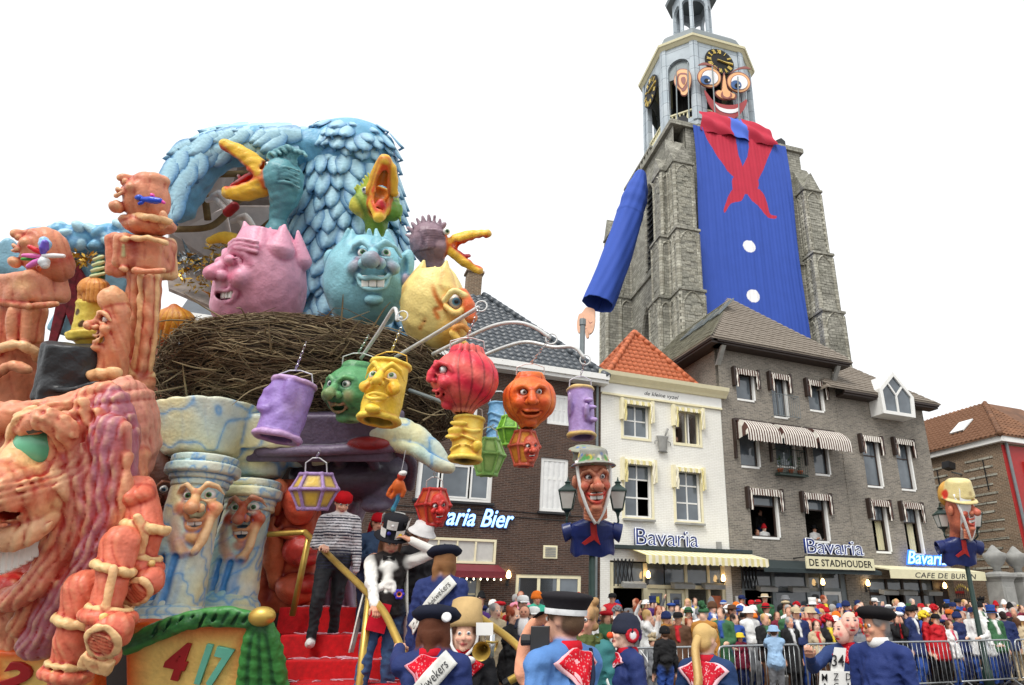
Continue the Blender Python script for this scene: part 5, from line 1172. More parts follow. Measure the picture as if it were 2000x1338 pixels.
def hexL(name, label, px, py, Y, r, h_, frame, pane, dark, yaw, facefn=None, chain_to=None, waist=.62, pitch=-18):
 f = Fig(name, label, 'lantern', px, py, Y, G_L); R_ = rotm('X', math.radians(pitch))@rotm('Z', yaw); s = Sculpt(frame); s.cav = (dark, tuple(min(1, x*1.5) for x in frame), .8); N = 6
 rings = [[R_@np.array([r*k*math.cos(2*math.pi*i/N), r*k*math.sin(2*math.pi*i/N), z]) for i in range(N)] for k, z in ((waist, h_), (1, .12*h_), (waist*.9, -h_))]
 b = [R_@np.array([0, 0, z]) for z in (h_*.95, -h_*.95)]
 for a in range(3):
  for i in range(N):
   s.cap(rings[a][i], rings[a][(i+1) % N], r*.075, k=3, col=frame, edge=dark, ea=.3)
   if a < 2: s.cap(rings[a][i], rings[a+1][i], r*.075, k=3, col=frame, edge=dark, ea=.3)
 s.cyl(b[0]-R_@np.array([0, 0, 2]), b[0]+R_@np.array([0, 0, 3]), r*waist*.95, r=2, k=3, col=frame)
 s.cyl(b[1]+R_@np.array([0, 0, 3]), b[1]-R_@np.array([0, 0, 2]), r*waist*.85, r=2, k=3, col=dark)
 fin = facefn(f, s) if facefn else None
 o = f.body('frame', s, max(1.5, r/26))
 for a in range(2):
  for i in range(N):
   q = [rings[a][i], rings[a][(i+1) % N], rings[a+1][(i+1) % N], rings[a+1][i]]; cen = sum(q)/4*.985; v = [cen+(p-cen)*.97 for p in q]
   mb = MB(); G = []
   for u in range(9):
    row = []
    for w_ in range(9): x, y = u/8, w_/8; row.append(v[0]*(1-x)*(1-y)+v[1]*x*(1-y)+v[2]*x*y+v[3]*(1-x)*y)
    G.append(row)
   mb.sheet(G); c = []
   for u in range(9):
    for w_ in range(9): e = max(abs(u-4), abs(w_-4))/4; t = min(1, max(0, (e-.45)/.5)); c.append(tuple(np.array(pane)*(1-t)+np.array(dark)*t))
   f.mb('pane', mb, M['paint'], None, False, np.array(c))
 if fin: fin()
 hook(f, R_@np.array([0, 0, h_]), r*.5, r*.75, None if chain_to is None else f.q(*chain_to)); return f
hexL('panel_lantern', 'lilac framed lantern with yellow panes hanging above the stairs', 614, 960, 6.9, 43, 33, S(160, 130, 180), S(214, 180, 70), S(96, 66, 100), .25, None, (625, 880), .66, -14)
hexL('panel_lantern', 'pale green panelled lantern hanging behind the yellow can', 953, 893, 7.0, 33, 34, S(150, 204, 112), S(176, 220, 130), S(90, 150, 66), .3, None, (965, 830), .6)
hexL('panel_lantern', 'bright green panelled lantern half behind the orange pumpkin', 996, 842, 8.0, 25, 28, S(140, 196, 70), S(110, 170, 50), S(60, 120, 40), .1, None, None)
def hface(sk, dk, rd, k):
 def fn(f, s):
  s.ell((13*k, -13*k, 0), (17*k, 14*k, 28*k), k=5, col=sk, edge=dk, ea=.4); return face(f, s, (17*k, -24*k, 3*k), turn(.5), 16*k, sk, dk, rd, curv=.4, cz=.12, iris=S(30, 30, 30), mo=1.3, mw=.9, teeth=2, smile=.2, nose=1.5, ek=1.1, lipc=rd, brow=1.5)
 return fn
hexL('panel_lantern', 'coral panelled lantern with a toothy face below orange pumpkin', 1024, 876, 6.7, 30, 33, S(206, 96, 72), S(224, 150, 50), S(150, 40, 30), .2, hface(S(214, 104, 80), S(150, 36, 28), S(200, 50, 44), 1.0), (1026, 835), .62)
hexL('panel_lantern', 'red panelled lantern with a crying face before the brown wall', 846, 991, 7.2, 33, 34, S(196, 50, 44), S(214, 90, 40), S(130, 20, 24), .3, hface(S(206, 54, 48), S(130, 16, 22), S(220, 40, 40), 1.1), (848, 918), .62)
# ------------------------------------------------------------------ the carnival float
SK, DK, LT, MV = S(222, 142, 106), S(178, 50, 28), S(238, 186, 132), S(184, 112, 128)
BL, BLL, BLD = S(112, 178, 214), S(176, 220, 236), S(58, 122, 176)
def PS():
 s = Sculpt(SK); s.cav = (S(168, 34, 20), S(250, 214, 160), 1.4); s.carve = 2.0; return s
def MS():
 s = Sculpt(S(222, 226, 206)); s.cav = (S(60, 140, 206), S(240, 238, 208), .9); return s
GR_PIL = 'pink stone pillar figures of the float'
def veins(L, seed, w=9):
 a, b = wob(1, L, seed), wob(1, L*.4, seed+1)
 def f(p): return np.clip(1-np.abs(a(p)+.35*b(p))*w, 0, 1)*.75
 return f
def marble(s, seed=3, L=60, blue=S(70, 150, 214)):
 t_ = wob(1, 110, seed+5); s.paint(lambda p: np.clip(.35+t_(p)*.5, 0, .8), S(150, 204, 208)); s.paint(lambda p: np.clip(wob(1, 90, seed+9)(p)*.9, 0, .6), S(236, 222, 150)); v = veins(L, seed, 2.2); s.paint(lambda p: v(p)*.45, S(120, 184, 220)); v2 = veins(L, seed, 7); s.paint(v2, blue)
def flutes(s, n, amp, z0, z1, cx=0, cy=0, ph=0):
 def fn(p):
  m = np.clip((p[..., 2]-z0)/14, 0, 1)*np.clip((z1-p[..., 2])/14, 0, 1); a = np.arctan2(p[..., 0]-cx, -(p[..., 1]-cy)); return amp*m*np.clip(np.sin(a*n+ph), -.3, 1)
 s.disp(fn)
A0 = at(300, 1300, 6.2); zt = 1.28
fb = thing('float_deck', 'dark platform of the carnival float carrying pillars and stairs', 'float', (-4.5, 8.5, 0));
attach(MB().box(-9.5, -3.75, 7.9, 12.5, .35, 1.5).box(-3.75, -2.6, 9.0, 12.5, .35, 1.5).build('deck', M['darkwood']), fb)
for x in (-7.5, -4.2):
 for y in (7.6, 11.5): attach(MB().tube([(x-.15, y, .42), (x+.15, y, .42)], .42, 18).build('wheel', M['dark']), fb)
# ---- laughing giant
g = Fig('laughing_giant', 'huge pink laughing giant face with green eye and flowing beard', 'parade figure', 120, 960, 6.3); q = g.q; s = PS()
s.ell(q(50, 915, 70), (180, 140, 136), k=5, col=SK); s.chain([q(130, 1000, 40), q(95, 1150, 30), q(60, 1240, 20)], [112, 84, 56], k=40, col=SK)
s.ell(q(245, 850, 110), (44, 90, 125), k=14, col=S(224, 150, 128), edge=DK, ea=.7); s.chain([q(252, 900, 95), q(250, 960, 70)], [36, 28], k=12, col=SK, edge=DK)
s.ell(q(207, 905, 5), (50, 60, 150), R=turn(.3, 0, .1), k=16, col=MV, edge=DK, ea=.5); s.box(q(222, 900, 14), (30, 40, 72), 10, R=turn(.2, 0, .08), k=10, col=S(206, 140, 126), edge=DK, ea=.5)
s.chain(spline([q(214, 840, -40), q(216, 920, -44), q(208, 1000, -50), q(176, 1080, -60), q(124, 1170, -66), q(74, 1256, -60)], 3), np.linspace(26, 30, 16), k=12, col=MV, edge=DK, ea=.7); s.chain(spline([q(236, 836, -34), q(240, 930, -36), q(226, 1010, -40), q(190, 1090, -44), q(140, 1180, -50)], 3), 13, k=8, col=S(214, 140, 122), edge=DK, ea=.8)
s.chain([q(0, 818, -40), q(90, 806, -30), q(150, 786, -10), q(204, 764, 10)], [30, 24, 24, 20], k=14, col=SK, edge=DK, ea=.6)
s.ell(q(80, 868, -84), (46, 44, 46), mode='sub', k=10, edge=DK, ea=.6)
s.chain([q(52, 838, -92), q(86, 818, -106), q(122, 838, -90), q(136, 880, -66)], [16, 22, 22, 16], k=10, col=SK, edge=DK, ea=.7)
s.chain([q(92, 916, -84), q(122, 904, -76), q(136, 880, -62)], [10, 13, 9], k=6, col=SK, edge=DK, ea=.7)
s.chain([q(30, 850, -80), q(42, 820, -96), q(66, 806, -90)], [12, 15, 12], k=8, col=LT, edge=DK)
s.chain([q(36, 890, -90), q(26, 940, -120)], [28, 40], k=20, col=LT, edge=DK, ea=.4)
s.ell(q(-10, 965, -150), (56, 60, 52), k=18, col=SK, edge=DK, ea=.6); s.ell(q(44, 975, -120), (44, 42, 44), k=12, col=SK, edge=DK, ea=.7); s.ell(q(22, 998, -152), (17, 26, 13), mode='sub', k=8, col=S(70, 20, 14), edge=S(200, 60, 40))
s.ell(q(112, 955, -74), (38, 40, 52), k=14, col=S(232, 176, 130), edge=DK, ea=.6); s.ell(q(150, 930, -40), (26, 40, 60), k=10, col=SK, edge=DK)
s.ell(q(20, 1100, -96), (96, 70, 62), mode='sub', k=10, col=S(60, 12, 10), edge=DK)
s.chain(spline([q(-60, 1062, -130), q(10, 1052, -140), q(60, 1038, -128), q(100, 1000, -90), q(112, 966, -70)], 4), 21, k=10, col=S(232, 178, 136), edge=DK, ea=.7)
s.chain(spline([q(-60, 1178, -96), q(20, 1172, -104), q(80, 1128, -92), q(112, 1060, -74)], 4), 22, k=10, col=S(216, 130, 104), edge=DK, ea=.7)
s.ell(q(0, 1150, -70), (60, 30, 22), k=6, col=S(186, 40, 34))
rf = np.random.default_rng(3)
for i in range(9):
 x = 112+i*15; c = [SK, MV, S(214, 140, 108), S(196, 120, 120)][i % 4]
 s.chain(spline([q(x+rf.uniform(-6, 6), 850+rf.uniform(-30, 90), -74+i*4), q(x+8, 990, -80+i*3), q(x-22-i*3, 1100, -84+i*4), q(x-74-i*6, 1225+i*3, -72+i*5)], 4), rf.uniform(9, 17), k=6, col=c, edge=DK, ea=.65)
for i in range(6): s.chain(spline([q(130+i*14, 800+rf.uniform(-20, 20), -66+i*7), q(146+i*14, 850, -64+i*7), q(150+i*15, 900+rf.uniform(0, 40), -66+i*7)], 4), 9, k=5, col=SK, edge=DK, ea=.6)
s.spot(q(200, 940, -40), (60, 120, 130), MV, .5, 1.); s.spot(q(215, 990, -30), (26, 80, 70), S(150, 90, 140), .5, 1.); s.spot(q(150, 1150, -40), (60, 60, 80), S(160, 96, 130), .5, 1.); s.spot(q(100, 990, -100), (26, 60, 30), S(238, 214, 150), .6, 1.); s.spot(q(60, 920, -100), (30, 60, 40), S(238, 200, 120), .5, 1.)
cv_ = np.array([q(216, 830, -40), q(216, 920, -44), q(206, 1000, -50), q(176, 1080, -60), q(124, 1170, -66), q(70, 1260, -60)], np.float32)[::-1]
ey_, bx_ = q(82, 868, -90), float(q(120, 900, -60)[0])
def wrinkle(p):
 x, z = p[..., 0], p[..., 2]; u = x-np.interp(z, cv_[:, 2], cv_[:, 0]); m = np.clip((u+95)/24, 0, 1)*np.clip((75-u)/20, 0, 1)*np.clip((60-p[..., 1])/30, 0, 1); d = 4.6*m*(.6-np.abs(np.sin(u*.19+.7*np.sin(z*.031)+.4*np.sin(z*.083+u*.05)))**.7)
 r = np.hypot(x-ey_[0], z-ey_[2]); k = np.clip((r-46)/8, 0, 1)*np.clip((96-r)/20, 0, 1)*np.clip((-20-p[..., 1])/20, 0, 1); d = d+3*k*(.6-np.abs(np.sin(r*.24+.5*np.sin(z*.06))))
 t = np.clip((z-150)/20, 0, 1); return d+3.5*t*(.6-np.abs(np.sin(z*.13+.6*np.sin(x*.04))))
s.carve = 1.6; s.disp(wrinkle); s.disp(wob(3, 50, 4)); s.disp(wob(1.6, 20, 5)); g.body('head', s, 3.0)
g.eye(q(82, 872, -66), 44, (-.55, -.8, -.1), S(110, 190, 150), 1.25, .35, white=S(90, 170, 130))
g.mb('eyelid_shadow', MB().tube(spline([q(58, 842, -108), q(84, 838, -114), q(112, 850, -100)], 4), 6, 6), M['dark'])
for i in range(8):
 x = -14+i*12; y = 1100-i*3-.42*max(0, i-2)**2; d = -122+i*4; b = MB(); b.box(-7.2, 7.2, -7, 7, -25+i, 25-i, turn(.1*i-.2, .1, 0.03), q(x, y, d)); o = g.mb('tooth', b, M['tooth']); bv = o.modifiers.new('bevel', 'BEVEL'); bv.width = .02; bv.segments = 3
for i in range(4): b = MB(); b.box(-8, 8, -7, 7, -12, 12, None, q(-14+i*15, 1166-i*2, -96)); g.mb('lower_tooth', b, M['tooth'])
def boot(fig, c, L, W, ang, tilt, s, up_to, r):
 q = fig.q; R_ = turn(0, tilt, 0)@rotm('Y', ang); C = q(*c); P = lambda a, b, d: C+R_@np.array([a, d, b])
 s.chain([q(*p) for p in up_to], r, k=8, col=S(228, 120, 92), edge=S(200, 40, 26), ea=.5)
 s.ell(P(0, L*.35, 18), (W*.95, 30, L*.62), R=R_, k=10, col=S(226, 116, 90), edge=S(196, 40, 28), ea=.7); s.ell(P(0, -L*.6, 14), (W*.85, 28, L*.36), R=R_, k=8, col=S(226, 120, 92), edge=S(196, 40, 28), ea=.6)
 s.ell(P(0, L*.3, -8), (W, 9, L*.66), R=R_, k=3, col=S(240, 196, 140), edge=S(196, 40, 28)); s.ell(P(0, L*.3, -15), (W*.72, 8, L*.48), R=R_, mode='sub', k=3, col=S(200, 70, 50)); s.box(P(0, -L*.62, -6), (W*.85, 9, L*.26), 5, R=R_, k=3, col=S(238, 190, 134), edge=S(196, 40, 28))
 for i in range(6): s.chain([P(-W*.5, L*(.02+.11*i), -11), P(W*.5, L*(.02+.11*i), -11)], 3, k=2, col=S(214, 110, 80), edge=S(150, 30, 22))
def cuff(s, fig, c, rx, ry, tilt, r, col=S(240, 200, 140)):
 R_ = rotm('Y', tilt)@rotm('X', -.35); C = fig.q(*c); s.chain([C+R_@np.array([rx*math.cos(a), ry*math.sin(a), 0]) for a in [2*math.pi*i/18 for i in range(19)]], r, k=5, col=col, edge=S(200, 40, 26), ea=.7)
lw_ = wob(1, 60, 77)
def legfold(p): return 2.2*(.55-np.abs(np.sin((p[..., 0]+.35*p[..., 2])*.16+1.2*lw_(p)))**.7)
GL = 'booted legs dangling from the float'
f = Fig('booted_leg', 'upper pink booted leg with yellow cuffs hanging beside the marble column', 'parade figure', 265, 1060, 6.25, GL); s = PS()
boot(f, (262, 1158, -52), 50, 27, .95, -.25, s, [(266, 965, 30), (286, 1036, 0), (276, 1090, -8), (270, 1128, -12)], [36, 29, 25, 24])
cuff(s, f, (284, 1030, 0), 36, 34, .2, 9); cuff(s, f, (274, 1104, -10), 32, 32, .25, 12, S(226, 110, 84)); cuff(s, f, (276, 1086, -8), 32, 32, .25, 6); s.ell(f.q(252, 1076, -44), 5, k=2, col=S(214, 180, 90)); s.ell(f.q(296, 1100, -34), 5, k=2, col=S(214, 180, 90))
s.ell(f.q(262, 968, 12), (34, 34, 22), k=8, col=S(226, 110, 80), edge=DK); s.chain(spline([f.q(268, 1010, -34), f.q(280, 1050, -32), f.q(270, 1090, -32)], 3), 7, k=5, col=LT, edge=DK); s.carve = .9; s.disp(legfold); s.disp(wob(1.6, 26, 8)); f.body('leg', s, 2.1)
f = Fig('booted_leg', 'middle pink booted leg with its ribbed sole turned outward', 'parade figure', 200, 1210, 6.0, GL); s = PS()
boot(f, (203, 1262, -56), 58, 34, .42, -.25, s, [(236, 1060, 50), (222, 1120, 24), (206, 1190, 0), (200, 1230, -8)], [34, 30, 27, 26])
cuff(s, f, (222, 1110, 26), 34, 34, .3, 8); cuff(s, f, (212, 1205, -4), 38, 36, .15, 13, S(226, 110, 84)); cuff(s, f, (212, 1188, -2), 36, 34, .15, 5); s.ell(f.q(203, 1204, -52), 7, k=2, col=S(224, 200, 110)); s.chain(spline([f.q(222, 1110, -10), f.q(214, 1150, -20), f.q(206, 1190, -30)], 3), 7, k=5, col=LT, edge=DK); s.carve = .9; s.disp(legfold); s.disp(wob(1.6, 26, 9)); f.body('leg', s, 2.2)
f = Fig('booted_leg', 'lower pink leg with rolled cuffs cut by the bottom edge', 'parade figure', 135, 1260, 6.1, GL); s = PS()
s.chain([f.q(165, 1150, 30), f.q(146, 1230, 10), f.q(128, 1330, 0), f.q(116, 1400, 0)], [36, 30, 28, 28], k=6, col=S(228, 120, 92), edge=DK); cuff(s, f, (150, 1214, 15), 36, 34, .25, 9); cuff(s, f, (128, 1318, 0), 36, 34, .2, 11, S(226, 110, 84)); cuff(s, f, (132, 1298, 0), 33, 32, .2, 5); s.ell(f.q(104, 1314, -30), 6, k=2, col=S(224, 200, 110)); s.carve = .9; s.disp(legfold); s.disp(wob(1.6, 26, 10)); f.body('leg', s, 2.4)
# ---- tall pillar figure
f = Fig('pillar_figure', 'tall pink pillar figure with head thrown back and blue balloon animal', 'parade figure', 280, 560, 7.1, GR_PIL); q = f.q; s = PS()
R_ = turn(-.75, .85); c0 = q(286, 392, 0); s.ell(c0, (39, 41, 50), k=4, col=SK); fin = face(f, s, c0+R_@np.array([0, -37, -2]), R_, 35, SK, DK, S(214, 96, 66), curv=.5, cz=.4, eyes=False, mo=.9, mw=.8, teeth=0, smile=.25, nose=1.0, brow=-.5, lipc=S(228, 150, 120), chin=1.4)
s.ell(q(318, 430, -22), (9, 8, 18), k=5, col=SK, edge=DK); s.ell(q(300, 352, 6), (26, 30, 14), k=12, col=SK)
f.body('head', s, 2.2)
s = PS(); s.ell(q(292, 440, 0), (44, 42, 20), k=5, col=S(224, 140, 104)); s.chain(spline([q(266, 422, -30), q(294, 426, -38), q(330, 432, -24)], 4), 7, k=5, col=LT, edge=DK, ea=.8); s.ell(q(272, 430, -4), (34, 34, 11), k=6, col=SK, edge=DK); s.disp(wob(1.4, 20, 2)); f.body('collar', s, 2.2)
s = PS(); s.box(q(282, 496, 0), (42, 38, 32), 10, R=turn(.25, 0, .08), k=4, col=S(226, 146, 112)); s.box(q(304, 505, 22), (26, 32, 42), 10, k=6, col=S(238, 190, 140), edge=DK); s.box(q(244, 500, 10), (20, 32, 42), 10, k=6, col=S(220, 130, 100), edge=DK, ea=.8)
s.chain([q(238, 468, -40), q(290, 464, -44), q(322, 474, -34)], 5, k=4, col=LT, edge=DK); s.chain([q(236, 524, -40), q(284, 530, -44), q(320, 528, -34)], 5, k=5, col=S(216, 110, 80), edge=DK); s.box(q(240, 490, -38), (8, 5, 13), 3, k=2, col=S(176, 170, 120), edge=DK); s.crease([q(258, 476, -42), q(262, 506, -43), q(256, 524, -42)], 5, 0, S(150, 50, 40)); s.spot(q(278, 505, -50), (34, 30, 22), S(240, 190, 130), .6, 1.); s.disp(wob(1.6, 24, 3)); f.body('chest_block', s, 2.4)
s = PS(); s.chain([q(284, 540, 6), q(276, 640, 4), q(262, 740, 2), q(252, 812, 4)], [29, 28, 27, 24], k=4, col=SK)
for i, (x, d) in enumerate(((266, -20), (278, -27), (292, -26), (304, -14))): s.chain(spline([q(x, 540, d), q(x-4, 640, d-2), q(x-14, 720, d), q(x-22, 775, d)], 4), 7, k=4, col=[SK, LT, SK, LT][i], edge=DK, ea=.7)
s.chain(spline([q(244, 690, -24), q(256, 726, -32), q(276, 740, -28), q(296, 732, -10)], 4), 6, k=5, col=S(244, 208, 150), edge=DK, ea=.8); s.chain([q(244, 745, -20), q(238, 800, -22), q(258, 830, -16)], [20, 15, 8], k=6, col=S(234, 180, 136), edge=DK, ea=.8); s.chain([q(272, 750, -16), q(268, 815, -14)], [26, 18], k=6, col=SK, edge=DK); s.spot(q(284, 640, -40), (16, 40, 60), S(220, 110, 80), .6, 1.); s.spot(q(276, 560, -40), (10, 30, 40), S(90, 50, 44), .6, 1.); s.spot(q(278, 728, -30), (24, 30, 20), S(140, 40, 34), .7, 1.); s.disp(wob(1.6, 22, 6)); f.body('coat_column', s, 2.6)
f = Fig('pillar_figure', 'grinning pink profile figure with ball nose beside the tall pillar', 'parade figure', 215, 680, 7.0, GR_PIL); q = f.q; s = PS()
s.chain([q(228, 610, 0), q(224, 680, 0), q(212, 750, 10), q(198, 800, 10)], [22, 24, 30, 44], k=5, col=SK); s.ell(q(220, 585, 0), (24, 24, 26), k=8, col=S(232, 166, 120), edge=DK)
R_ = turn(-.85, .1); c0 = q(226, 638, 0); fin = face(f, s, c0+R_@np.array([0, -21, 0]), R_, 32, SK, DK, S(220, 100, 70), curv=.4, iris=S(150, 110, 60), mo=1.2, mw=1.15, teeth=0, smile=.35, nose=1.25, brow=1.3, lipc=S(226, 150, 116), hollow=S(90, 20, 16), ek=.9); s.chain(spline([q(160, 740, -10), q(190, 732, -34), q(226, 728, -36)], 4), 11, k=6, col=LT, edge=DK); s.chain([q(176, 750, -10), q(150, 790, -20)], [20, 26], k=8, col=MV, edge=DK); s.disp(wob(2, 20, 12)); f.body('figure', s, 2.2); fin()
# ---- left pillar figure, tall hat, doll
f = Fig('pillar_figure', 'pink pillar figure at left edge under a flower balloon', 'parade figure', 60, 600, 7.6, GR_PIL); q = f.q; s = PS()
R_ = turn(-.8, .7); c0 = q(88, 492, 0); s.ell(c0, (38, 40, 48), k=4, col=SK); fin = face(f, s, c0+R_@np.array([0, -36, -2]), R_, 34, SK, DK, S(214, 100, 70), curv=.5, cz=.4, eyes=False, mo=.6, mw=.7, teeth=0, smile=-.05, nose=1.0, brow=-.5, lipc=S(222, 140, 112), chin=1.3); s.ell(q(104, 520, 10), (32, 38, 34), k=12, col=S(208, 130, 100), edge=DK); f.body('head', s, 2.3)
s = PS(); s.box(q(56, 566, 0), (52, 44, 30), 12, R=turn(-.2, 0, -.1), k=4, col=S(222, 148, 116)); s.chain([q(4, 592, -38), q(58, 598, -46), q(106, 594, -26)], 6, k=6, col=S(200, 100, 70), edge=DK); s.spot(q(40, 556, -50), (40, 30, 20), S(240, 196, 140), .6, 1.); s.disp(wob(1.5, 24, 5)); f.body('hat_block', s, 2.4)
s = PS(); s.chain([q(44, 600, 6), q(36, 680, 6), q(20, 800, 10)], [36, 38, 54], k=4, col=SK)
for x, d in ((10, -20), (34, -36), (58, -34), (78, -16)): s.chain([q(x, 606, d), q(x-6, 660, d-2)], [13, 12], k=6, col=SK, edge=DK, ea=.7)
s.chain(spline([q(-20, 690, -36), q(30, 672, -48), q(66, 686, -34), q(76, 700, -10)], 4), 9, k=5, col=S(240, 190, 140), edge=DK, ea=.8); s.chain(spline([q(-20, 740, -50), q(20, 715, -58), q(50, 722, -52)], 4), 9, k=8, col=SK, edge=DK); s.spot(q(10, 720, -50), (30, 30, 24), S(214, 90, 60), .6, 1.); s.disp(wob(2, 26, 15)); f.body('neck_column', s, 2.8)
f = Fig('tall_hat', 'dented black top hat sitting on the laughing giant', 'hat', 140, 725, 7.0); q = f.q; s = Sculpt(S(36, 40, 44)); s.cyl(q(138, 782, 10), q(150, 672, 10), 60, 52, r=6, k=4, col=S(40, 44, 48)); s.ell(q(128, 776, 8), (72, 64, 8), R=turn(0, -.2, -.12), k=7, col=S(34, 37, 40)); s.chain([q(82, 762, -40), q(136, 762, -52), q(190, 752, -40)], 6, k=5, col=S(30, 32, 36)); s.disp(wob(2.5, 30, 20)); f.body('hat', s, 2.6)
f = Fig('dotted_doll', 'yellow dotted doll with orange hair standing on the black hat', 'doll', 178, 610, 7.2); q = f.q; s = Sculpt(YE); s.cyl(q(176, 662, 0), q(174, 645, 0), 36, 38, r=5, k=3, col=S(240, 214, 90)); s.chain([q(176, 650, 0), q(178, 600, 0)], [30, 24], k=6, col=S(240, 214, 90), edge=S(180, 120, 40)); s.ell(q(178, 592, 0), (26, 24, 9), k=3, col=S(240, 214, 90))
for i in range(26): a, z = rf.uniform(-3, 0), rf.uniform(596, 664); s.spot(q(177+34*math.cos(a), z, 34*math.sin(a)), 6.5, S(90, 60, 20), 1, .3)
s.disp(wob(1, 16, 3)); f.body('dress', s, 1.9)
s = Sculpt(S(228, 150, 70)); s.ell(q(184, 564, 0), (27, 26, 24), k=3); s.ell(q(178, 584, 0), (16, 16, 10), k=4)
for i in range(11): a = math.pi+i*math.pi/10; s.chain(spline([q(184, 544, 0), q(184+22*math.cos(a), 556, 22*math.sin(a)), q(182+24*math.cos(a), 585, 22*math.sin(a))], 3), 6, k=2, col=S(230, 156, 76), edge=S(170, 84, 30), ea=.8)
f.body('hair', s, 1.7); s = Sculpt(S(40, 110, 80)); s.cyl(q(190, 546, 0), q(198, 498, 0), 13, 5, r=2, k=2, col=S(60, 130, 96))
for i in range(4): s.chain([q(178+i*2, 540-i*11, -12+i*2), q(204-i, 534-i*11, -10+i*2)], 3.2, k=2, col=S(210, 214, 160))
f.body('cap', s, 1.5)
def balloon(fig, a, b, r, col, name='balloon_petal'):
 s = Sculpt(col); s.chain([a, (np.asarray(a)+b)/2, b], [r*.6, r, r*.75], k=2, col=col); return fig.body(name, s, max(1.2, r/5), M['gloss'])
f = Fig('balloon_flower', 'flower twisted from colourful balloons at the left pillar figure', 'balloon', 82, 500, 6.7); q = f.q
for a, b, r, c in (((82, 495, 0), (58, 482, -6), 5.5, S(232, 40, 50)), ((84, 494, -3), (88, 474, -6), 8, S(110, 90, 200)), ((90, 484, 4), (86, 470, 4), 11, S(150, 200, 240)), ((84, 499, -4), (124, 500, -8), 5, S(235, 235, 235)), ((80, 500, 0), (46, 499, -6), 5, S(238, 120, 190)), ((80, 506, -2), (56, 520, -6), 6, S(226, 120, 200)), ((84, 506, -3), (88, 518, -6), 10, S(220, 228, 232)), ((70, 505, 4), (44, 506, 2), 4, S(70, 170, 60)), ((74, 520, 6), (78, 526, 4), 4, S(230, 100, 30))): balloon(f, q(*a), q(*b), r, c)
f = Fig('balloon_animal', 'blue and pink twisted balloon animal under the thrown back head', 'balloon', 292, 391, 6.5); q = f.q
for a, b, r, c in (((276, 386, 0), (268, 386, 0), 6, S(40, 90, 210)), ((278, 389, 0), (312, 392, -2), 7, S(36, 80, 214)), ((280, 394, 0), (272, 398, 0), 4, S(36, 80, 214)), ((300, 384, 0), (296, 380, 0), 4, S(236, 70, 170)), ((306, 388, -2), (320, 396, 0), 4, S(238, 80, 180)), ((310, 396, 0), (300, 396, 0), 3, S(36, 80, 214))): balloon(f, q(*a), q(*b), r, c, 'balloon')
# ---- pink columns behind the nest, orange lantern head
for k, (x, y0, y1, r, Yd, lab) in enumerate(((318, 700, 860, 30, 11, 'pink ringed column behind the left end of twig nest'), (286, 700, 860, 22, 10.2, 'thin pink column between the tall pillar figure and nest'))):
 f = Fig('rear_column', lab, 'column', x, 760, Yd, 'pink columns behind the nest'); q = f.q; s = PS(); s.chain([q(x, y0-60, 0), q(x-6, y1, 0)], [r*.8, r], k=4)
 for y in (705, 745): s.chain([q(x+r*1.0*math.cos(a), y, r*1.0*math.sin(a)) for a in [6.3*i/14 for i in range(15)]], 7, k=5, col=S(226, 130, 100), edge=DK)
 s.disp(wob(1.2, 20, k)); f.body('column', s, 2.4)
f = Fig('orange_figure', 'orange ridged pumpkin head behind the rim of twig nest', 'parade figure', 337, 632, 10.4); q = f.q; s = Sculpt(S(226, 150, 40)); s.ell((0, 0, 0), (36, 34, 32), k=3)
for i in range(10): a = math.pi+i*math.pi/9; s.chain(spline([q(340, 602, -6), q(340+34*math.cos(a), 622, 32*math.sin(a)), q(330+28*math.cos(a), 658, 26*math.sin(a))], 3), 7, k=3, col=S(232, 160, 50), edge=S(190, 80, 24), ea=.8)
f.body('head', s, 2.)
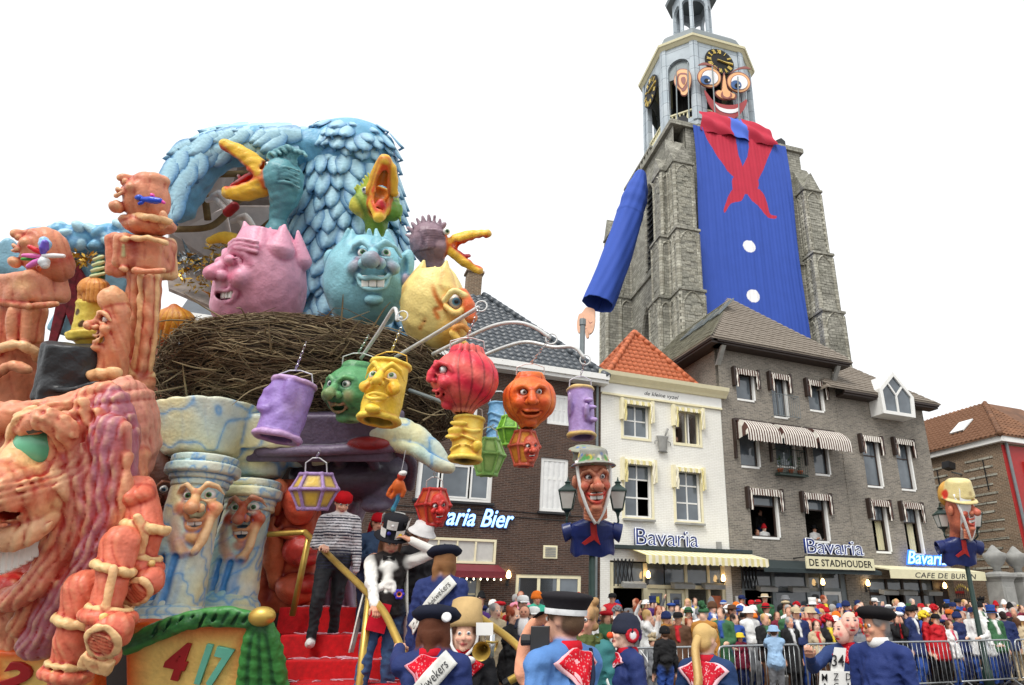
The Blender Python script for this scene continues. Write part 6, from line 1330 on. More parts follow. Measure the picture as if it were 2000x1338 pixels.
# ---- face columns
MB_ = S(222, 226, 206)
def facecol(label, px, py, Y, w, top, bot, capw, facec, fw, yaw, skin, red, mo, seed):
 f = Fig('face_column', label, 'column', px, py, Y, 'marbled columns with painted faces'); ql = lambda x, y, d=0: f.q(x+(py-y)*(CPX-px)/(py+2563), y, d+(py-y)*.4); q = ql; s = MS()
 s.chain([q(px, bot-20, 0), q(px+2, (top+bot)/2, 0), q(px+6, top+40, 0)], [w*1.12, w*.98, w*.92], k=4, col=MB_); marble(s, seed, 52)
 fin = face(f, s, q(*facec, -w*.86), turn(yaw, .12), fw, skin, S(176, 60, 40), red, curv=.42, iris=S(50, 130, 60), mo=mo, mw=.8, teeth=2, tl=.14, smile=.3, nose=1.25, brow=1.6, eh=.9, lipc=S(222, 150, 100), hollow=S(60, 14, 14), ek=1.05, chin=1.2)
 for sx in (-1, 1): s.chain(spline([q(facec[0]+sx*fw*.7, facec[1]+fw*.6, -w*.7), q(facec[0]+sx*fw*.6, facec[1]+fw*1.5, -w*.8), q(facec[0]+sx*fw*.3, facec[1]+fw*2.1, -w*.85)], 3), fw*.16, k=fw*.3, col=S(234, 190, 140), edge=S(190, 90, 50), ea=.5)
 for i in range(4): x = px-w*.6+i*w*.42; s.crease([q(x, facec[1]+fw*2.3, -w*.9), q(x-5, bot-30, -w*.98)], 4.5, 0, S(60, 140, 210), k=5)
 s.disp(wob(1, 22, seed)); f.body('shaft', s, 2.2); fin()
 s = MS()
 for z, r, rr in ((bot-16, w*1.12, 12), (bot, w*1.28, 14), (bot+16, w*1.4, 14)): s.cyl(q(px, z+rr, 0), q(px, z-rr, 0), r, r, r=rr*.9, k=4, col=MB_, edge=S(90, 170, 220))
 marble(s, seed+2, 44); f.body('base', s, 2.6)
 s = MS()
 for z, r, rr in ((top+36, w*1.0, 6), (top+24, capw*.84, 5), (top+9, capw, 10), (top-10, capw*.9, 7)): s.cyl(q(px+8, z+rr, 0), q(px+8, z-rr, 0), r, r, r=rr*.55, k=2.5, col=MB_, edge=S(90, 170, 220))
 marble(s, seed+4, 40); f.body('capital', s, 2.6); return f
facecol('front marbled column with a leering red cheeked face and green eyes', 360, 1050, 7.2, 52, 912, 1205, 68, (372, 984), 45, .12, S(238, 190, 134), S(206, 36, 38), 1.1, 21)
facecol('rear marbled column with an open mouthed dark red face', 466, 1060, 8.0, 46, 958, 1185, 56, (466, 1006), 40, .1, S(190, 100, 66), S(180, 40, 34), 1.7, 31)
f = Fig('dark_mask', 'dark brown mask with one staring blue eye behind giant', 'parade figure', 305, 980, 7.6); q = f.q; s = Sculpt(S(92, 56, 44)); s.cav = (S(40, 16, 14), S(160, 100, 70), 1.); s.ell(q(305, 985, 20), (44, 40, 110), k=4); fin = face(f, s, q(302, 970, -18), turn(.4), 34, S(104, 62, 48), S(60, 26, 22), S(120, 50, 40), curv=.5, iris=S(90, 150, 190), teeth=2, mo=1.2, brow=1.5); f.body('mask', s, 2.6); fin()
f = Fig('red_mask_panel', 'orange red carved panel of puffed faces behind the gold handrail', 'parade figure', 565, 1065, 8.5); q = f.q; s = Sculpt(S(196, 92, 60)); s.cav = (S(130, 24, 22), S(236, 160, 100), 1.); s.box(q(560, 1065, 20), (62, 26, 128), 14, k=5)
for (x, y, d, r, c) in ((585, 985, -10, (30, 24, 40), S(206, 84, 60)), (590, 1075, -14, (36, 30, 30), S(196, 60, 50)), (600, 1090, -22, (24, 24, 14), S(180, 40, 40)), (580, 1150, -10, (40, 26, 30), S(206, 96, 66)), (535, 1080, -8, (20, 18, 70), S(214, 120, 80)), (600, 1140, -16, (22, 20, 16), S(186, 50, 44)), (546, 970, -6, (18, 16, 36), S(210, 116, 80)), (566, 1042, -14, (20, 16, 9), S(214, 110, 76))): s.ell(q(x, y, d), r, k=6, col=c, edge=S(126, 26, 24), ea=.8)
s.crease([q(520, 1170, -10), q(530, 1040, -10), q(590, 940, -10)], 5, 0, S(126, 26, 24)); s.disp(wob(1.6, 20, 9)); f.body('panel', s, 2.6)
f = Fig('red_mask_panel', 'smaller coral carved head at the left of the descending women', 'parade figure', 606, 1150, 8.9); q = f.q; s = Sculpt(S(214, 110, 84)); s.cav = (S(150, 30, 26), S(240, 170, 120), 1.); s.ell(q(600, 1160, 0), (26, 24, 30), k=3); s.ell(q(618, 1152, -14), (10, 12, 10), k=4, col=S(222, 120, 96), edge=DK); s.ell(q(590, 1130, 0), (20, 20, 16), k=6, edge=DK); s.disp(wob(2, 14, 7)); f.body('head', s, 2.2)
# ---- marbled entablature, dark vault
f = Fig('entablature', 'marbled blue stone canopy block carried by the face columns', 'float part', 600, 860, 8.0); q = f.q; s = MS()
s.cyl(q(392, 896, -50), q(404, 806, -14), 62, 100, r=5, k=3, col=MB_); s.cyl(q(500, 935, 20), q(512, 840, 58), 46, 92, r=5, k=6, col=MB_)
s.box(q(528, 836, 14), (70, 50, 32), 4, R=turn(.05), k=3, col=MB_); s.chain(spline([q(440, 905, 0), q(480, 885, -10), q(540, 872, 0), q(640, 880, 20)], 4), 18, k=5, col=MB_, edge=S(70, 150, 214)); s.chain(spline([q(470, 925, 30), q(540, 898, 40), q(640, 900, 60)], 4), 16, k=5, col=MB_, edge=S(70, 150, 214))
s.chain(spline([q(752, 846, 10), q(800, 856, 4), q(840, 880, 0), q(872, 910, -4)], 4), np.linspace(40, 14, 13), k=6, col=MB_); s.chain(spline([q(770, 868, -20), q(810, 880, -30), q(850, 906, -30), q(876, 914, -20)], 4), 12, k=4, col=MB_, edge=S(70, 150, 214))
marble(s, 43, 62); flt_ = wob(1, 60, 5); s.disp(lambda p: 2.2*(.5-np.abs(np.sin(p[..., 0]*.09+.6*flt_(p))))); f.body('marble_blocks', s, 3.0)
PG = S(98, 86, 108); s = Sculpt(PG); s.cav = (S(46, 38, 56), S(150, 138, 160), .8); s.box(q(640, 850, 20), (140, 46, 46), 6, k=4, col=PG); s.chain([q(510, 882, -20), q(640, 880, -34), q(780, 872, -20)], 10, k=4, col=S(120, 106, 130), edge=S(60, 50, 66)); s.ell(q(690, 925, 110), (130, 90, 50), k=20, col=S(80, 70, 86))
for x0, x1 in ((560, 640), (640, 690), (700, 760), (780, 830)): s.chain(spline([q(x0, 880, 0), q((x0+x1)/2, 905, 40), q(x1-30, 950, 110)], 4), 10, k=9, col=S(92, 82, 100), edge=S(50, 42, 54))
s.chain(spline([q(760, 965, 60), q(700, 955, 80), q(650, 985, 110)], 4), 24, k=10, col=S(110, 100, 124), edge=S(60, 50, 66)); s.ell(q(735, 985, 50), (30, 30, 16), k=8, col=S(120, 112, 134)); s.ell(q(720, 866, -30), (40, 14, 12), k=4, col=S(150, 40, 40))
v = veins(44, 71, 7); s.paint(lambda p: v(p)*.5, S(60, 50, 64)); f.body('vault', s, 3.2)
f = Fig('rock_trunk', 'grey purple carved trunk rising behind the striped woman', 'float part', 660, 1090, 9.3); q = f.q; s = Sculpt(S(120, 108, 126)); s.cav = (S(56, 46, 66), S(160, 150, 166), .8); s.chain([q(670, 950, 0), q(655, 1060, 0), q(640, 1190, 0)], [60, 34, 52], k=5)
for i in range(6): s.chain([q(632+i*12, 970, -34), q(630+i*9, 1080, -30), q(606+i*16, 1190, -44)], 7, k=6, col=S(130, 116, 136), edge=S(70, 58, 74))
s.disp(wob(1.6, 18, 8)); f.body('trunk', s, 2.8)
f = Fig('curtain_wall', 'dark backdrop board closing the float behind the columns', 'float part', 480, 1000, 10.4); q = f.q; f.mb('board', MB().box(-230, 150, 0, 6, -230, 150), M['darkwood'])
# ---- plinth with numerals, green drapery, gold knob
f = Fig('number_board', 'orange bordered panel with red 4 and turquoise 17 under green drape', 'float part', 390, 1280, 6.6); q = f.q
def panel(f, outline, name='panel'):
 P = [f.q(*p) for p in outline]; s = Sculpt(S(246, 206, 116)); c = np.mean(P, 0); xs = [p[0] for p in P]; zs = [p[2] for p in P]; W, H = (max(xs)-min(xs))/2, (max(zs)-min(zs))/2
 s.box(((max(xs)+min(xs))/2, 0, (max(zs)+min(zs))/2), (W, 14, H), 5, k=3, col=S(248, 210, 120)); m = np.array([(max(xs)+min(xs))/2, 0, (max(zs)+min(zs))/2], np.float32)
 s.paint(lambda p: np.clip((np.maximum(np.abs(p[..., 0]-m[0])/W, np.abs(p[..., 2]-m[2])/H)-.55)/.4, 0, 1)**1.3, S(222, 96, 30)); s.disp(wob(.8, 30, 3)); f.body(name, s, 3.2)
panel(f, [(255, 1212), (500, 1420)])
def numeral(f, txt, x0, x1, y0, y1, d, mat, roll):
 me = text_mesh(txt, .12, .18, .03, .02); n = len(me.vertices); co = np.empty(n*3, np.float32); me.vertices.foreach_get('co', co); co = co.reshape(-1, 3); lo, hi = co.min(0), co.max(0)
 a = f.q(x0, y1); b = f.q(x1, y0); v = np.stack([a[0]+(co[:, 0]-lo[0])/(hi[0]-lo[0])*(b[0]-a[0]), d-co[:, 2]*24, a[2]+(co[:, 1]-lo[1])/(hi[1]-lo[1])*(b[2]-a[2])], 1); c = v.mean(0); v = (v-c)@rotm('Y', roll).T+c
 me.vertices.foreach_set('co', (v@f.T.T).astype(np.float32).ravel()); me.update(); link('numeral', me, f.t, mat)
if 'teal' not in M: M['teal'] = plain('turquoise_paint', S(110, 196, 172), .4); M['crimson'] = plain('crimson_paint', S(166, 26, 32), .4)
numeral(f, '4', 334, 378, 1246, 1320, -18, M['crimson'], .2); numeral(f, '17', 400, 462, 1252, 1334, -18, M['teal'], .22)
f = Fig('number_board', 'yellow panel with dark red 2 at bottom left corner', 'float part', 60, 1300, 6.75); panel(f, [(0, 1268), (200, 1440)]); numeral(f, '2', 16, 76, 1284, 1342, -18, M['crimson'], .35)
GN, GND = S(58, 130, 60), S(20, 70, 40)
f = Fig('green_drape', 'gathered green painted drape with gold knob along the float edge', 'float part', 420, 1230, 6.5); q = f.q; s = Sculpt(GN); s.cav = (S(14, 60, 34), S(110, 176, 90), 1.)
for i in range(4): o = i*7-10; s.chain(spline([q(250, 1262+o*.6, -20-i*3), q(310, 1232+o, -24), q(370, 1212+o*.8, -26-i*2), q(440, 1204+o, -24), q(502, 1212+o*.6, -24)], 4), 9.5, k=6, col=GN, edge=GND, ea=.8)
for i in range(7): x = 486+i*9; s.chain(spline([q(502+i*3, 1212, -20), q(x-2, 1260, -26+3*(i % 2)), q(x-14+i*5, 1360, -24+5*(i % 2))], 4), [9, 10, 10, 11, 11, 11, 12, 12, 13][:9], k=6, col=GN, edge=GND, ea=.8)
for i in range(9): s.crease([q(300+i*22, 1240-i*3, -32), q(312+i*22, 1208-i*1.5, -34)], 2.5, 0, GND)
s.disp(wob(1.6, 16, 2)); f.body('drape', s, 2.3); s = Sculpt(S(214, 184, 104)); s.ell(q(512, 1204, -36), (25, 18, 18), k=3); f.body('gold_knob', s, 2, M['gold'])
# ---- red carpeted stairs with brass rails
st = thing('float_stairs', 'red carpeted stairs descending from the float deck', 'stairs', tuple(at(630, 1290, 7.0)))
edges = [(1186, 8.35), (1240, 7.6), (1290, 7.05), (1336, 6.6), (1376, 6.2), (1420, 5.8)]; xl, xr = at(545, 1240, 7.6)[0], at(722, 1240, 7.6)[0]
XS = [at(546+2*i, y, Y)[0] for i, (y, Y) in enumerate(edges)]
for i, (y, Y) in enumerate(edges):
 z = at(620, y, Y)[2]; zb = at(620, edges[i+1][0], edges[i+1][1])[2] if i < 5 else 0; Yb = edges[i-1][1] if i else Y+1.4
 attach(MB().box(XS[i], XS[i]+(1.2 if i else 1.5), Y, Yb+.02, zb-.02, z).build('step', M['red_carpet'], bevel=.015), st)
attach(MB().bar((XS[5]-.06, 5.8, .3), (XS[0]-.06, 8.4, 1.2), .06, .5).build('stringer', M['darkwood']), st)
cf = MB(); rr = np.random.default_rng(8)
for i in range(70):
 k = rr.integers(0, 5); Y = edges[k][1]+rr.uniform(.02, .35); z = at(620, edges[k][0], edges[k][1])[2]+.006; x = XS[k]+rr.uniform(.02, 1.1); a = rr.uniform(0, 6.28); l = rr.uniform(.03, .12)
 P = spline([(x, Y, z), (x+l*math.cos(a), min(Y+l*math.sin(a), Y+.2), z+.012), (x+2*l*math.cos(a+.5), Y+.05, z), (x+2.4*l*math.cos(a+1.2), Y-.02, z+.005)], 3); cf.tube(P, .004, 3)
M['streamer'] = plain('paper_streamer', S(214, 176, 190), .8, var=.3, sc=3); o = tag(cf.build('paper_streamers', M['streamer']), kind='stuff')
def P3(*a): return [at(*p) for p in a]
rl = thing('brass_handrail', 'gold handrail running down the left side of red stairs', 'handrail', tuple(at(570, 1200, 8.2)))
attach(MB().tube(spline(P3((442, 1046, 8.1), (520, 1044, 8.1), (590, 1040, 8.05), (600, 1044, 8.0), (660, 1102, 7.3), (716, 1156, 6.6), (750, 1196, 6.25), (772, 1240, 6.0), (788, 1278, 5.85)), 5), .032, 10).build('rail', M['gold'], smooth=True), rl)
attach(MB().tube(P3((604, 1046, 8.0), (571, 1202, 8.2)), .034, 10).build('post', M['gold'], smooth=True), rl); a = at(722, 1164, 6.55); attach(MB().tube([a, (a[0]+.02, a[1], .3)], .036, 10).build('post', M['gold'], smooth=True), rl)
rl = thing('brass_handrail', 'gold handrail with hooked end beside the trumpet player', 'handrail', tuple(at(1015, 1320, 5.6)))
attach(MB().tube(spline(P3((915, 1190, 6.6), (955, 1218, 6.2), (1000, 1252, 5.8), (1022, 1278, 5.65), (1027, 1300, 5.6), (1014, 1318, 5.6), (992, 1332, 5.6)), 6), .03, 10).build('rail', M['gold'], smooth=True), rl); attach(MB().tube(P3((995, 1330, 5.6), (985, 1337, 5.6)), .034, 8).build('end_cap', M['dark']), rl)
# ---- twig nest
NC = at(624, 770, 9.5); ns = thing('twig_nest', 'huge nest of brown twigs holding three cracked egg heads', 'nest', tuple(NC))
prof = [(1.0, -.86), (1.45, -.78), (1.84, -.42), (2.02, 0.), (1.98, .28), (1.82, .48), (1.55, .5), (1.5, .25), (1.2, .1), (0.05, .05)]
attach(MB().lathe([(r*.95, z) for r, z in prof], 40, tuple(NC)).build('core', plain('nest_core', S(52, 42, 32), .95, var=.3, sc=8, bump=.8), smooth=True), ns)
def twigs(n, rr, rad, names):
 V = []; F = []; b = 0; pr = np.array(prof[:7]); L = np.r_[0, np.cumsum(np.linalg.norm(np.diff(pr, axis=0), axis=1))]
 for i in range(n):
  m = rr.integers(5, 8); a0 = rr.uniform(0, 6.28); da = rr.normal(.28, .16)*rr.choice((-1, 1)); s0 = rr.uniform(.05, L[-1]); ds = rr.normal(0, .16)+(rr.random() < .06)*rr.uniform(-.5, .7); lift = abs(rr.normal(.02, .05))+(rr.random() < .08)*rr.uniform(.05, .22); P = []
  for k in range(m):
   t = k/(m-1); s_ = np.clip(s0+ds*t+.03*math.sin(t*6+i), 0, L[-1]); r = np.interp(s_, L, pr[:, 0])+lift*(t if i % 3 else .5)+.02; z = np.interp(s_, L, pr[:, 1])+(lift*.5*t if i % 5 == 0 else 0); a = a0+da*t; P.append((r*math.cos(a), r*math.sin(a), z))
  P = np.array(P); w_ = rr.uniform(.005, .011)*(1.5 if rr.random() < .1 else 1); T_ = np.gradient(P, axis=0); T_ /= np.linalg.norm(T_, axis=1)[:, None]; U = np.cross(T_, (0, 0, 1.)); U /= np.linalg.norm(U, axis=1)[:, None]+1e-9; W = np.cross(U, T_)
  for c, s_ in ((1, 0), (-.5, .87), (-.5, -.87)): V.append(P+(U*c+W*s_)*w_*np.linspace(1, .5, m)[:, None])
  for c in range(3):
   d = (c+1) % 3; k = np.arange(m-1); F.append(np.stack([b+c*m+k, b+d*m+k, b+d*m+k+1, b+c*m+k+1], 1))
  b += 3*m
 return np.vstack(V), np.vstack(F)
rr = np.random.default_rng(12)
tw1 = plain('twig_brown', S(92, 74, 52), .85, var=.4, sc=4); tw2 = plain('twig_grey', S(136, 120, 90), .85, var=.35, sc=4)
for n, mt in ((4200, tw1), (1900, tw2)):
 v, fc = twigs(n, rr, 1, ''); o = link('twigs', mesh_np(v, fc), ns, mt); o['kind'] = 'stuff'
for i in range(90):
 a = rr.uniform(2.9, 6.3); r = rr.uniform(1.9, 2.15); z = rr.uniform(-.6, .5); p0 = np.array([r*math.cos(a), r*math.sin(a), z]); d = np.array([math.cos(a+rr.uniform(-1, 1)), math.sin(a+rr.uniform(-1, 1)), rr.uniform(-.8, .6)]); d /= np.linalg.norm(d); l = rr.uniform(.25, .55)
 MB().tube(spline([p0-d*.1, p0+d*l*.5+(0, 0, rr.uniform(-.06, .06)), p0+d*l], 3), [.012, .011, .01, .009, .008, .006, .004], 4).build('twig', tw2, ns)
# ---- lantern arms
def arm(label, pts, r=.022, mat='grey_tube', ring=None):
 t = thing('lantern_arm', label, 'pole', tuple(at(*pts[0])), 0, 'arms carrying the lanterns'); attach(MB().tube(spline(P3(*pts), 6), r, 8).build('tube', M[mat], smooth=True), t)
 if ring: c = at(*ring); k = .06; attach(MB().tube([c+np.array([k*math.cos(a), 0, k*math.sin(a)]) for a in [6.283*i/14 for i in range(14)]], .009, 5, closed=True).build('ring', M['grey_tube'], smooth=True), t)
arm('pale bent arm sticking up from the nest before the blue egg', [(705, 700, 7.5), (742, 645, 7.2), (768, 604, 7.0), (775, 612, 6.95), (776, 625, 6.9), (784, 620, 6.85)], ring=(786, 617, 6.85))
arm('long straight pale arm crossing the yellow egg', [(772, 698, 7.4), (850, 652, 6.9), (935, 600, 6.4)], ring=(940, 598, 6.35))
arm('pale curved arm over the red pumpkin lantern', [(845, 692, 7.2), (910, 660, 6.9), (965, 636, 6.7), (1010, 630, 6.6), (1045, 640, 6.6), (1075, 660, 6.6)], ring=(1077, 662, 6.6))
arm('longest pale wavy arm reaching to the last lilac lantern', [(930, 700, 7.5), (985, 678, 7.4), (1030, 668, 7.3), (1080, 678, 7.25), (1120, 678, 7.2), (1142, 700, 7.2)], ring=(1143, 703, 7.2))
arm('dark straight arm under the nest rim towards the yellow can', [(800, 762, 7.6), (850, 780, 7.2), (915, 806, 6.5)], mat='zinc')
# ---- great blue bird: neck with feathers, wing canopy
def feather_mesh(w, l, th):
 n, m = 5, 7; v = []; c = []
 for j in range(m):
  t = j/(m-1); ww = w*math.sin(math.pi*min(1, .18+.74*t)**.9)*(1 if t < .86 else (.9 if t < .95 else .55)) if True else 0
  for i in range(n):
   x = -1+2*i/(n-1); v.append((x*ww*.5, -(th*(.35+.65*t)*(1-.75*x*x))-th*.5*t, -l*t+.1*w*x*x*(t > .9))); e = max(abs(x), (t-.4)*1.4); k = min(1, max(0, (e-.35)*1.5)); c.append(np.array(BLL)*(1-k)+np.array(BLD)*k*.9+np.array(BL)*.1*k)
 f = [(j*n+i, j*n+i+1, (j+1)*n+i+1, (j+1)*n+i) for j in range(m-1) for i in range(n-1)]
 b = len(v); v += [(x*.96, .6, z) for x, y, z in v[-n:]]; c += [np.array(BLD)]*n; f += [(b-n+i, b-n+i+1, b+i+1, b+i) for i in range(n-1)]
 return np.array(v), f, np.array(c)
f = Fig('blue_bird', 'great pale blue bird body covered in feathers behind the egg heads', 'parade figure', 690, 480, 10.6); q = lambda x, y, d=0: np.array([x-690, d, 480-y], float); s = Sculpt(BL); s.cav = (S(54, 120, 178), S(196, 228, 238), .9)
s.chain([q(690, 640, 0), q(684, 470, 0), q(684, 335, 0)], [112, 104, 88], k=4); s.ell(q(688, 300, 0), (84, 84, 66), k=6); s.ell(q(690, 322, 0), (88, 88, 20), k=5, col=BL, edge=BLD)
s.chain([q(640, 280, 10), q(540, 285, 10), q(470, 282, 0)], [34, 30, 26], k=20); s.disp(wob(2, 40, 2)); f.body('body', s, 4.2)
fm = []
for (w_, l) in ((31, 44), (38, 40)):
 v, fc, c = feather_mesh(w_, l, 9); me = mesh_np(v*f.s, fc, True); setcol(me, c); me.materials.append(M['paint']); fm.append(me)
rr = np.random.default_rng(4)
def feather(fig, p, out, down, me, sc_=1., parent=None, par_obj=None):
 y = -np.asarray(out, float); y /= np.linalg.norm(y); z = -np.asarray(down, float); z -= y*(z@y); z /= np.linalg.norm(z); x = np.cross(y, z); R_ = fig.R@np.stack([x, y, z], 1)
 o = link('feather', me, par_obj or fig.t); m = Matrix(np.vstack([np.hstack([R_*sc_, (fig.T@np.asarray(p))[:, None]]), [0, 0, 0, 1]])); o.matrix_basis = m; return o
def ring(z, r, cx, n, me, tilt, a0=math.pi*.95, a1=2.05*math.pi, ph=0, sc_=1.):
 for i in range(n):
  a = a0+(a1-a0)*(i+ph)/n+rr.uniform(-.07, .07); o = np.array([math.cos(a), math.sin(a), 0]); p = np.array([cx, 0, 0])+o*(r+1)+np.array([0, 0, z+rr.uniform(-7, 7)])
  feather(f, p, o+np.array([0, 0, tilt]), np.array([rr.uniform(-.3, .3), 0, -1])+o*rr.uniform(.05, .3), me, sc_*rr.uniform(.8, 1.25))
for k in range(12):
 py = 330+k*25; r = np.interp(py, (335, 470, 640), (88, 104, 112)); ring(480-py, r-1, np.interp(py, (335, 640), (-6, 0)), 14, fm[0], .15, ph=.5*(k % 2))
for k in range(4):
 py = 250+k*19; r = 84*math.sqrt(max(.05, 1-((300-py)/68)**2)); ring(480-py, r-2, -2, [8, 11, 13, 13][k], fm[1], [.9, .55, .3, .1][k], ph=.5*(k % 2), sc_=.8)
for i in range(8): a = i*.8; feather(f, q(690+34*math.cos(a), 246, 34*math.sin(a)), np.array([math.cos(a)*.5, math.sin(a)*.5-.3, .8]), np.array([math.cos(a), math.sin(a), -.3]), fm[1], .75)
g = Fig('wing_canopy', 'pale blue feathered wing roof arching over the pillar figures', 'parade figure', 430, 320, 9.2); qq = g.q; s = Sculpt(BL); s.cav = (S(54, 120, 178), S(196, 228, 238), .9)
W1 = spline([qq(640, 292, 60), qq(560, 285, 40), qq(490, 284, 20), qq(424, 296, 0), qq(384, 330, -20), qq(356, 368, -30), qq(342, 396, -34)], 5)
s.chain(W1, np.linspace(38, 38, len(W1)), k=6);
for i in range(0, len(W1), 1):
 p = W1[i]; s.ell(p+np.array([rr.uniform(-10, 10), rr.uniform(-20, 5), rr.uniform(4, 22)]), (17, 16, 11), R=turn(0, 0, rr.uniform(-.7, .7)), k=4, col=BLL, edge=BLD, ea=.6)
 s.ell(p+np.array([rr.uniform(-8, 8), -18, rr.uniform(-14, 6)]), (16, 12, 10), R=turn(0, 0, rr.uniform(-.8, .8)), k=4, col=BL, edge=BLD, ea=.6)
s.disp(wob(3, 26, 3)); g.body('wing', s, 3.)
fmg = []
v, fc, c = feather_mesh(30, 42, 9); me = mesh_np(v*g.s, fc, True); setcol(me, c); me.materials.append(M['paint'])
for i in range(2, len(W1)-1):
 for j in range(3):
  d = W1[min(i+1, len(W1)-1)]-W1[i-1]; d /= np.linalg.norm(d); n_ = np.array([-d[2], 0, d[0]]); n_ = n_ if n_[2] > 0 else -n_
  feather(g, W1[i]+n_*[38, 18, -14][j]+np.array([rr.uniform(-5, 5), [-12, -38, -40][j], 0]), n_*[.9, .2, -.1][j]+np.array([0, -1, 0]), d+np.array([rr.uniform(-.6, .6), rr.uniform(-.4, .1), rr.uniform(-.9, .1)]), me, rr.uniform(.8, 1.5))
h2 = Fig('wing_canopy', 'lower pale blue feathered wing behind the left pillar figure', 'parade figure', 150, 480, 9.0); qq = h2.q; s = Sculpt(BL); s.cav = (S(54, 120, 178), S(196, 228, 238), .9); W2 = spline([qq(86, 470, 0), qq(140, 466, 0), qq(200, 466, 10), qq(260, 462, 20)], 5); s.chain(W2, 27, k=5)
for p in W2:
 for j in range(3): s.ell(p+np.array([rr.uniform(-8, 8), rr.uniform(-26, -8), rr.uniform(-16, 24)]), (15, 12, 9), R=turn(0, 0, rr.uniform(-.8, .8)), k=4, col=[BLL, BL][j % 2], edge=BLD, ea=.7)
s.disp(wob(2, 22, 3)); h2.body('wing', s, 2.8)
s = Sculpt(S(140, 186, 206)); s.box(qq(180, 580, 30), (60, 8, 90), 6, R=turn(0, 0, .35), k=4); s.box(qq(10, 540, 30), (50, 14, 60), 8, R=turn(0, 0, -.5), k=8); s.disp(wob(6, 60, 9)); h2.body('tail_cloth', s, 3.5)
M['tartan'] = plain('dark_red_tartan', S(110, 22, 34), .8, var=.6, sc=9); b = MB()
for (x0, y0, x1, y1, w_) in ((110, 500, 150, 640, 26), (140, 520, 100, 670, 16), (120, 500, 190, 600, 20)): b.prism([qq(x0-w_, y0, 4), qq(x0+w_, y0, 4), qq(x1+w_*.5, y1, 6), qq(x1-w_*.4, y1, 6)], (0, 5, 0))
h2.mb('tartan_scarf', b, M['tartan'])
r_ = thing('canopy_roof', 'grey brown roof panels with branches under the blue wing', 'float part', tuple(at(470, 400, 11)))
def roofpanel(pts, mat): P = P3(*pts); attach(ssheet(MB().add(P, [tuple(range(len(P)))]).build('roof_panel', mat), .06), r_)
M['canopy'] = plain('canopy_board', S(205, 194, 188), .8, var=.12, bump=.2); M['canopy2'] = plain('canopy_board_dark', S(150, 138, 130), .85, var=.3)
roofpanel([(336, 392, 9.4), (430, 300, 9.6), (470, 292, 10.2), (440, 400, 11.4), (345, 450, 11)], M['canopy']); roofpanel([(470, 292, 10.25), (620, 300, 11), (620, 400, 12.2), (442, 400, 11.45)], M['canopy2'])
roofpanel([(442, 402, 11.5), (620, 402, 12.3), (620, 560, 13), (470, 545, 13)], M['canopy']); roofpanel([(330, 452, 11), (440, 403, 11.6), (468, 545, 13), (330, 520, 12)], M['canopy']); roofpanel([(322, 500, 11.6), (468, 540, 12.8), (600, 556, 12.8), (610, 640, 11.6), (410, 600, 11), (330, 566, 11)], M['canopy2'])
M['branch'] = plain('ochre_branch', S(128, 104, 64), .8, var=.3)
for P in ([(340, 448, 10.4), (400, 445, 10.5), (430, 430, 10.6), (470, 388, 10.6), (540, 332, 10.6)], [(396, 340, 9.9), (440, 340, 10.0), (500, 338, 10.2), (560, 336, 10.4)], [(398, 342, 10), (400, 380, 10.3), (406, 430, 10.5)], [(470, 486, 11.6), (520, 440, 11.4), (575, 398, 11.2)], [(420, 500, 11.6), (470, 510, 11.6), (560, 500, 11.4)]): attach(MB().tube(spline(P3(*P), 5), .06, 7).build('branch', M['branch'], smooth=True), r_)
def socks(px, py, Y, ang, lab):
 k = Fig('hanging_boot', lab, 'decoration', px, py, Y, 'red and white boots under the canopy'); s = Sculpt(S(236, 230, 224)); R_ = rotm('Y', ang)
 for o in (-7, 7): s.chain([R_@np.array(p) for p in ((o, 0, 20), (o, 0, -4), (o+2, 0, -14), (o+14, -4, -16))], [6, 6, 6, 5], k=2, col=S(236, 230, 224))
 s.chain([R_@np.array(p) for p in ((-9, 0, 26), (9, 0, 26))], 9, k=3, col=S(176, 30, 34)); k.body('boots', s, 1.6)
socks(434, 390, 9.9, 2.4, 'red and white dangling boots below the open yellow beak'); socks(482, 436, 10.4, 2.6, 'red and white dangling boots behind the pink egg crown')
M['tinsel'] = plain('gold_tinsel', S(190, 150, 60), .25, .7, var=.5, sc=30); M['foil'] = plain('silver_foil', S(170, 176, 180), .2, .8, var=.4)
t = MB()
for i in range(520):
 k = i % 5; c = at(*[(350+rr.uniform(0, 90), 510+rr.uniform(-10, 60), 10.6), (330+rr.uniform(0, 130), 520+rr.normal(0, 14), 10.2), (415+rr.normal(0, 10), 318+rr.normal(0, 8), 9.6), (400+rr.uniform(0, 160), 480+rr.normal(0, 9), 10.5), (110+rr.uniform(0, 70), 505+rr.normal(0, 5), 8.4)][k]); d = rr.normal(size=3); d /= np.linalg.norm(d); e = np.cross(d, rr.normal(size=3)); e /= np.linalg.norm(e); l = rr.uniform(.04, .12); t.add([c, c+d*l+e*.02, c+d*l*1.6, c+d*l-e*.02], [(0, 1, 2, 3)])
tag(t.build('tinsel_garlands', M['tinsel']), kind='stuff')
t = MB()
for i in range(60): c = at(345+rr.uniform(0, 60), 500+rr.uniform(0, 30), 10.8); d = rr.normal(size=3)*.12; e = rr.normal(size=3)*.1; t.add([c, c+d, c+e], [(0, 1, 2)])
tag(t.build('foil_scraps', M['foil']), kind='stuff')
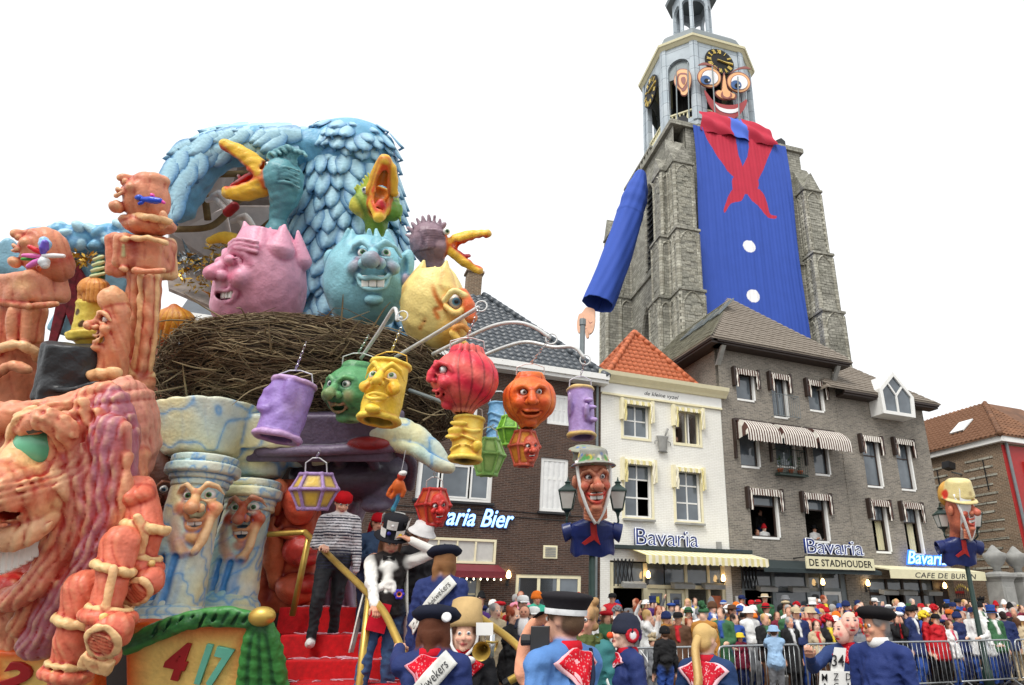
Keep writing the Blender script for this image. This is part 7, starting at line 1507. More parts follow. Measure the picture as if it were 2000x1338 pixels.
# ---- chicks
def beak(s, q, base, tipU, tipL, w_, yel=S(246, 196, 60), red=S(214, 60, 24), bend=0, inn=None):
 b = np.array(base, float)
 for tip, sg in ((tipU, 1), (tipL, -1)):
  t_ = np.array(tip, float); m = b*.45+t_*.55+np.array([0, 0, bend*sg]); s.chain(spline([b, m, t_], 4), np.linspace(w_, w_*.5, 9), flat=None, k=6, col=yel, edge=red, ea=.8)
  mid = (np.array(tipU, float)+np.array(tipL, float))/2; din = mid-t_; din /= np.linalg.norm(din)
  s.chain(spline([b+din*w_*.8, m+din*w_*.9, t_*.9+b*.1+din*w_*.55], 4), np.linspace(w_*.75, w_*.3, 9), mode='sub', k=4, col=inn or S(228, 84, 24), edge=S(232, 120, 30))
  L_ = t_-b; L_ = L_/np.linalg.norm(L_); dn_ = (din-L_*(din@L_)).astype(np.float32); dn_ /= np.linalg.norm(dn_); bb, nn = (b+np.array([0, 0, bend*sg*.6])).astype(np.float32), L_.astype(np.float32); s.paint(lambda p, dn_=dn_, bb=bb, nn=nn, T=float(np.linalg.norm(t_-b)): np.clip(((p-bb)@dn_-w_*.22)/(w_*.25), 0, 1)*np.clip(((p-bb)@nn-w_*.6)/6, 0, 1)*np.clip((T*1.05-(p-bb)@nn)/6, 0, 1)*np.clip((w_*1.6-np.abs((p-bb)@dn_))/4, 0, 1), inn or S(222, 78, 22))
G_CH = 'chicks hatching from the egg heads'
f = Fig('chick', 'teal chick with wide open yellow beak rising from the pink egg', 'parade figure', 540, 380, 9.2, G_CH); q = f.q; TL, TLD = S(96, 158, 168), S(44, 96, 112); s = Sculpt(TL); s.cav = (S(34, 84, 104), S(160, 206, 206), .9)
s.ell(q(552, 350, 0), (38, 38, 42), k=4); s.ell(q(556, 376, 0), (30, 30, 30), k=10); s.chain([q(552, 395, 0), q(542, 428, 0), q(540, 480, 0)], [22, 15, 30], k=12)
for i in range(5): s.chain(spline([q(530, 336+i*6, -30), q(556, 326+i*7, -34), q(584, 334+i*8, -18)], 4), 2.6, k=4, col=TL, edge=TLD, ea=.8)
for i in range(7): s.chain(spline([q(536+i*6, 318+abs(i-3)*2, -8), q(526+i*8, 298+abs(i-3)*3, -8), q(530+i*10, 286+abs(i-3)*4, -14), q(538+i*10, 292+abs(i-3)*4, -18)], 3), [7, 7, 6, 6, 5, 5, 4, 4, 4, 3.5], k=3, col=TL, edge=TLD, ea=.7)
beak(s, q, q(524, 354, -6), q(441, 283, -24), q(446, 376, -24), 24, bend=8); s.ell(q(480, 348, -14), (34, 10, 5), R=turn(0, 0, -.5), k=3, col=S(214, 24, 34)); s.chain([q(470, 350, -14), q(466, 344, -16)], 4, k=2, col=S(206, 20, 34))
s.disp(wob(1.3, 16, 4)); f.body('body', s, 2.1); f.eye(q(524, 322, -24), 6, (-.6, -.8, .1), S(70, 90, 50))
f = Fig('chick', 'green yellow chick with upright beak rising from the blue egg', 'parade figure', 738, 390, 9.3, G_CH); q = f.q; s = Sculpt(S(150, 180, 66)); s.cav = (S(40, 96, 40), S(226, 220, 110), .8); s.ell(q(736, 396, 0), (44, 34, 32), k=4); s.ell(q(708, 402, -8), (24, 22, 22), k=8, col=S(216, 210, 84), edge=S(60, 110, 40)); s.ell(q(766, 412, -8), (20, 20, 20), k=8, col=S(110, 160, 60), edge=S(50, 96, 40)); s.chain([q(736, 415, 0), q(734, 465, 0)], [26, 17], k=10, col=S(110, 150, 50))
beak(s, q, q(742, 392, -20), q(752, 318, -52), q(740, 424, -52), 22, bend=0); s.chain([q(722, 372, -30), q(738, 330, -44), q(752, 312, -50), q(766, 328, -44), q(770, 376, -28)], [8, 9, 11, 9, 8], k=6, col=S(240, 186, 54), edge=S(204, 90, 24)); s.ell(q(744, 400, -46), (9, 8, 12), k=3, col=S(200, 20, 40))
for i in range(6): s.chain([q(702+i*5, 376-i*4, -8), q(694+i*5, 368-i*6, -12)], [5, 2], k=3, col=S(180, 200, 70)); s.chain([q(770+i*2, 400+i*5, -10), q(782, 402+i*6, -14)], [4, 2], k=3, col=S(110, 160, 60))
s.disp(wob(1.2, 16, 5)); f.body('body', s, 2.1); f.eye(q(714, 372, -30), 7, (-.2, -1, .2), S(80, 110, 150)); f.eye(q(774, 380, -22), 7, (.3, -1, .2), S(80, 110, 150))
f = Fig('chick', 'mauve wrinkled chick with open beak above the yellow egg', 'parade figure', 850, 475, 9.2, G_CH); q = f.q; MU, MUD = S(142, 116, 128), S(84, 60, 76); s = Sculpt(MU); s.cav = (S(80, 54, 72), S(186, 162, 170), .9); s.ell(q(838, 474, 0), (37, 36, 40), k=4); s.ell(q(856, 482, -10), (22, 24, 22), k=10, col=S(156, 128, 138)); s.chain([q(846, 500, 0), q(850, 530, 0)], [22, 17], k=8)
for i in range(8): y = 448+i*5; s.chain(spline([q(810, y+8, -20), q(836, y, -36), q(866, y+4-i, -22)], 3), 3, k=3, col=MU, edge=MUD, ea=.8)
for i in range(9): a = 2.9-i*.27; s.chain([q(838+34*math.cos(a), 472-36*math.sin(a), 0), q(836+44*math.cos(a), 470-49*math.sin(a), -2)], [5, 3], k=3, col=S(160, 134, 146), edge=MUD)
beak(s, q, q(872, 478, -6), q(952, 456, -14), q(936, 528, -14), 15, bend=4); s.chain([q(884, 488, -8), q(906, 502, -10), q(916, 500, -10)], [6, 5, 4], k=2, col=S(196, 18, 34)); s.disp(wob(1.2, 16, 6)); f.body('body', s, 2.); f.eye(q(872, 452, -22), 7, (.5, -.9, 0), S(70, 130, 70));
f = Fig('chick', 'half hidden chick with only its yellow beak showing behind pink egg', 'parade figure', 460, 510, 10.0, G_CH); q = f.q; s = Sculpt(S(240, 190, 56)); s.chain(spline([q(410, 470, -10), q(440, 464, -6), q(480, 480, 0), q(500, 500, 6)], 4), np.linspace(7, 22, 13), k=4, col=S(246, 200, 60), edge=S(200, 80, 24)); s.chain(spline([q(420, 548, -8), q(445, 535, -4), q(480, 520, 0)], 4), np.linspace(8, 20, 9), k=4, col=S(246, 200, 60), edge=S(200, 80, 24)); s.ell(q(500, 505, 6), 30, k=6, col=S(120, 110, 90)); f.body('body', s, 2.2)
# ---- egg heads
G_EG = 'cracked egg heads in the nest'
def crown(s, q, cx, top, w_, n, col, edge, d0=0, depth=60, amp=26, ph=0.):
 for i in range(n):
  a = 2*math.pi*(i+ph)/n; x, y = w_*math.cos(a), w_*math.sin(a); s.chain([q(cx+x, top+amp, d0+y), q(cx+x*.82, top-amp*.55, d0+y*.82)], [w_*.3, 3.5], k=6, col=col, edge=edge, ea=.3)
PK, PKD = S(226, 160, 184), S(176, 72, 110)
f = Fig('egg_head', 'pink cracked egg head laughing in profile to the left', 'parade figure', 515, 545, 8.9, G_EG); q = f.q; s = Sculpt(PK); s.cav = (S(170, 60, 100), S(240, 196, 212), .9)
s.ell(q(522, 548, 0), (70, 72, 112), R=turn(0, 0, -.1), k=4); crown(s, q, 520, 458, 46, 6, PK, PKD, 0, 60, 22, .3); s.ell(q(524, 432, 0), (34, 34, 26), mode='sub', k=6, col=S(140, 80, 100)); s.ell(q(470, 600, -10), (50, 50, 44), k=20, col=PK)
s.ell(q(466, 560, -16), (38, 44, 60), k=30, col=PK)
c0 = q(520, 548, 0); R_ = turn(-.72, .08); fin = face(f, s, c0+R_@np.array([0, -67, 4]), R_, 54, PK, PKD, S(206, 60, 104), curv=.42, eyes=False, mo=1.25, mw=1.15, teeth=5, tl=.16, smile=.34, nose=1.15, cz=.22, brow=1.3, lipc=S(226, 150, 178), hollow=S(110, 30, 50), cheek=1.15)
for sx in (-1, 1):
 s.ell(c0+R_@np.array([24.4*sx, -77, 25]), (14, 9, 10), R=R_, k=4, col=S(230, 150, 176)); s.chain(spline([c0+R_@np.array([x*sx, -80+abs(x-24)*.5, 24+abs(x-24)*.25]) for x in (8, 24, 42)], 3), 2.6, k=2, col=PKD)
for i in range(3): s.chain(spline([c0+R_@np.array([6, -72, 42+8*i]), c0+R_@np.array([30, -68, 50+8*i]), c0+R_@np.array([58, -44, 44+9*i])], 3), 4, k=4, col=PK, edge=PKD, ea=.9)
for P in ([(582, 600), (556, 570), (560, 550), (545, 545), (540, 520)], [(508, 600), (535, 575), (560, 560)], [(568, 480), (560, 510), (575, 530)], [(590, 540), (580, 520), (588, 500)]): s.crease(spline([q(x, y, -76+abs(x-522)*.45) for x, y in P], 3), 2.2, 0, PKD, k=3)
s.disp(wob(1.2, 26, 7)); [s.chain([q(*a), q(*b)], [r, 3], k=6, col=PK, edge=PKD, ea=.3) for a, b, r in (((488, 486, -20), (478, 434, -14), 24), ((548, 486, -30), (556, 440, -24), 26), ((588, 510, 10), (582, 452, 10), 20))]; f.body('shell', s, 2.6)
fin()
f = Fig('egg_head', 'pale blue cracked egg head with red nose and wide toothy grin', 'parade figure', 718, 540, 8.9, G_EG); q = f.q; EB, EBD = S(140, 200, 214), S(60, 110, 140); s = Sculpt(EB); s.cav = (S(60, 112, 150), S(186, 226, 232), .9)
s.ell(q(716, 552, 0), (80, 74, 96), k=4); crown(s, q, 716, 462, 48, 5, EB, EBD, 0, 60, 24, .15); s.ell(q(716, 440, 0), (36, 36, 28), mode='sub', k=6, col=S(70, 120, 140));
for sx, x in ((-1, 650), (1, 792)): s.ell(q(x, 522, -10), (16, 14, 36), R=turn(0, 0, .2*sx), k=6, col=EB, edge=EBD); s.ell(q(x-2*sx, 520, -24), (7, 9, 20), mode='sub', k=5, col=S(96, 150, 170)); s.ell(q(x, 548, -16), (11, 10, 14), k=5, col=S(170, 150, 170), edge=EBD)
fin = face(f, s, q(730, 512, -70), turn(.18, .1), 50, EB, EBD, S(150, 70, 90), curv=.45, cz=.15, iris=S(40, 130, 50), mo=1.35, mw=1.0, teeth=3, tl=.22, smile=.22, nose=1.45, brow=1.1, eh=.7, ek=.82, lipc=S(150, 206, 216), hollow=S(70, 110, 130), redn=.9, cheek=.9)
s.spot(q(700, 505, -75), (22, 20, 14), S(150, 60, 100), .6, 1.); s.spot(q(738, 502, -100), (26, 40, 22), S(150, 60, 80), .7, 1.); s.disp(wob(1.2, 24, 8)); f.body('shell', s, 2.4); fin()
f = Fig('egg_head', 'yellow cracked egg head with a blue eye looking right', 'parade figure', 855, 590, 8.7, G_EG); q = f.q; EY, EYD = S(246, 222, 140), S(214, 120, 40); s = Sculpt(EY); s.cav = (S(220, 110, 34), S(250, 236, 170), .9)
s.ell(q(846, 600, 0), (62, 62, 86), R=turn(0, 0, .06), k=4); crown(s, q, 846, 540, 40, 5, EY, EYD, 0, 60, 22, .3); s.ell(q(846, 518, 0), (28, 28, 20), mode='sub', k=6, col=S(190, 140, 60)); s.ell(q(878, 640, -10), (34, 40, 36), k=14, col=S(240, 190, 90))
s.chain([q(902, 575, -34), q(914, 600, -40), q(920, 620, -44)], [13, 15, 12], k=8, col=S(228, 110, 50), edge=S(190, 50, 24)); s.spot(q(912, 608, -40), (30, 36, 34), S(222, 70, 40), .75, 1.); s.ell(q(888, 590, -40), (19, 16, 16), mode='sub', k=5, edge=EYD); s.chain(spline([q(868, 588, -52), q(886, 568, -56), q(908, 578, -44)], 4), 6, k=4, col=S(246, 226, 150), edge=EYD); s.chain(spline([q(870, 598, -54), q(890, 612, -58), q(908, 600, -46)], 4), 6, k=4, col=S(244, 200, 110), edge=EYD, ea=.9)
s.chain(spline([q(888, 640, -56), q(902, 636, -52), q(914, 644, -44)], 4), 6, k=4, col=S(236, 150, 60), edge=S(190, 50, 24)); s.ell(q(900, 652, -50), (12, 14, 8), R=turn(.5, 0, .5), mode='sub', k=4, col=S(180, 40, 20)); s.chain(spline([q(884, 650, -56), q(898, 668, -52), q(908, 672, -44)], 4), 7, k=4, col=S(240, 190, 80), edge=S(190, 60, 24))
for P in ([(842, 545), (850, 575), (862, 600), (850, 605), (855, 620)], [(822, 640), (832, 620), (826, 600)]): s.crease(spline([q(x, y, -60+abs(x-846)*.4) for x, y in P], 3), 2.4, 0, EYD, k=3)
s.disp(wob(1.1, 24, 9)); [s.chain([q(*a), q(*b)], [r, 3], k=5, col=EY, edge=EYD, ea=.4) for a, b, r in (((812, 566, -14), (828, 510, -10), 26), ((866, 562, -26), (872, 510, -18), 24), ((800, 590, 10), (798, 546, 10), 20), ((842, 560, 30), (850, 522, 30), 22))]; f.body('shell', s, 2.4); f.eye(q(889, 590, -34), 15, (.35, -.9, 0), S(90, 160, 200))
f = Fig('marionette', 'small orange puppet hanging before the brown house window', 'puppet', 776, 950, 7.6); q = f.q; OR = S(222, 110, 50); s = Sculpt(OR); s.ell(q(778, 950, 0), (11, 9, 16), k=3); s.ell(q(784, 930, 0), 8, k=3, col=S(190, 60, 40)); s.ell(q(787, 924, 0), (8, 8, 5), k=2, col=S(238, 238, 236)); s.chain([q(772, 944, 0), q(762, 956, -2), q(758, 966, -3)], 4, k=3); s.chain([q(786, 944, 0), q(790, 958, -2), q(786, 968, -2)], 4, k=3); s.chain([q(772, 962, 0), q(764, 972, -2), q(758, 966, -2)], [5, 4, 3], k=3); s.chain([q(780, 964, 0), q(776, 978, 0), q(770, 990, 0)], [5, 4, 4], k=3, col=S(70, 150, 190)); s.ell(q(768, 995, -1), (5, 4, 6), k=2, col=S(70, 150, 170)); s.spot(q(762, 974, 0), 7, S(70, 150, 190), 1, .4); f.body('puppet', s, 1.5); f.mb('string', MB().tube([q(784, 922, 0), q(792, 880, 20)], .6, 4), M['rope'])
# ------------------------------------------------------------------ people
SKINS = [S(232, 186, 160), S(222, 170, 144), S(214, 160, 132), S(238, 196, 172)]
def ik(a, b, l1, l2, bend):
 a, b = np.asarray(a, float), np.asarray(b, float); d = b-a; L = np.linalg.norm(d); L2 = min(L, (l1+l2)*.995); d = d/(L+1e-9); b = a+d*L2
 x = (l1*l1-l2*l2+L2*L2)/(2*L2); h = math.sqrt(max(0, l1*l1-x*x)); n = np.asarray(bend, float); n = n-d*(n@d); n /= np.linalg.norm(n)+1e-9
 return a+d*x+n*h, b
def lin(*c): return [np.asarray(x, float) for x in c]
HATS = {}
def hatmesh(kind):
 if kind in HATS: return HATS[kind]
 m = MB()
 if kind == 'beanie': m.lathe([(.112, -.01), (.122, .0), (.122, .045), (.116, .05), (.112, .09), (.08, .135), (.03, .155), (.002, .158)], 14, (0, .012, 0))
 elif kind == 'cap': m.lathe([(.108, .03), (.112, .06), (.1, .115), (.06, .14), (.002, .146)], 14, (0, .01, 0)); m.sheet([[(x, -.09-.08*j/2*math.cos(x*11), .045-.012*j-.3*x*x) for x in (-.085, -.045, 0, .045, .085)] for j in range(3)])
 elif kind == 'bowler': m.lathe([(.16, .035), (.165, .045), (.11, .05), (.112, .1), (.09, .15), (.04, .172), (.002, .175)], 16, (0, .01, 0))
 elif kind == 'tophat': m.lathe([(.165, .04), (.17, .05), (.108, .055), (.104, .14), (.114, .23), (.002, .235)], 16, (0, .01, 0))
 elif kind == 'cowboy': m.lathe([(.2, .07), (.19, .055), (.115, .045), (.11, .09), (.095, .15), (.06, .155), (.002, .14)], 16, (0, .01, 0))
 elif kind == 'bucket': m.lathe([(.165, .005), (.16, .015), (.118, .06), (.108, .12), (.06, .14), (.002, .143)], 14, (0, .01, 0))
 elif kind == 'beret': m.lathe([(.1, .05), (.145, .075), (.155, .1), (.12, .135), (.05, .15), (.01, .15), (.008, .165), (.002, .166)], 16, (0, .01, 0))
 elif kind == 'wig':
  for i in range(60):
   a, b = random.uniform(0, 6.28), random.uniform(-.3, 1.5); c = np.array([.12*math.cos(b)*math.cos(a), .03+.12*math.cos(b)*math.sin(a), .03+.12*math.sin(b)])
   if c[1] < -.05 and c[2] < .05: continue
   m.lathe([(.002, -.045), (.04, -.02), (.045, .01), (.002, .045)], 5, c)
 elif kind == 'straw': m.lathe([(.11, .02), (.118, .05), (.1, .2), (.07, .215), (.002, .218)], 16, (0, .02, 0), rotm('X', -.15))
 elif kind == 'scarf': m.lathe([(.104, .02), (.11, .05), (.104, .1), (.06, .135), (.002, .14)], 14, (0, .008, 0)); m.lathe([(.03, -.04), (.045, 0), (.03, .03)], 8, (0, .12, -.02)); m.prism([(-.05, .12, -.03), (.05, .12, -.03), (.03, .16, -.15), (-.02, .15, -.16)], (0, .01, 0))
 elif kind == 'feathers':
  m.lathe([(.11, .04), (.115, .07), (.09, .12), (.002, .14)], 12, (0, .01, 0))
  for i in range(26): a = random.uniform(0, 6.28); r = .09*random.random(); c = np.array([r*math.cos(a), r*math.sin(a), .12]); m.tube([c, c+(r*math.cos(a)*.5, r*math.sin(a)*.5, .05+.1*random.random())], [.022, .03], 5)
 elif kind == 'santa': m.lathe([(.118, .0), (.125, .02), (.118, .05), (.105, .06), (.085, .13), (.05, .18), (.02, .2)], 14, (0, .01, 0))
 HATS[kind] = m; return m
M['hat'] = objcol('felt_hat', 'tint'); M['fab'] = objcol('dyed_fabric', 'tint', .85, .3)
class Person:
 def __init__(s, label, feet, H=1.7, yaw=0, top=S(40, 60, 120), legs=S(40, 44, 60), skin=None, hair=S(70, 50, 36), style='short', res=.012, group='parade performers and marchers', hands=(None, None), coat=0, headyaw=0, headpitch=0, headroll=0, lean=0, sex='f', folds=.004, pleats=0, belly=0, mask=None, shoes=S(26, 24, 24), feet_off=((-.1, 0, 0), (.1, 0, 0)), fat=1., extra=None, face=True, cat='person', arms=None, detail=True, seed=0, sleeve=None, glove=None):
  k = H/1.75; s.k = k; s.t = thing('person', label, cat, tuple(feet), yaw, group); s.skin = skin or SKINS[seed % 4]; s.top = top
  sc = Sculpt(top); L = lambda x, y, z: np.array([x*fat, y+lean*max(0, z-.95)*-1, z], float)
  hr = rotm('Z', headyaw)@rotm('X', -headpitch)@rotm('Y', headroll); hc = L(0, -.012, 1.62)
  fo = [np.asarray(f, float) for f in feet_off]
  for i, sx in ((0, -1), (1, 1)):
   hip = L(.09*sx, 0, .92); ank = np.array([fo[i][0], fo[i][1]+.02, .08+fo[i][2]]); kn, ank = ik(hip, ank, .44, .43, (0, -1, 0))
   sc.chain([hip, kn, ank], [.098*fat, .068, .052], k=.03, col=legs); sc.ell(ank+np.array([0, -.06, -.035]), (.045, .12, .045), k=.02, col=shoes)
  sc.ell(L(0, 0, .98), (.17, .125+belly, .17), k=.06, col=legs if not coat else top)
  sc.ell(L(0, 0, 1.16), (.165, .115+belly, .24), k=.06, col=top); sc.ell(L(0, .0, 1.32), (.175 if sex == 'f' else .19, .115, .17), k=.06, col=top)
  if sex == 'f':
   for sx in (-1, 1): sc.ell(L(.075*sx, -.085, 1.27), (.065, .06, .065), k=.05, col=top)
  if coat: sc.cyl(L(0, .0, 1.15-coat*.75), L(0, 0, 1.15), .19+.07*coat, .16, r=.04, k=.06, col=top)
  sh = .165 if sex == 'f' else .19; sc.chain([L(-sh, 0, 1.42), L(0, .01, 1.47), L(sh, 0, 1.42)], [.062, .07, .062], k=.05, col=top)
  s.wr = []
  for i, sx in ((0, -1), (1, 1)):
   S0 = L(sx*(sh+.01), 0, 1.41); Hd = L(sx*.26, -.02, .8) if hands[i] is None else np.asarray(hands[i], float); bend = (.35*sx, .6, -.7) if arms is None or arms[i] is None else arms[i]
   el, wr = ik(S0, Hd, .3, .27, bend); sc.chain([S0, el, wr], [.066, .054, .042], k=.03, col=sleeve or top); s.wr.append((el, wr))
   if not detail or hands[i] is None: d = (wr-el)/np.linalg.norm(wr-el); sc.chain([wr, wr+d*.07, wr+d*.14+np.array([0, -.015, 0])], [.032, .038, .024], k=.02, col=glove or s.skin)
  sc.chain([L(0, .015, 1.44), hc-np.array([0, -.015, .07])], [.058, .05], k=.025, col=s.skin)
  h = lambda x, y, z: hc+hr@np.array([x, y, z], float)
  sc.ell(h(0, .015, .03), (.077, .096, .1), R=hr, k=.02, col=s.skin); sc.ell(h(0, -.02, -.045), (.06, .07, .07), R=hr, k=.03, col=s.skin)
  if face:
   sc.ell(h(0, -.078, -.098), (.026, .022, .02), R=hr, k=.02, col=s.skin)
   sc.chain([h(0, -.088, .012), h(0, -.108, -.03)], [.009, .015], k=.014, col=s.skin); sc.spot(h(0, -.112, -.032), .03, S(220, 130, 116), .4, 1.)
   for sx in (-1, 1):
    sc.ell(h(.033*sx, -.094, .01), (.019, .016, .012), R=hr, mode='sub', k=.012); sc.ell(h(.04*sx, -.075, -.03), (.024, .02, .02), R=hr, k=.02, col=s.skin); sc.spot(h(.043*sx, -.09, -.033), .03, S(224, 120, 106), .45, 1.)
    sc.ell(h(.079*sx, .012, -.005), (.01, .018, .028), R=hr, k=.01, col=s.skin)
    sc.spot(h(.034*sx, -.096, .03), (.024, .02, .007), hair, .85, .5)
   sc.chain([h(-.024, -.09, -.066), h(0, -.1, -.067), h(.024, -.09, -.066)], [.006, .0085, .006], k=.008, col=S(186, 92, 88)); sc.spot(h(0, -.1, -.067), (.03, .03, .004), S(90, 30, 30), .7, .4)
  else:
   sc.ell(h(0, -.1, -.025), (.016, .02, .02), k=.015, col=s.skin)
   for sx in (-1, 1): sc.spot(h(.035*sx, -.085, .012), (.02, .03, .013), S(60, 36, 30), .85, .6); sc.spot(h(.045*sx, -.09, -.035), .035, S(220, 120, 104), .4, 1.)
   sc.spot(h(0, -.095, -.066), (.028, .03, .01), S(150, 60, 58), .8, .6)
  if style != 'bald':
   sc.ell(h(0, .03, .052), (.082, .097, .087), R=hr, k=.012, col=hair) if style != 'none' else None
   sc.ell(h(0, .06, -.01), (.08, .06, .07), R=hr, k=.02, col=hair)
   for sx in (-1, 1): sc.ell(h(.07*sx, -.015, .05), (.022, .05, .05), R=hr, k=.015, col=hair)
   if style in ('long', 'bob'):
    n = .16 if style == 'long' else .06
    for sx in (-1, 0, 1): sc.chain([h(.06*sx, .06-.03*abs(sx), .04), h(.08*sx, .07-.05*abs(sx), -.06), h(.075*sx, .08-.06*abs(sx), -.08-n)], [.045, .04, .028], k=.03, col=hair)
   if style == 'curly':
    for i in range(14): a = i*2.4; z = -.06+.014*i; sc.ell(h(.085*math.cos(a)*.9, .03+.075*abs(math.sin(a)), z+.02), .034, k=.012, col=hair)
  if extra: extra(s, sc, h, L)
  if folds:
   w1, w2 = wob(1, .2, seed+1), wob(1, .085, seed+2)
   def fo_(p):
    m = np.clip((1.44-p[..., 2])/.06, 0, 1); d = folds*m*(4.2*(np.abs(w1(p))-.4)+3.4*(np.abs(w2(p))-.4))
    if pleats: a = np.arctan2(p[..., 0], -p[..., 1]); d = d+pleats*np.sin(a*14+.6*np.sin(p[..., 2]*9))*np.clip((1.34-p[..., 2])/.15, 0, 1)*np.clip((p[..., 2]-.5)/.1, 0, 1)
    return d
   sc.disp(fo_)
  s.sc = sc; s.h, s.hr, s.hc, s.L = h, hr, hc, L; s.res = res
  s.body = link('body', sc.mesh(res, I3*k), s.t, M['skin'])
  if face:
   for sx in (-1, 1):
    d, u, v = perp(hr@np.array([0, -1, -.05-headpitch*.3])); c = h(.033*sx, -.079, .009); P = []; C = []; n = 10
    for i in range(7):
     a = math.pi*.55*i/6
     for j in range(n): b = 2*math.pi*j/n; P.append(c+.0155*(d*math.cos(a)+(u*math.cos(b)+v*math.sin(b))*math.sin(a))); C.append((.01, .01, .012) if a < .28 else (S(84, 96, 110) if a < .62 else S(228, 224, 220)))
    me = mesh_np(np.array(P)*k, [(i*n+j, i*n+(j+1) % n, (i+1)*n+(j+1) % n, (i+1)*n+j) for i in range(6) for j in range(n)], True); setcol(me, np.array(C)); link('eye', me, s.t, M['gloss'])
 def loc(s, p):
  m = np.array(Matrix(s.t.matrix_basis).inverted()); return (m[:3, :3]@np.asarray(p, float)+m[:3, 3])/s.k
 def add(s, name, mb, mat, tint=None, parent=None, smooth=True, R=None, o=None):
  v = np.array(mb.v, float)
  if R is not None: v = v@np.asarray(R).T
  if o is not None: v = v+np.asarray(o)
  ob = link(name, mesh_np(v*s.k, mb.f, smooth), parent or s.t, mat)
  if tint is not None: ob['tint'] = tuple(float(c) for c in tint)
  return ob
 def sub(s, name, sc, res, mat=None): return link(name, sc.mesh(res, I3*s.k), s.t, mat or M['skin'])
 def hat(s, kind, tint, band=None, up=0, tilt=0, size=1.):
  o = s.add('hat', hatmesh(kind), M['hat'], tint, R=s.hr@rotm('X', tilt)*size, o=s.h(0, 0, up))
  if band is not None:
   z = {'bowler': .055, 'tophat': .06, 'cowboy': .05, 'straw': .03, 'cap': .035, 'santa': .01, 'bucket': .05}.get(kind, .03); m = MB().lathe([(.118, z), (.119, z+.03), (.113, z+.034)], 14, (0, .01, 0), cap=False); s.add('hat_band', m, M['fab'], band, R=s.hr@rotm('X', tilt)*size, o=s.h(0, 0, up))
  return o
 def hand(s, i, grip=None, palm=(0, 0, -1), curl=1.0, mirror=None):
  el, wr = s.wr[i]; d = (wr-el)/np.linalg.norm(wr-el); sx = -1 if i == 0 else 1; pn = np.asarray(palm, float); pn = pn-d*(pn@d); pn /= np.linalg.norm(pn); ac = np.cross(pn, d)*(1)
  sc = Sculpt(s.skin); sc.chain([wr-d*.02, wr+d*.02], [.03, .03], k=.01, col=s.skin); sc.box(wr+d*.055, (.042, .045, .016), .014, R=np.stack([ac, d, pn], 1), k=.015, col=s.skin)
  for j, (o, l) in enumerate(((-.03, .062), (-.01, .072), (.011, .068), (.031, .054))):
   p = wr+d*.094+ac*o; P = [p-d*.01]; a = 0
   for q in range(3): a += curl*(.5, .85, .7)[q]; p = p+(d*math.cos(a)+pn*math.sin(a))*l*(.46, .32, .24)[q]; P.append(p)
   sc.chain(P, [.0105, .0098, .009, .0078], k=.004, col=s.skin)
  th = 1 if ac@np.array([0, 0, 1.]) > 0 or abs(ac[2]) < .2 else -1; p = wr+d*.03+ac*.034*th
  sc.chain([p, p+(ac*.6*th+d*.8)*.035+pn*.012*curl, p+(ac*.35*th+d*.85)*.06+pn*.035*curl], [.014, .0115, .009], k=.008, col=s.skin); sc.spot(wr+d*.1, .05, S(222, 140, 124), .35, 1.)
  return s.sub('hand', sc, .0048)
def depthmap(p, sg):
 if not hasattr(p, 'dm'): p.dm = {}
 if sg in p.dm: return p.dm[sg]
 n = len(p.body.data.vertices); co = np.empty(n*3, np.float32); p.body.data.vertices.foreach_get('co', co); co = co.reshape(-1, 3)/p.k
 co = co[(np.abs(co[:, 0]) < .27) & (co[:, 2] < 1.53)]; A = np.full((40, 90), -9.); i = np.clip(((co[:, 0]+.4)/.02).astype(int), 0, 39); j = np.clip((co[:, 2]/.02).astype(int), 0, 89); np.maximum.at(A, (i, j), co[:, 1]*sg)
 for _ in range(14):
  B = np.full_like(A, -9.)
  for a, b in ((1, 0), (-1, 0), (0, 1), (0, -1)): B = np.maximum(B, np.roll(A, (a, b), (0, 1))-.012)
  A = np.where(A < -5, B, A)
 A = np.clip(A, -.1, .5)
 for _ in range(3): A = np.maximum(A, .25*(np.roll(A, 1, 0)+np.roll(A, -1, 0)+np.roll(A, 1, 1)+np.roll(A, -1, 1)))
 p.dm[sg] = A; return A
def onbody(p, x, z, sg, off):
 A = depthmap(p, sg); u = min(38.99, max(0, (x+.4)/.02-.5)); v = min(88.99, max(0, z/.02-.5)); i, j = int(u), int(v); a, b = u-i, v-j
 return np.array([x, sg*(A[i, j]*(1-a)*(1-b)+A[i+1, j]*a*(1-b)+A[i, j+1]*(1-a)*b+A[i+1, j+1]*a*b+off), z])
def kerchief(p, tint, pale=None, back=True, w=.2, drop=.3):
 sg = 1 if back else -1
 def tri(w, z0, drop, off, name, col):
  G = [[onbody(p, x*(w*(1-t)**1.15+.012)+.008*math.sin(t*9+x), z0-drop*t-.07*x*x*(1-t)+.008*math.sin(x*7), sg, off+.006*math.sin(x*8+t*6)+.004*math.sin(x*17-t*5)) for x in np.linspace(-1, 1, 17)] for t in np.linspace(0, 1, 16)]; ssheet(p.add(name, MB().sheet(G), M['bandana'], col), .004)
 if pale is not None: tri(w, 1.48, drop, .012, 'pale_border', pale); tri(w*.84, 1.478, drop*.82, .017, 'neckerchief', tint)
 else: tri(w, 1.48, drop, .012, 'neckerchief', tint)
 c = p.L(0, .012, 1.48); m = MB().lathe([(.072, -.025), (.084, 0), (.078, .03), (.066, .035)], 14, c, cap=False); ssheet(p.add('neck_roll', m, M['fab'], tint), .012)
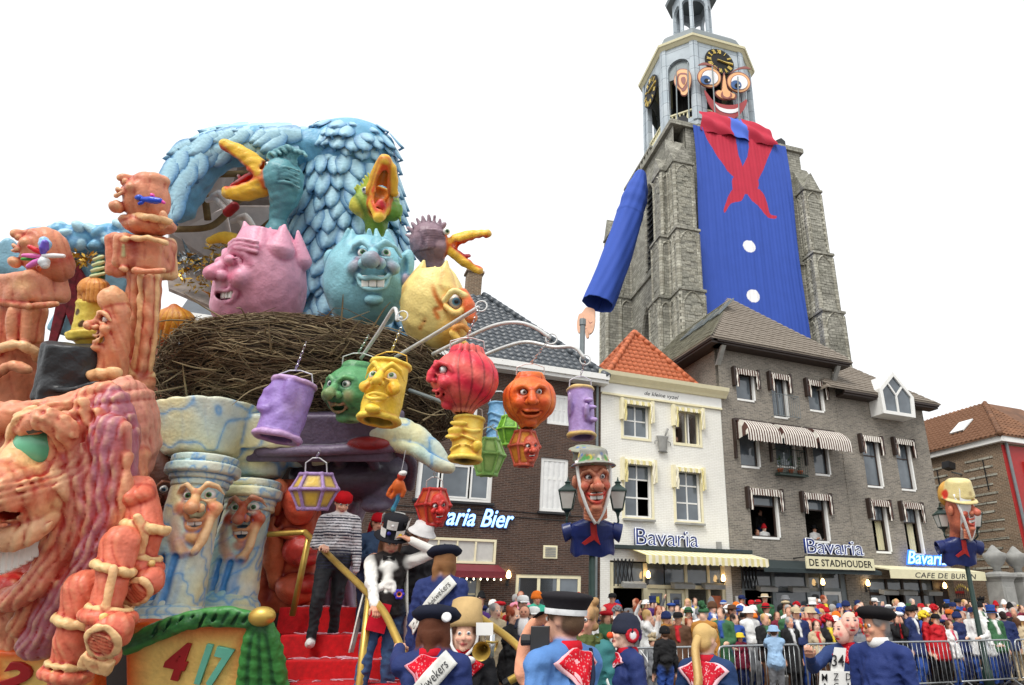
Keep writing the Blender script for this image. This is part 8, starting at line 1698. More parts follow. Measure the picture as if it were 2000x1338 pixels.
def sash(p, text, sg=1, flip=1, w=.1, tint=S(226, 226, 220), body=.165, z0=1.44, z1=.95):
 A = np.array([.16*flip, z0]); B = np.array([-.2*flip, z1]); e = np.array([-(B-A)[1], (B-A)[0]]); e /= np.linalg.norm(e); e = e if e[1] > 0 else -e; n = 28
 def surf(t, v, off=.027): q = A+(B-A)*t+e*v*w/2; return onbody(p, q[0], q[1], sg, off)
 ssheet(p.add('sash', MB().sheet([[surf(i/n, v) for v in np.linspace(-1, 1, 7)] for i in range(n+1)]), M['fab'], tint), .006)
 if text:
  me = text_mesh(text, 0, .2); nn = len(me.vertices); co = np.empty(nn*3, np.float32); me.vertices.foreach_get('co', co); co = co.reshape(-1, 3); lo, hi = co.min(0), co.max(0)
  for i in range(nn):
   u = (co[i, 0]-lo[0])/(hi[0]-lo[0]); v = (co[i, 1]-lo[1])/(hi[1]-lo[1])*2-1; t = .95-.88*u; co[i] = surf(t, v*.5, .036)*p.k
  me.vertices.foreach_set('co', co.ravel()); me.update(); link('lettering', me, p.t, M['dark'])
def pworld(px, py, Y): return at(px, py, Y)
def ground(px, Y, z=0): x = at(px, 1200, Y)[0]; return (x, Y, z)
def feetfor(px, pytop, Y, H):
 p = at(px, pytop, Y); return (p[0], Y, p[2]-H)
NAVY = S(38, 52, 104)
def hl(pos, Y_, feet, yaw, H):
 w = np.array(pos)-np.array(feet); return yawm(-yaw)@w/(H/1.75)
# --- women on the stairs
ft = feetfor(672, 962, 7.7, 1.62); yw = .35
p = Person('woman in red bandana and striped shirt coming down the red stairs', ft, 1.62, yw, S(226, 226, 230), S(34, 36, 40), seed=0, hair=S(60, 40, 30), hands=(hl(at(630, 1068, 7.5), 0, ft, yw, 1.62), (.27, -.04, .82)), headpitch=-.45, headyaw=.25, feet_off=((-.12, -.16, .02), (.1, .12, -.15)), shoes=S(214, 212, 210), folds=.004,
 extra=lambda s, sc, h, L: sc.paint(lambda q: ((np.sin(q[..., 2]*2*math.pi/.034) > .15)*(q[..., 2] > .86)*(q[..., 2] < 1.47)).astype(np.float32)*(np.abs(q[..., 2]-1.2) < .34), S(44, 46, 66)))
p.hat('scarf', S(204, 22, 34)); p.hand(0, palm=(0, 0, -1), curl=1.1); m = MB().sheet([[p.L(x, .13+.03*math.sin(x*20), z) for x in np.linspace(-.2, .22, 8)] for z in (1.45, 1.2, .9)]); ssheet(p.add('grey_shawl', m, M['fab'], S(176, 178, 180)), .01)
sc = Sculpt(S(24, 24, 26)); sc.ell(p.h(0, -.09, -.16), (.05, .04, .05), k=.01); p.sub('black_pompom', sc, .012)
ft = feetfor(742, 1003, 8.4, 1.6); yw = .6
p = Person('woman in red bandana and blue denim jacket on the upper stair', ft, 1.6, yw, S(52, 74, 104), S(40, 50, 80), seed=1, hair=S(70, 50, 40), hands=((-.12, -.26, 1.18), (.16, -.25, 1.12)), headpitch=-.25, headyaw=.4); p.hat('scarf', S(206, 24, 40)); p.hand(0); p.hand(1)
ft = feetfor(768, 1032, 6.7, 1.62); yw = .25; Hc = 1.62
def ex_c(s, sc, h, L):
 W = S(232, 230, 224); sc.ell(L(.0, -.075, 1.33), (.095, .06, .12), k=.03, col=W); sc.chain([L(0, -.12, 1.38), L(.02, -.14, 1.2)], [.03, .055], flat=(1, .6, 1), k=.03, col=W)
 for i in range(5): sc.chain([L(.07-.03*i, -.13, 1.22), L(.085-.04*i, -.15, 1.13+.02*(i % 2))], [.014, .022], k=.012, col=W)
p = Person('woman with chequered top hat and white blouse holding the handrail', ft, Hc, yw, S(30, 24, 24), S(58, 84, 122), seed=2, hair=S(96, 62, 42), style='long', hands=(hl(at(733, 1182, 6.35), 0, ft, yw, Hc), (.2, -.12, 1.62)), headpitch=-.5, headyaw=.25, sleeve=S(230, 228, 222), extra=ex_c, coat=.35, feet_off=((-.14, -.14, -.1), (.12, .05, 0)), arms=((-.6, .3, -.6), (1, .2, -.5)))
p.hand(0, palm=(0, 0, -1), curl=1.2); p.hand(1, palm=(-1, 0, 0), curl=.5)
G = MB(); hb_ = MB(); n = 12
p.hat('tophat', S(30, 30, 36), up=.0, size=1.12)
for i in range(8):
 for j in range(2):
  if (i+j) % 2: continue
  a0, a1 = i*math.pi/4, (i+1)*math.pi/4; hb_.sheet([[(.112*(1+.08*jj)*math.cos(a)*1.13, .01+.112*(1+.08*jj)*math.sin(a)*1.13, .066+.1*jj+.0) for a in np.linspace(a0, a1, 5)] for jj in (j*1., j+.95)])
p.add('black_check', hb_, M['hat'], S(236, 236, 232), R=p.hr, o=p.h(0, 0, 0))
for a, z, c in ((-1.2, .11, S(230, 190, 40)), (-2.1, .12, S(50, 50, 130)), (-1.9, .21, S(230, 230, 230)), (-.9, .22, S(20, 20, 24))): sc = Sculpt(c); sc.ell(p.hc+p.hr@np.array([.128*math.cos(a), .01+.128*math.sin(a), z]), .022, k=.01, col=c); p.sub('hat_dot', sc, .008)
for sx in (-1, 1): ssheet(p.add('white_cape', MB().sheet([[p.L(sx*(.16+.1*t+.02*math.sin(v*9)), .1-.12*v+.02*math.sin(t*9), 1.42-.85*t) for v in np.linspace(0, 1, 8)] for t in np.linspace(0, 1, 10)]), M['fab'], S(228, 226, 218)), .01)
m = MB().prism([(-.14, -.2, .78), (.04, -.22, .74), (.08, -.22, 1.0), (-.1, -.2, 1.04)], (0, .06, 0)); p.add('red_bag', m, M['fab'], S(196, 22, 44), smooth=False); m = MB().prism([(-.03, -.24, 1.43), (.0, -.25, 1.445), (.03, -.24, 1.43), (.03, -.24, 1.46), (0, -.25, 1.448), (-.03, -.24, 1.46)], (0, .02, 0)); p.add('bow_tie', MB().prism([(-.06, -.13, 1.42), (0, -.14, 1.44), (.06, -.13, 1.42), (.06, -.13, 1.47), (0, -.14, 1.45), (-.06, -.13, 1.47)], (0, .02, 0)), M['hat'], S(20, 20, 22), smooth=False)
sc = Sculpt(S(60, 50, 170))
for i in range(6): sc.ell(p.L(.14+.035*math.cos(i*1.05), -.16, 1.1+.035*math.sin(i*1.05)), .02, k=.008)
sc.spot(p.L(.14, -.18, 1.1), .03, S(236, 140, 40), 1, .3); p.sub('cloth_flower', sc, .007)
ft = feetfor(826, 1020, 7.2, 1.62); yw = .7
p = Person('woman in white cloche hat and black jacket looking down on the stairs', ft, 1.62, yw, S(28, 26, 30), S(70, 96, 130), seed=3, hair=S(120, 74, 50), style='long', headpitch=-.45, headyaw=.2, hands=((-.22, -.12, .9), (.2, -.2, .95)), coat=.3); p.hat('bucket', S(236, 236, 236)); p.hand(0); ssheet(p.add('red_collar', MB().lathe([(.075, 1.44), (.095, 1.47), (.085, 1.52)], 12, cap=False), M['fab'], S(190, 24, 40)), .012)
# --- marchers in blue smocks
def smock(label, px, py, Y, H, yaw, hairc, seed, hands=(None, None), badge=False, col=NAVY, txt='C. de Krabbekwekers', headyaw=0, style='bob', sg=1, flip=-1, z1=1.04):
 ft = feetfor(px, py, Y, H); hd = tuple(None if h is None else hl(at(*h), 0, ft, yaw, H) for h in hands)
 p = Person(label, ft, H, yaw, col, S(40, 50, 90), seed=seed, hair=hairc, style=style, coat=.62, pleats=.006, folds=.005, hands=hd, headyaw=headyaw, sex='m'); p.hat('beret', S(28, 32, 48), tilt=.15, size=1.08)
 sash(p, txt, sg, flip, .12, S(226, 226, 220), .16, 1.47, z1)
 for i, h in enumerate(hands):
  if h is not None: p.hand(i, palm=(0, 0, -1), curl=1.1)
 return p
p = smock('marcher in blue smock and beret seen from behind below the stairs', 868, 1072, 6.3, 1.66, math.pi-.25, S(140, 98, 62), 4, headyaw=.9)
p = smock('marcher in blue smock with white dotted beret gripping the gold rail', 852, 1192, 4.7, 1.68, math.pi-.1, S(96, 54, 36), 5, hands=(None, (778, 1252, 5.5)), style='bob'); kerchief(p, S(206, 24, 44), S(224, 150, 164), True, .13, .2)
sc = Sculpt(S(240, 240, 240)); sc.cyl(p.h(-.1, .1, .085), p.h(-.115, .12, .09), .032, r=.004, k=.004); p.sub('beret_badge', sc, .006)
# --- trumpet player
ft = feetfor(912, 1180, 5.3, 1.74); yw = .1
p = Person('woman in straw bonnet and black coat holding a brass trumpet', ft, 1.66, yw, S(24, 24, 28), S(28, 28, 34), seed=0, hair=S(84, 52, 36), style='bob', hands=((-.02, -.34, 1.12), (.2, -.3, 1.16)), coat=.6, headyaw=.05); p.hat('straw', S(196, 166, 116), up=.02, size=1.12); p.hand(1, palm=(-1, 0, .2), curl=1.1); p.hand(0, palm=(1, 0, 0), curl=1.2)
m = MB().tube(spline([p.h(-.1, .0, .05), p.h(-.09, -.03, -.07), p.h(-.03, -.09, -.14), p.h(0, -.1, -.16)], 4), .012, 6).tube(spline([p.h(.1, .0, .05), p.h(.09, -.03, -.07), p.h(.03, -.09, -.14), p.h(0, -.1, -.16)], 4), .012, 6); p.add('chin_ribbon', m, M['fab'], S(232, 232, 232))
sc = Sculpt(S(236, 236, 236));
for sx in (-1, 1): sc.ell(p.h(.05*sx, -.12, -.175), (.05, .03, .03), k=.01)
p.sub('white_bow', sc, .01); kerchief(p, S(200, 24, 40), None, False, .15, .26)
tp_ = thing('trumpet', 'brass trumpet held by the woman in straw bonnet', 'trumpet', tuple(at(935, 1270, 4.95)), .1);
m = MB(); prof_ = [(.062, 0), (.058, .004), (.04, .03), (.026, .07), (.016, .12), (.01, .2), (.008, .34), (.008, .42), (.012, .44)]; Rb = rotm('X', -math.pi/2)@rotm('Y', -.0); attach(MB().lathe([(r, z) for r, z in prof_], 20, tuple(at(940, 1272, 4.93)), np.array([[1, 0, 0], [0, 0, 1], [0, -1, 0.]])@rotm('X', .15), cap=False).build('bell', M['gold'], smooth=True), tp_)
c = at(946, 1262, 5.08); attach(MB().tube(spline([c+np.array(q) for q in ((0, 0, .03), (.05, .1, .02), (.05, .26, .02), (.03, .3, -.03), (.02, .2, -.06), (.02, .05, -.05), (0, 0, 0))], 4), .008, 6).build('tubing', M['gold'], smooth=True), tp_)
for i in range(3): attach(MB().tube([c+np.array([.03, .09+.045*i, -.08]), c+np.array([.03, .09+.045*i, .07])], .012, 8).build('valve', M['chrome'], smooth=True), tp_)
t = thing('music_card', 'blank white music card clipped above the trumpet', 'card', tuple(at(946, 1225, 4.95)), .1); attach(MB().prism(P3((930, 1216, 4.95), (963, 1216, 4.95), (963, 1241, 4.95), (930, 1241, 4.95)), (0, .006, 0)).build('card', M['white']), t); attach(MB().tube(P3((948, 1241, 4.96), (948, 1256, 5.0)), .004, 5).build('stem', M['chrome']), t)
# --- big man with cap seen from behind, turned left
Hm = 1.78; ft = feetfor(1105, 1163, 4.1, Hm); yw = math.pi+.95
def ex_m(s, sc, h, L):
 pk = S(232, 164, 132); sc.chain(spline([h(0, -.08, .03), h(0, -.2, -.02), h(0, -.26, -.14), h(0, -.25, -.26), h(0, -.2, -.34)], 4), np.linspace(.03, .05, 17), k=.02, col=pk, edge=S(200, 110, 90), ea=.5)
p = Person('stout man in black peaked cap and pale blue denim shirt from behind', ft, Hm, yw, S(92, 136, 196), S(40, 50, 80), seed=1, hair=S(96, 74, 56), style='short', sex='m', fat=1.12, belly=.03, hands=((-.2, -.34, 1.16), (.26, -.05, .84)), pleats=.004, folds=.006, coat=.25, res=.0105, extra=ex_m, headyaw=.1)
m = MB(); m.lathe([(.112, .035), (.113, .065), (.135, .11), (.145, .125), (.13, .14), (.06, .15), (.002, .152)], 24, (0, .01, 0)); p.add('peaked_cap', m, M['hat'], S(36, 34, 38), R=p.hr@rotm('X', -.08)*1.04, o=p.h(0, 0, -.005)); m = MB().lathe([(.114, .035), (.1155, .062), (.112, .064)], 24, (0, .01, 0), cap=False); p.add('cap_band', m, M['fab'], S(214, 216, 218), R=p.hr@rotm('X', -.08)*1.045, o=p.h(0, 0, -.005))
m = MB().sheet([[(x, -.1-.075*j/3*math.cos(x*10), .045-.03*j/3-.3*x*x) for x in np.linspace(-.09, .09, 9)] for j in range(4)]); ssheet(p.add('cap_peak', m, M['hat'], S(24, 24, 26), R=p.hr, o=p.h(0, 0, 0)), .006)
kerchief(p, S(206, 28, 44), S(238, 186, 192), True, .17, .24); p.hand(0, palm=(1, 0, 0), curl=1.0)
m = MB(); m.tube(spline([p.L(-.14, .06, 1.47), p.L(-.02, .17, 1.3), p.L(.16, .15, 1.08), p.L(.22, .05, .95)], 6), .013, 6); p.add('shoulder_strap', m, M['hat'], S(30, 38, 60))
t = thing('camera', 'black camera held up by the man in peaked cap', 'camera', tuple(at(1052, 1255, 4.0)), 0); o = attach(MB().box(-.05, .05, -.03, .03, -.06, .07, None, at(1055, 1250, 4.0)).lathe([(.028, 0), (.03, .05), (.024, .055)], 12, tuple(at(1055, 1250, 4.0)+np.array([-.05, 0, 0])), np.array([[0, 0, -1], [0, 1, 0], [1, 0, 0.]])).build('body', M['dark'], bevel=.008), t)
# --- woman with glasses
ft = feetfor(1142, 1178, 5.5, 1.7)
p = Person('smiling woman with glasses and moss green scarf behind the capped man', ft, 1.7, -.2, S(60, 122, 124), S(40, 50, 70), seed=2, hair=S(170, 134, 92), style='curly', coat=.6, headyaw=-.05)
m = MB()
for sx in (-1, 1): m.tube([p.h(.034*sx+.026*math.cos(a), -.112, .008+.02*math.sin(a)) for a in [6.283*i/12 for i in range(12)]], .0022, 4, closed=True); m.tube([p.h(.06*sx, -.11, .01), p.h(.082*sx, 0, .012)], .002, 4)
m.tube([p.h(-.009, -.114, .01), p.h(.009, -.114, .01)], .002, 4); p.add('glasses', m, M['dark'])
sc = Sculpt(S(84, 92, 48)); R_ = [p.L(.1*math.cos(a), .02+.09*math.sin(a), 1.47+.01*math.sin(3*a)) for a in np.linspace(0, 6.283, 17)]; sc.chain(R_, .05, k=.01); sc.chain([p.L(0, -.1, 1.42), p.L(.02, -.13, 1.28)], [.05, .04], k=.03); sc.disp(wob(.02, .035, 3)); p.sub('scarf', sc, .012)
# --- red nosed woman in profile, white scarf
ft = feetfor(1222, 1197, 5.5, 1.66); yw = -1.15
p = Person('woman with orange clown nose and white scarf knotted on blue smock', ft, 1.64, yw, NAVY, S(36, 40, 70), seed=3, hair=S(40, 34, 34), style='short', coat=.6, headpitch=.12, pleats=.003); p.hat('beanie', S(40, 44, 60), size=1.0); sc = Sculpt(S(240, 84, 40)); sc.ell(p.h(0, -.125, -.03), .026, k=.01); p.sub('clown_nose', sc, .006)
sc = Sculpt(S(186, 24, 40));
for i in range(12): sc.ell(p.h(.105, .02+.042*math.cos(i*.524), -.01+.042*math.sin(i*.524)), .018, k=.006)
sc.ell(p.h(.112, .02, -.01), (.012, .03, .03), k=.006, col=S(236, 236, 236)); p.sub('ear_rosette', sc, .008); sash(p, None, -1, -1, .12, S(234, 234, 232), .19); sash(p, None, 1, 1, .12, S(234, 234, 232), .17, 1.46, 1.1)
sc = Sculpt(S(236, 236, 234))
for i in range(9): a = i*.7; sc.chain([p.L(.1, -.16, 1.12), p.L(.1+.075*math.cos(a), -.2, 1.1+.08*math.sin(a))], [.025, .032], k=.012)
sc.chain([p.L(.1, -.18, 1.1), p.L(.12, -.2, .9)], [.04, .06], k=.02); sc.disp(wob(.012, .05, 4)); p.sub('white_knot', sc, .01); kerchief(p, S(190, 24, 44), S(228, 180, 190), False, .12, .12)
# --- girl with ponytail from behind
ft = feetfor(1375, 1213, 5.6, 1.64)
p = Person('girl with long blond ponytail and navy coat seen from behind', ft, 1.62, math.pi-.5, S(34, 58, 100), S(30, 40, 70), seed=0, hair=S(206, 172, 112), style='short', coat=.5, headyaw=-.2, folds=.005)
sc = Sculpt(S(206, 172, 112)); P_ = spline([p.h(0, .11, .02), p.h(0, .16, -.06), p.L(0, .19, 1.36), p.L(.02, .19, 1.24), p.L(.03, .17, 1.16)], 4); sc.chain(P_, np.linspace(.035, .02, len(P_)), k=.01)
for i in range(7): sc.chain([x+np.array([.022*math.cos(i*.9), .02*math.sin(i*.9), 0])*(1+.4*j/len(P_)) for j, x in enumerate(P_)], .011, k=.006, col=[S(220, 188, 130), S(180, 140, 86)][i % 2])
p.sub('ponytail', sc, .009); kerchief(p, S(196, 34, 52), S(236, 196, 204), True, .2, .34)
# --- man with two masks and card 34
Hq = 1.68; ft = feetfor(1650, 1205, 7.0, Hq); yw = -.5
p = Person('man in two pink carnival masks wearing card number 34', ft, Hq, yw, S(44, 64, 112), S(40, 50, 80), seed=1, hair=S(150, 150, 160), style='bald', sex='m', hands=(hl(at(1582, 1282, 6.7), 0, ft, yw, Hq), (.2, -.2, 1.05)), coat=.4, headyaw=-.5); p.hand(0, palm=(0, 0, 1), curl=.8)
for k, (hy, off) in enumerate(((-.15, (0, -.03, -.01)), (.95, (.045, 0, .07)))):
 R_ = p.hr@rotm('Z', hy); sc = Sculpt(S(240, 190, 170)); g_ = lambda x, y, z: p.h(*off)+R_@np.array([x, y, z], float); sc.ell(g_(0, -.04, 0), (.085, .07, .11), R=R_, k=.01, col=S(240, 192, 174)); sc.chain([g_(0, -.1, .02), g_(0, -.125, -.02)], [.012, .02], k=.015, col=S(238, 170, 150))
 for sx in (-1, 1): sc.spot(g_(.045*sx, -.09, -.02), .035, S(226, 84, 84), .8, .9); sc.spot(g_(.035*sx, -.1, .03), (.02, .03, .01), S(40, 40, 60), 1, .4); sc.spot(g_(.035*sx, -.1, .05), (.026, .03, .006), S(90, 60, 50), 1, .4)
 sc.spot(g_(0, -.1, -.06), (.036, .04, .014), S(200, 24, 40), 1, .4); p.sub('carnival_mask', sc, .009)
sc = Sculpt(S(150, 160, 190)); sc.ell(p.h(0, .05, .05), (.1, .09, .1), k=.01); sc.disp(wob(.02, .05, 6)); p.sub('grey_wig', sc, .012); kerchief(p, S(190, 26, 40), None, False, .13, .14)
def card(label, quad, rows, Y, tail=.01):
 t = thing('number_card', label, 'card', tuple(at(*quad[3], Y))); P = [at(x, y, Y) for x, y in quad]; attach(MB().prism(P, (0, .008, 0)).build('card', M['white']), t)
 for txt, x0, x1, y0, y1 in rows:
  me = text_mesh(txt, 0, 0, .01); n = len(me.vertices); co = np.empty(n*3, np.float32); me.vertices.foreach_get('co', co); co = co.reshape(-1, 3); lo, hi = co.min(0), co.max(0); a, b, d = at(x0, y1, Y-.012), at(x1, y1, Y-.012), at(x0, y0, Y-.012)
  co = a+(co[:, :1]-lo[0])/(hi[0]-lo[0])*(b-a)+(co[:, 1:2]-lo[1])/(hi[1]-lo[1])*(d-a); me.vertices.foreach_set('co', co.astype(np.float32).ravel()); me.update(); attach(link('lettering', me, None, M['dark']), t)
card('white number card 34 on the chest of masked man', [(1622, 1313), (1648, 1313), (1653, 1266), (1630, 1264)], [('34', 1625, 1649, 1279, 1302)], 6.62)
card('white board lettered M Z D hanging under the number card', [(1600, 1352), (1670, 1352), (1672, 1312), (1601, 1310)], [('M', 1605, 1616, 1316, 1330), ('Z', 1628, 1638, 1315, 1329), ('D', 1652, 1662, 1315, 1329), ('C', 1628, 1638, 1334, 1346), ('I', 1655, 1658, 1334, 1346), ('A', 1606, 1616, 1334, 1346)], 6.6)
# --- man with beret in profile
ft = feetfor(1706, 1186, 6.0, 1.76); yw = -1.0
p = Person('grey haired man in black beret with red badge turned to the masked man', ft, 1.74, yw, S(40, 56, 112), S(40, 44, 60), seed=2, hair=S(140, 134, 130), style='short', sex='m', coat=.6, fat=1.12, belly=.03, headyaw=-.3); p.hat('beret', S(26, 24, 26), tilt=-.1, size=1.08); sc = Sculpt(S(206, 26, 34)); sc.cyl(p.h(-.05, -.12, .095), p.h(-.055, -.135, .1), .026, r=.004, k=.004); p.sub('red_badge', sc, .006); kerchief(p, S(200, 40, 60), S(236, 200, 206), True, .18, .2); ssheet(p.add('white_collar', MB().lathe([(.07, 1.46), (.085, 1.5), (.075, 1.54)], 14, cap=False), M['fab'], S(232, 232, 230)), .012); sash(p, None, 1, -1, .14, S(214, 210, 200), .175, 1.4, .7)
m = MB()
for sx in (-1, 1): m.lathe([(.002, 0), (.022, .001), (.022, .004), (.002, .005)], 10, p.h(.034*sx, -.112, .005), p.hr@rotm('X', math.pi/2))
M['amber'] = plain('amber_lens', S(196, 110, 40), .2); p.add('amber_glasses', m, M['amber'])
# ------------------------------------------------------------------ crowd barriers, lamp posts, spectators
def barrier(a, b, label):
 a, b = np.array(a, float), np.array(b, float); d = b-a; L = np.linalg.norm(d); d /= L; n = np.array([-d[1], d[0], 0]); t = thing('crowd_barrier', label, 'barrier', tuple(a), math.atan2(d[1], d[0]), 'galvanised crowd barriers')
 MB().tube([(.04, 0, .22), (.04, 0, 1.0), (.08, 0, 1.08), (.16, 0, 1.1), (L-.16, 0, 1.1), (L-.08, 0, 1.08), (L-.04, 0, 1.0), (L-.04, 0, .22)], .021, 8).tube([(.04, 0, .22), (L-.04, 0, .22)], .018, 8).build('frame', M['galv'], t, smooth=True); k = int((L-.1)/.125)
 if not hasattr(barrier, 'bar'): barrier.bar = MB().tube([(0, 0, .22), (0, 0, 1.09)], .0085, 6).mesh(True); barrier.bar.materials.append(M['galv'])
 for i in range(1, k): link('bar', barrier.bar, t).location = ((L-.08)*i/k+.04, 0, 0)
 for x in (.25, L-.25): MB().tube([(x, -.32, .015), (x, -.28, .04), (x, 0, .22), (x, .28, .04), (x, .32, .015)], .018, 6).build('foot', M['galv'], t, smooth=True)
BO = 8.3
def bpos(u, o=BO, z=0): return floc(u, -o, z)
bl_ = ['crowd barrier beside the hooked gold handrail', 'crowd barrier behind the glasses woman', 'crowd barrier behind the clown nosed woman', 'crowd barrier where a child in blue trousers stands', 'crowd barrier behind the blond ponytail', 'crowd barrier under the cowboy hatted man', 'crowd barrier by the light blue jacket girl', 'crowd barrier behind the masked man', 'crowd barrier behind the man in beret', 'crowd barrier right of the beret man', 'crowd barrier second from right edge', 'crowd barrier at the right edge of the square']
u = 1.2
for i in range(7):
 L = 2.2; barrier(bpos(u, BO-.1*(i % 2)), bpos(u+L, BO-.1*((i+1) % 2)), bl_[i+4]); u += L+.06
u = 1.1
for i in range(4): barrier(bpos(u-2.2, BO+.15), bpos(u, BO+.1*i), bl_[3-i]); u -= 2.27
def lantern_head(f, c, k):
 m = MB(); g = MB(); c = np.array(c, float)
 for z0, z1, r0, r1 in ((-20, 14, 9.5, 16),):
  P0 = [c+np.array([sx*r0, sy*r0, z0]) for sx, sy in ((-1, -1), (1, -1), (1, 1), (-1, 1))]; P1 = [c+np.array([sx*r1, sy*r1, z1]) for sx, sy in ((-1, -1), (1, -1), (1, 1), (-1, 1))]
  for i in range(4): m.bar(P0[i], P1[i], 2); m.bar(P0[i], P0[(i+1) % 4], 2); m.bar(P1[i], P1[(i+1) % 4], 2.6); g.add([P0[i]*.97+c*.03, P0[(i+1) % 4]*.97+c*.03, P1[(i+1) % 4]*.97+c*.03, P1[i]*.97+c*.03], [(0, 1, 2, 3)])
 m.lathe([(25, 14), (25, 16), (10, 26), (7, 28), (7, 31), (9, 33), (3, 36), (1, 44)], 4, c, a0=math.pi/4); m.lathe([(3, -34), (6, -26), (14, -20)], 4, c, a0=math.pi/4)
 o = f.mb('lantern_frame', m, M['green_iron']); ssheet(f.mb('lantern_pane', g, M['lampglass'], o), .01); return o
def lamppost(label, px, py, Y, lx, ly, k=1):
 f = Fig('street_lamp', label, 'street lamp', px, py, Y, 'green street lamps of the square', R=I3, k=k); z0 = f.A[2]/f.s; K = .74
 f.mb('post', MB().lathe([(13, -z0), (13, -z0+40), (9, -z0+46), (8.5, -z0+110), (7, -z0+116), (6, -4), (4, 4)], 12), M['green_iron'], smooth=True)
 for sx in (-1, 1):
  f.mb('arm', MB().tube(spline([(0, 14, 0), (sx*25, 16, 2), (sx*lx*.75, 10, 6), (sx*lx, 0, 18), (sx*lx, 0, 30)], 5), 2.2, 7), M['green_iron'], smooth=True); lantern_head(f, (sx*lx, 0, ly), K)
 return f
def puppet(label, px, py, Y, yaw, hat, skin, dk, k=1):
 f = Fig('puppet_head', label, 'carnival puppet', px, py, Y, 'papier mache puppets on the lamp posts', k=k); q = lambda x, y, d=0: np.array([x, d, -y], float); R_ = turn(yaw, .05); s = Sculpt(skin); s.cav = (dk, S(240, 190, 150), .9)
 s.ell((0, 0, 0), (32, 32, 46), R=R_, k=4); s.ell(R_@np.array([0, -4, -36]), (27, 27, 26), k=14); s.chain([(0, 6, -50), (-2, 10, -84)], [18, 16], k=10)
 for sx in (-1, 1): s.ell(R_@np.array([34*sx, 4, -2]), (6, 8, 13), k=4, edge=dk)
 fin = face(f, s, R_@np.array([0, -25, -2]), R_, 32, skin, dk, S(196, 44, 40), curv=.45, iris=S(70, 80, 90), mo=1.5, mw=1.0, teeth=2, tl=.2, smile=.12, nose=1.25, brow=1.4, eh=.75, ek=.8, lipc=S(200, 40, 36), redn=1.)
 for i in range(4): s.chain(spline([R_@np.array([-20, -22, -50-6*i]), R_@np.array([0, -32+i*2, -54-6*i]), R_@np.array([20, -22, -50-6*i])], 3), 3.4, k=3, col=skin, edge=dk, ea=.7)
 f.body('head', s, 1.6); fin()
 hat(f, R_)
 for sx in (-1, 1): f.mb('chin_strap', MB().tube(spline([R_@np.array([33*sx, -6, 40]), R_@np.array([30*sx, -22, -6]), R_@np.array([17*sx, -28, -50]), R_@np.array([2*sx, -26, -78])], 5), [3.6]*16, 6), M['white'], smooth=True)
 W = MB(); n = 40; G = []; PZ = [(-74, 13, 11), (-80, 24, 14), (-86, 40, 15), (-94, 46, 16), (-104, 46, 17), (-112, 41, 17), (-124, 42, 18), (-136, 43, 19), (-142, 42, 19)]
 for z in np.linspace(-74, -142, 24):
  rx, ry = [np.interp(-z, [-p_[0] for p_ in PZ], [p_[k_] for p_ in PZ]) for k_ in (1, 2)]; t = (-74-z)/68
  G.append([(rx*np.sign(math.cos(a))*abs(math.cos(a))**.7, ry*np.sign(math.sin(a))*abs(math.sin(a))**.7+2.2*math.sin(a*5+z*.07)*t, z+3*math.sin(a*6)*t*t) for a in np.linspace(0, 2*math.pi, n+1)])
 o = ssheet(f.mb('smock', W.sheet(G), M['vinyl']), .02)
 for sx in (-1, 1):
  Sg = [];
  for j in range(9): t = j/8; Sg.append([np.array([sx*(38+18*t), 0, -95-9*t])+np.array([0.3*sx*13*math.sin(a), (11+4*t)*math.cos(a), (12+5*t)*math.sin(a)]) for a in np.linspace(0, 6.283, 15)])
  ssheet(f.mb('sleeve', MB().sheet(Sg), M['vinyl'], smooth=True), .02)
 m = MB(); m.prism([(-4, -19, -78), (8, -19, -78), (10, -22, -100), (16, -23, -120), (4, -22, -110), (-14, -23, -120), (-20, -23, -116), (-2, -22, -102)], (0, 2, 0)); f.mb('red_tie', m, M['redpaint'])
 return f
M['vinyl'] = plain('navy_vinyl', S(30, 44, 100), .3, var=.2)
def bucket_hat(f, R_):
 s = Sculpt(S(150, 150, 140)); T = R_@rotm('Y', .06); s.cyl(T@np.array([0, 0, 30.]), T@np.array([0, 4, 62.]), 34, 26, r=6, k=4); s.cyl(T@np.array([0, -2, 26.]), T@np.array([0, 0, 32.]), 47, 38, r=2.5, k=4)
 rg = np.random.default_rng(3)
 for i in range(120):
  a, z = rg.uniform(0, 6.28), rg.uniform(24, 64); r = 40 if z < 34 else 31; s.spot(T@np.array([r*math.cos(a), r*math.sin(a), z]), rg.uniform(4, 8), [S(60, 110, 180), S(220, 190, 60), S(200, 60, 50), S(80, 150, 80), S(230, 225, 210)][i % 5], .95, .5)
 f.body('patchwork_hat', s, 1.6)
def tall_cap(f, R_):
 s = Sculpt(S(226, 208, 146)); T = R_@rotm('X', .1); s.cyl(T@np.array([0, 0, 26.]), T@np.array([0, 6, 74.]), 38, 28, r=8, k=4); s.cyl(T@np.array([0, -2, 20.]), T@np.array([0, -2, 27.]), 43, 38, r=3, k=4); s.ell(T@np.array([0, 30, 30]), (26, 18, 34), k=6, col=S(214, 160, 70)); s.spot(T@np.array([-30, 24, 34]), 16, S(214, 50, 30), 1, .4); s.spot(T@np.array([-10, -34, 46]), 9, S(150, 120, 80), .6, .6); f.body('tall_cap', s, 1.9)
 m = MB(); G = [[R_@np.array([40*math.cos(a)*k_, 36*math.sin(a)*k_+2, z]) for a in np.linspace(-2.5, -1.75, 6)] for z, k_ in ((72, .75), (50, .92), (20, 1.08), (-10, .95), (-50, .72), (-76, .4))]; ssheet(f.mb('white_veil', m.sheet(G), M['curtain']), .006)
lamppost('green street lamp with two lanterns before the brown and white houses', 1157, 1040, 14.6, 50, 64)
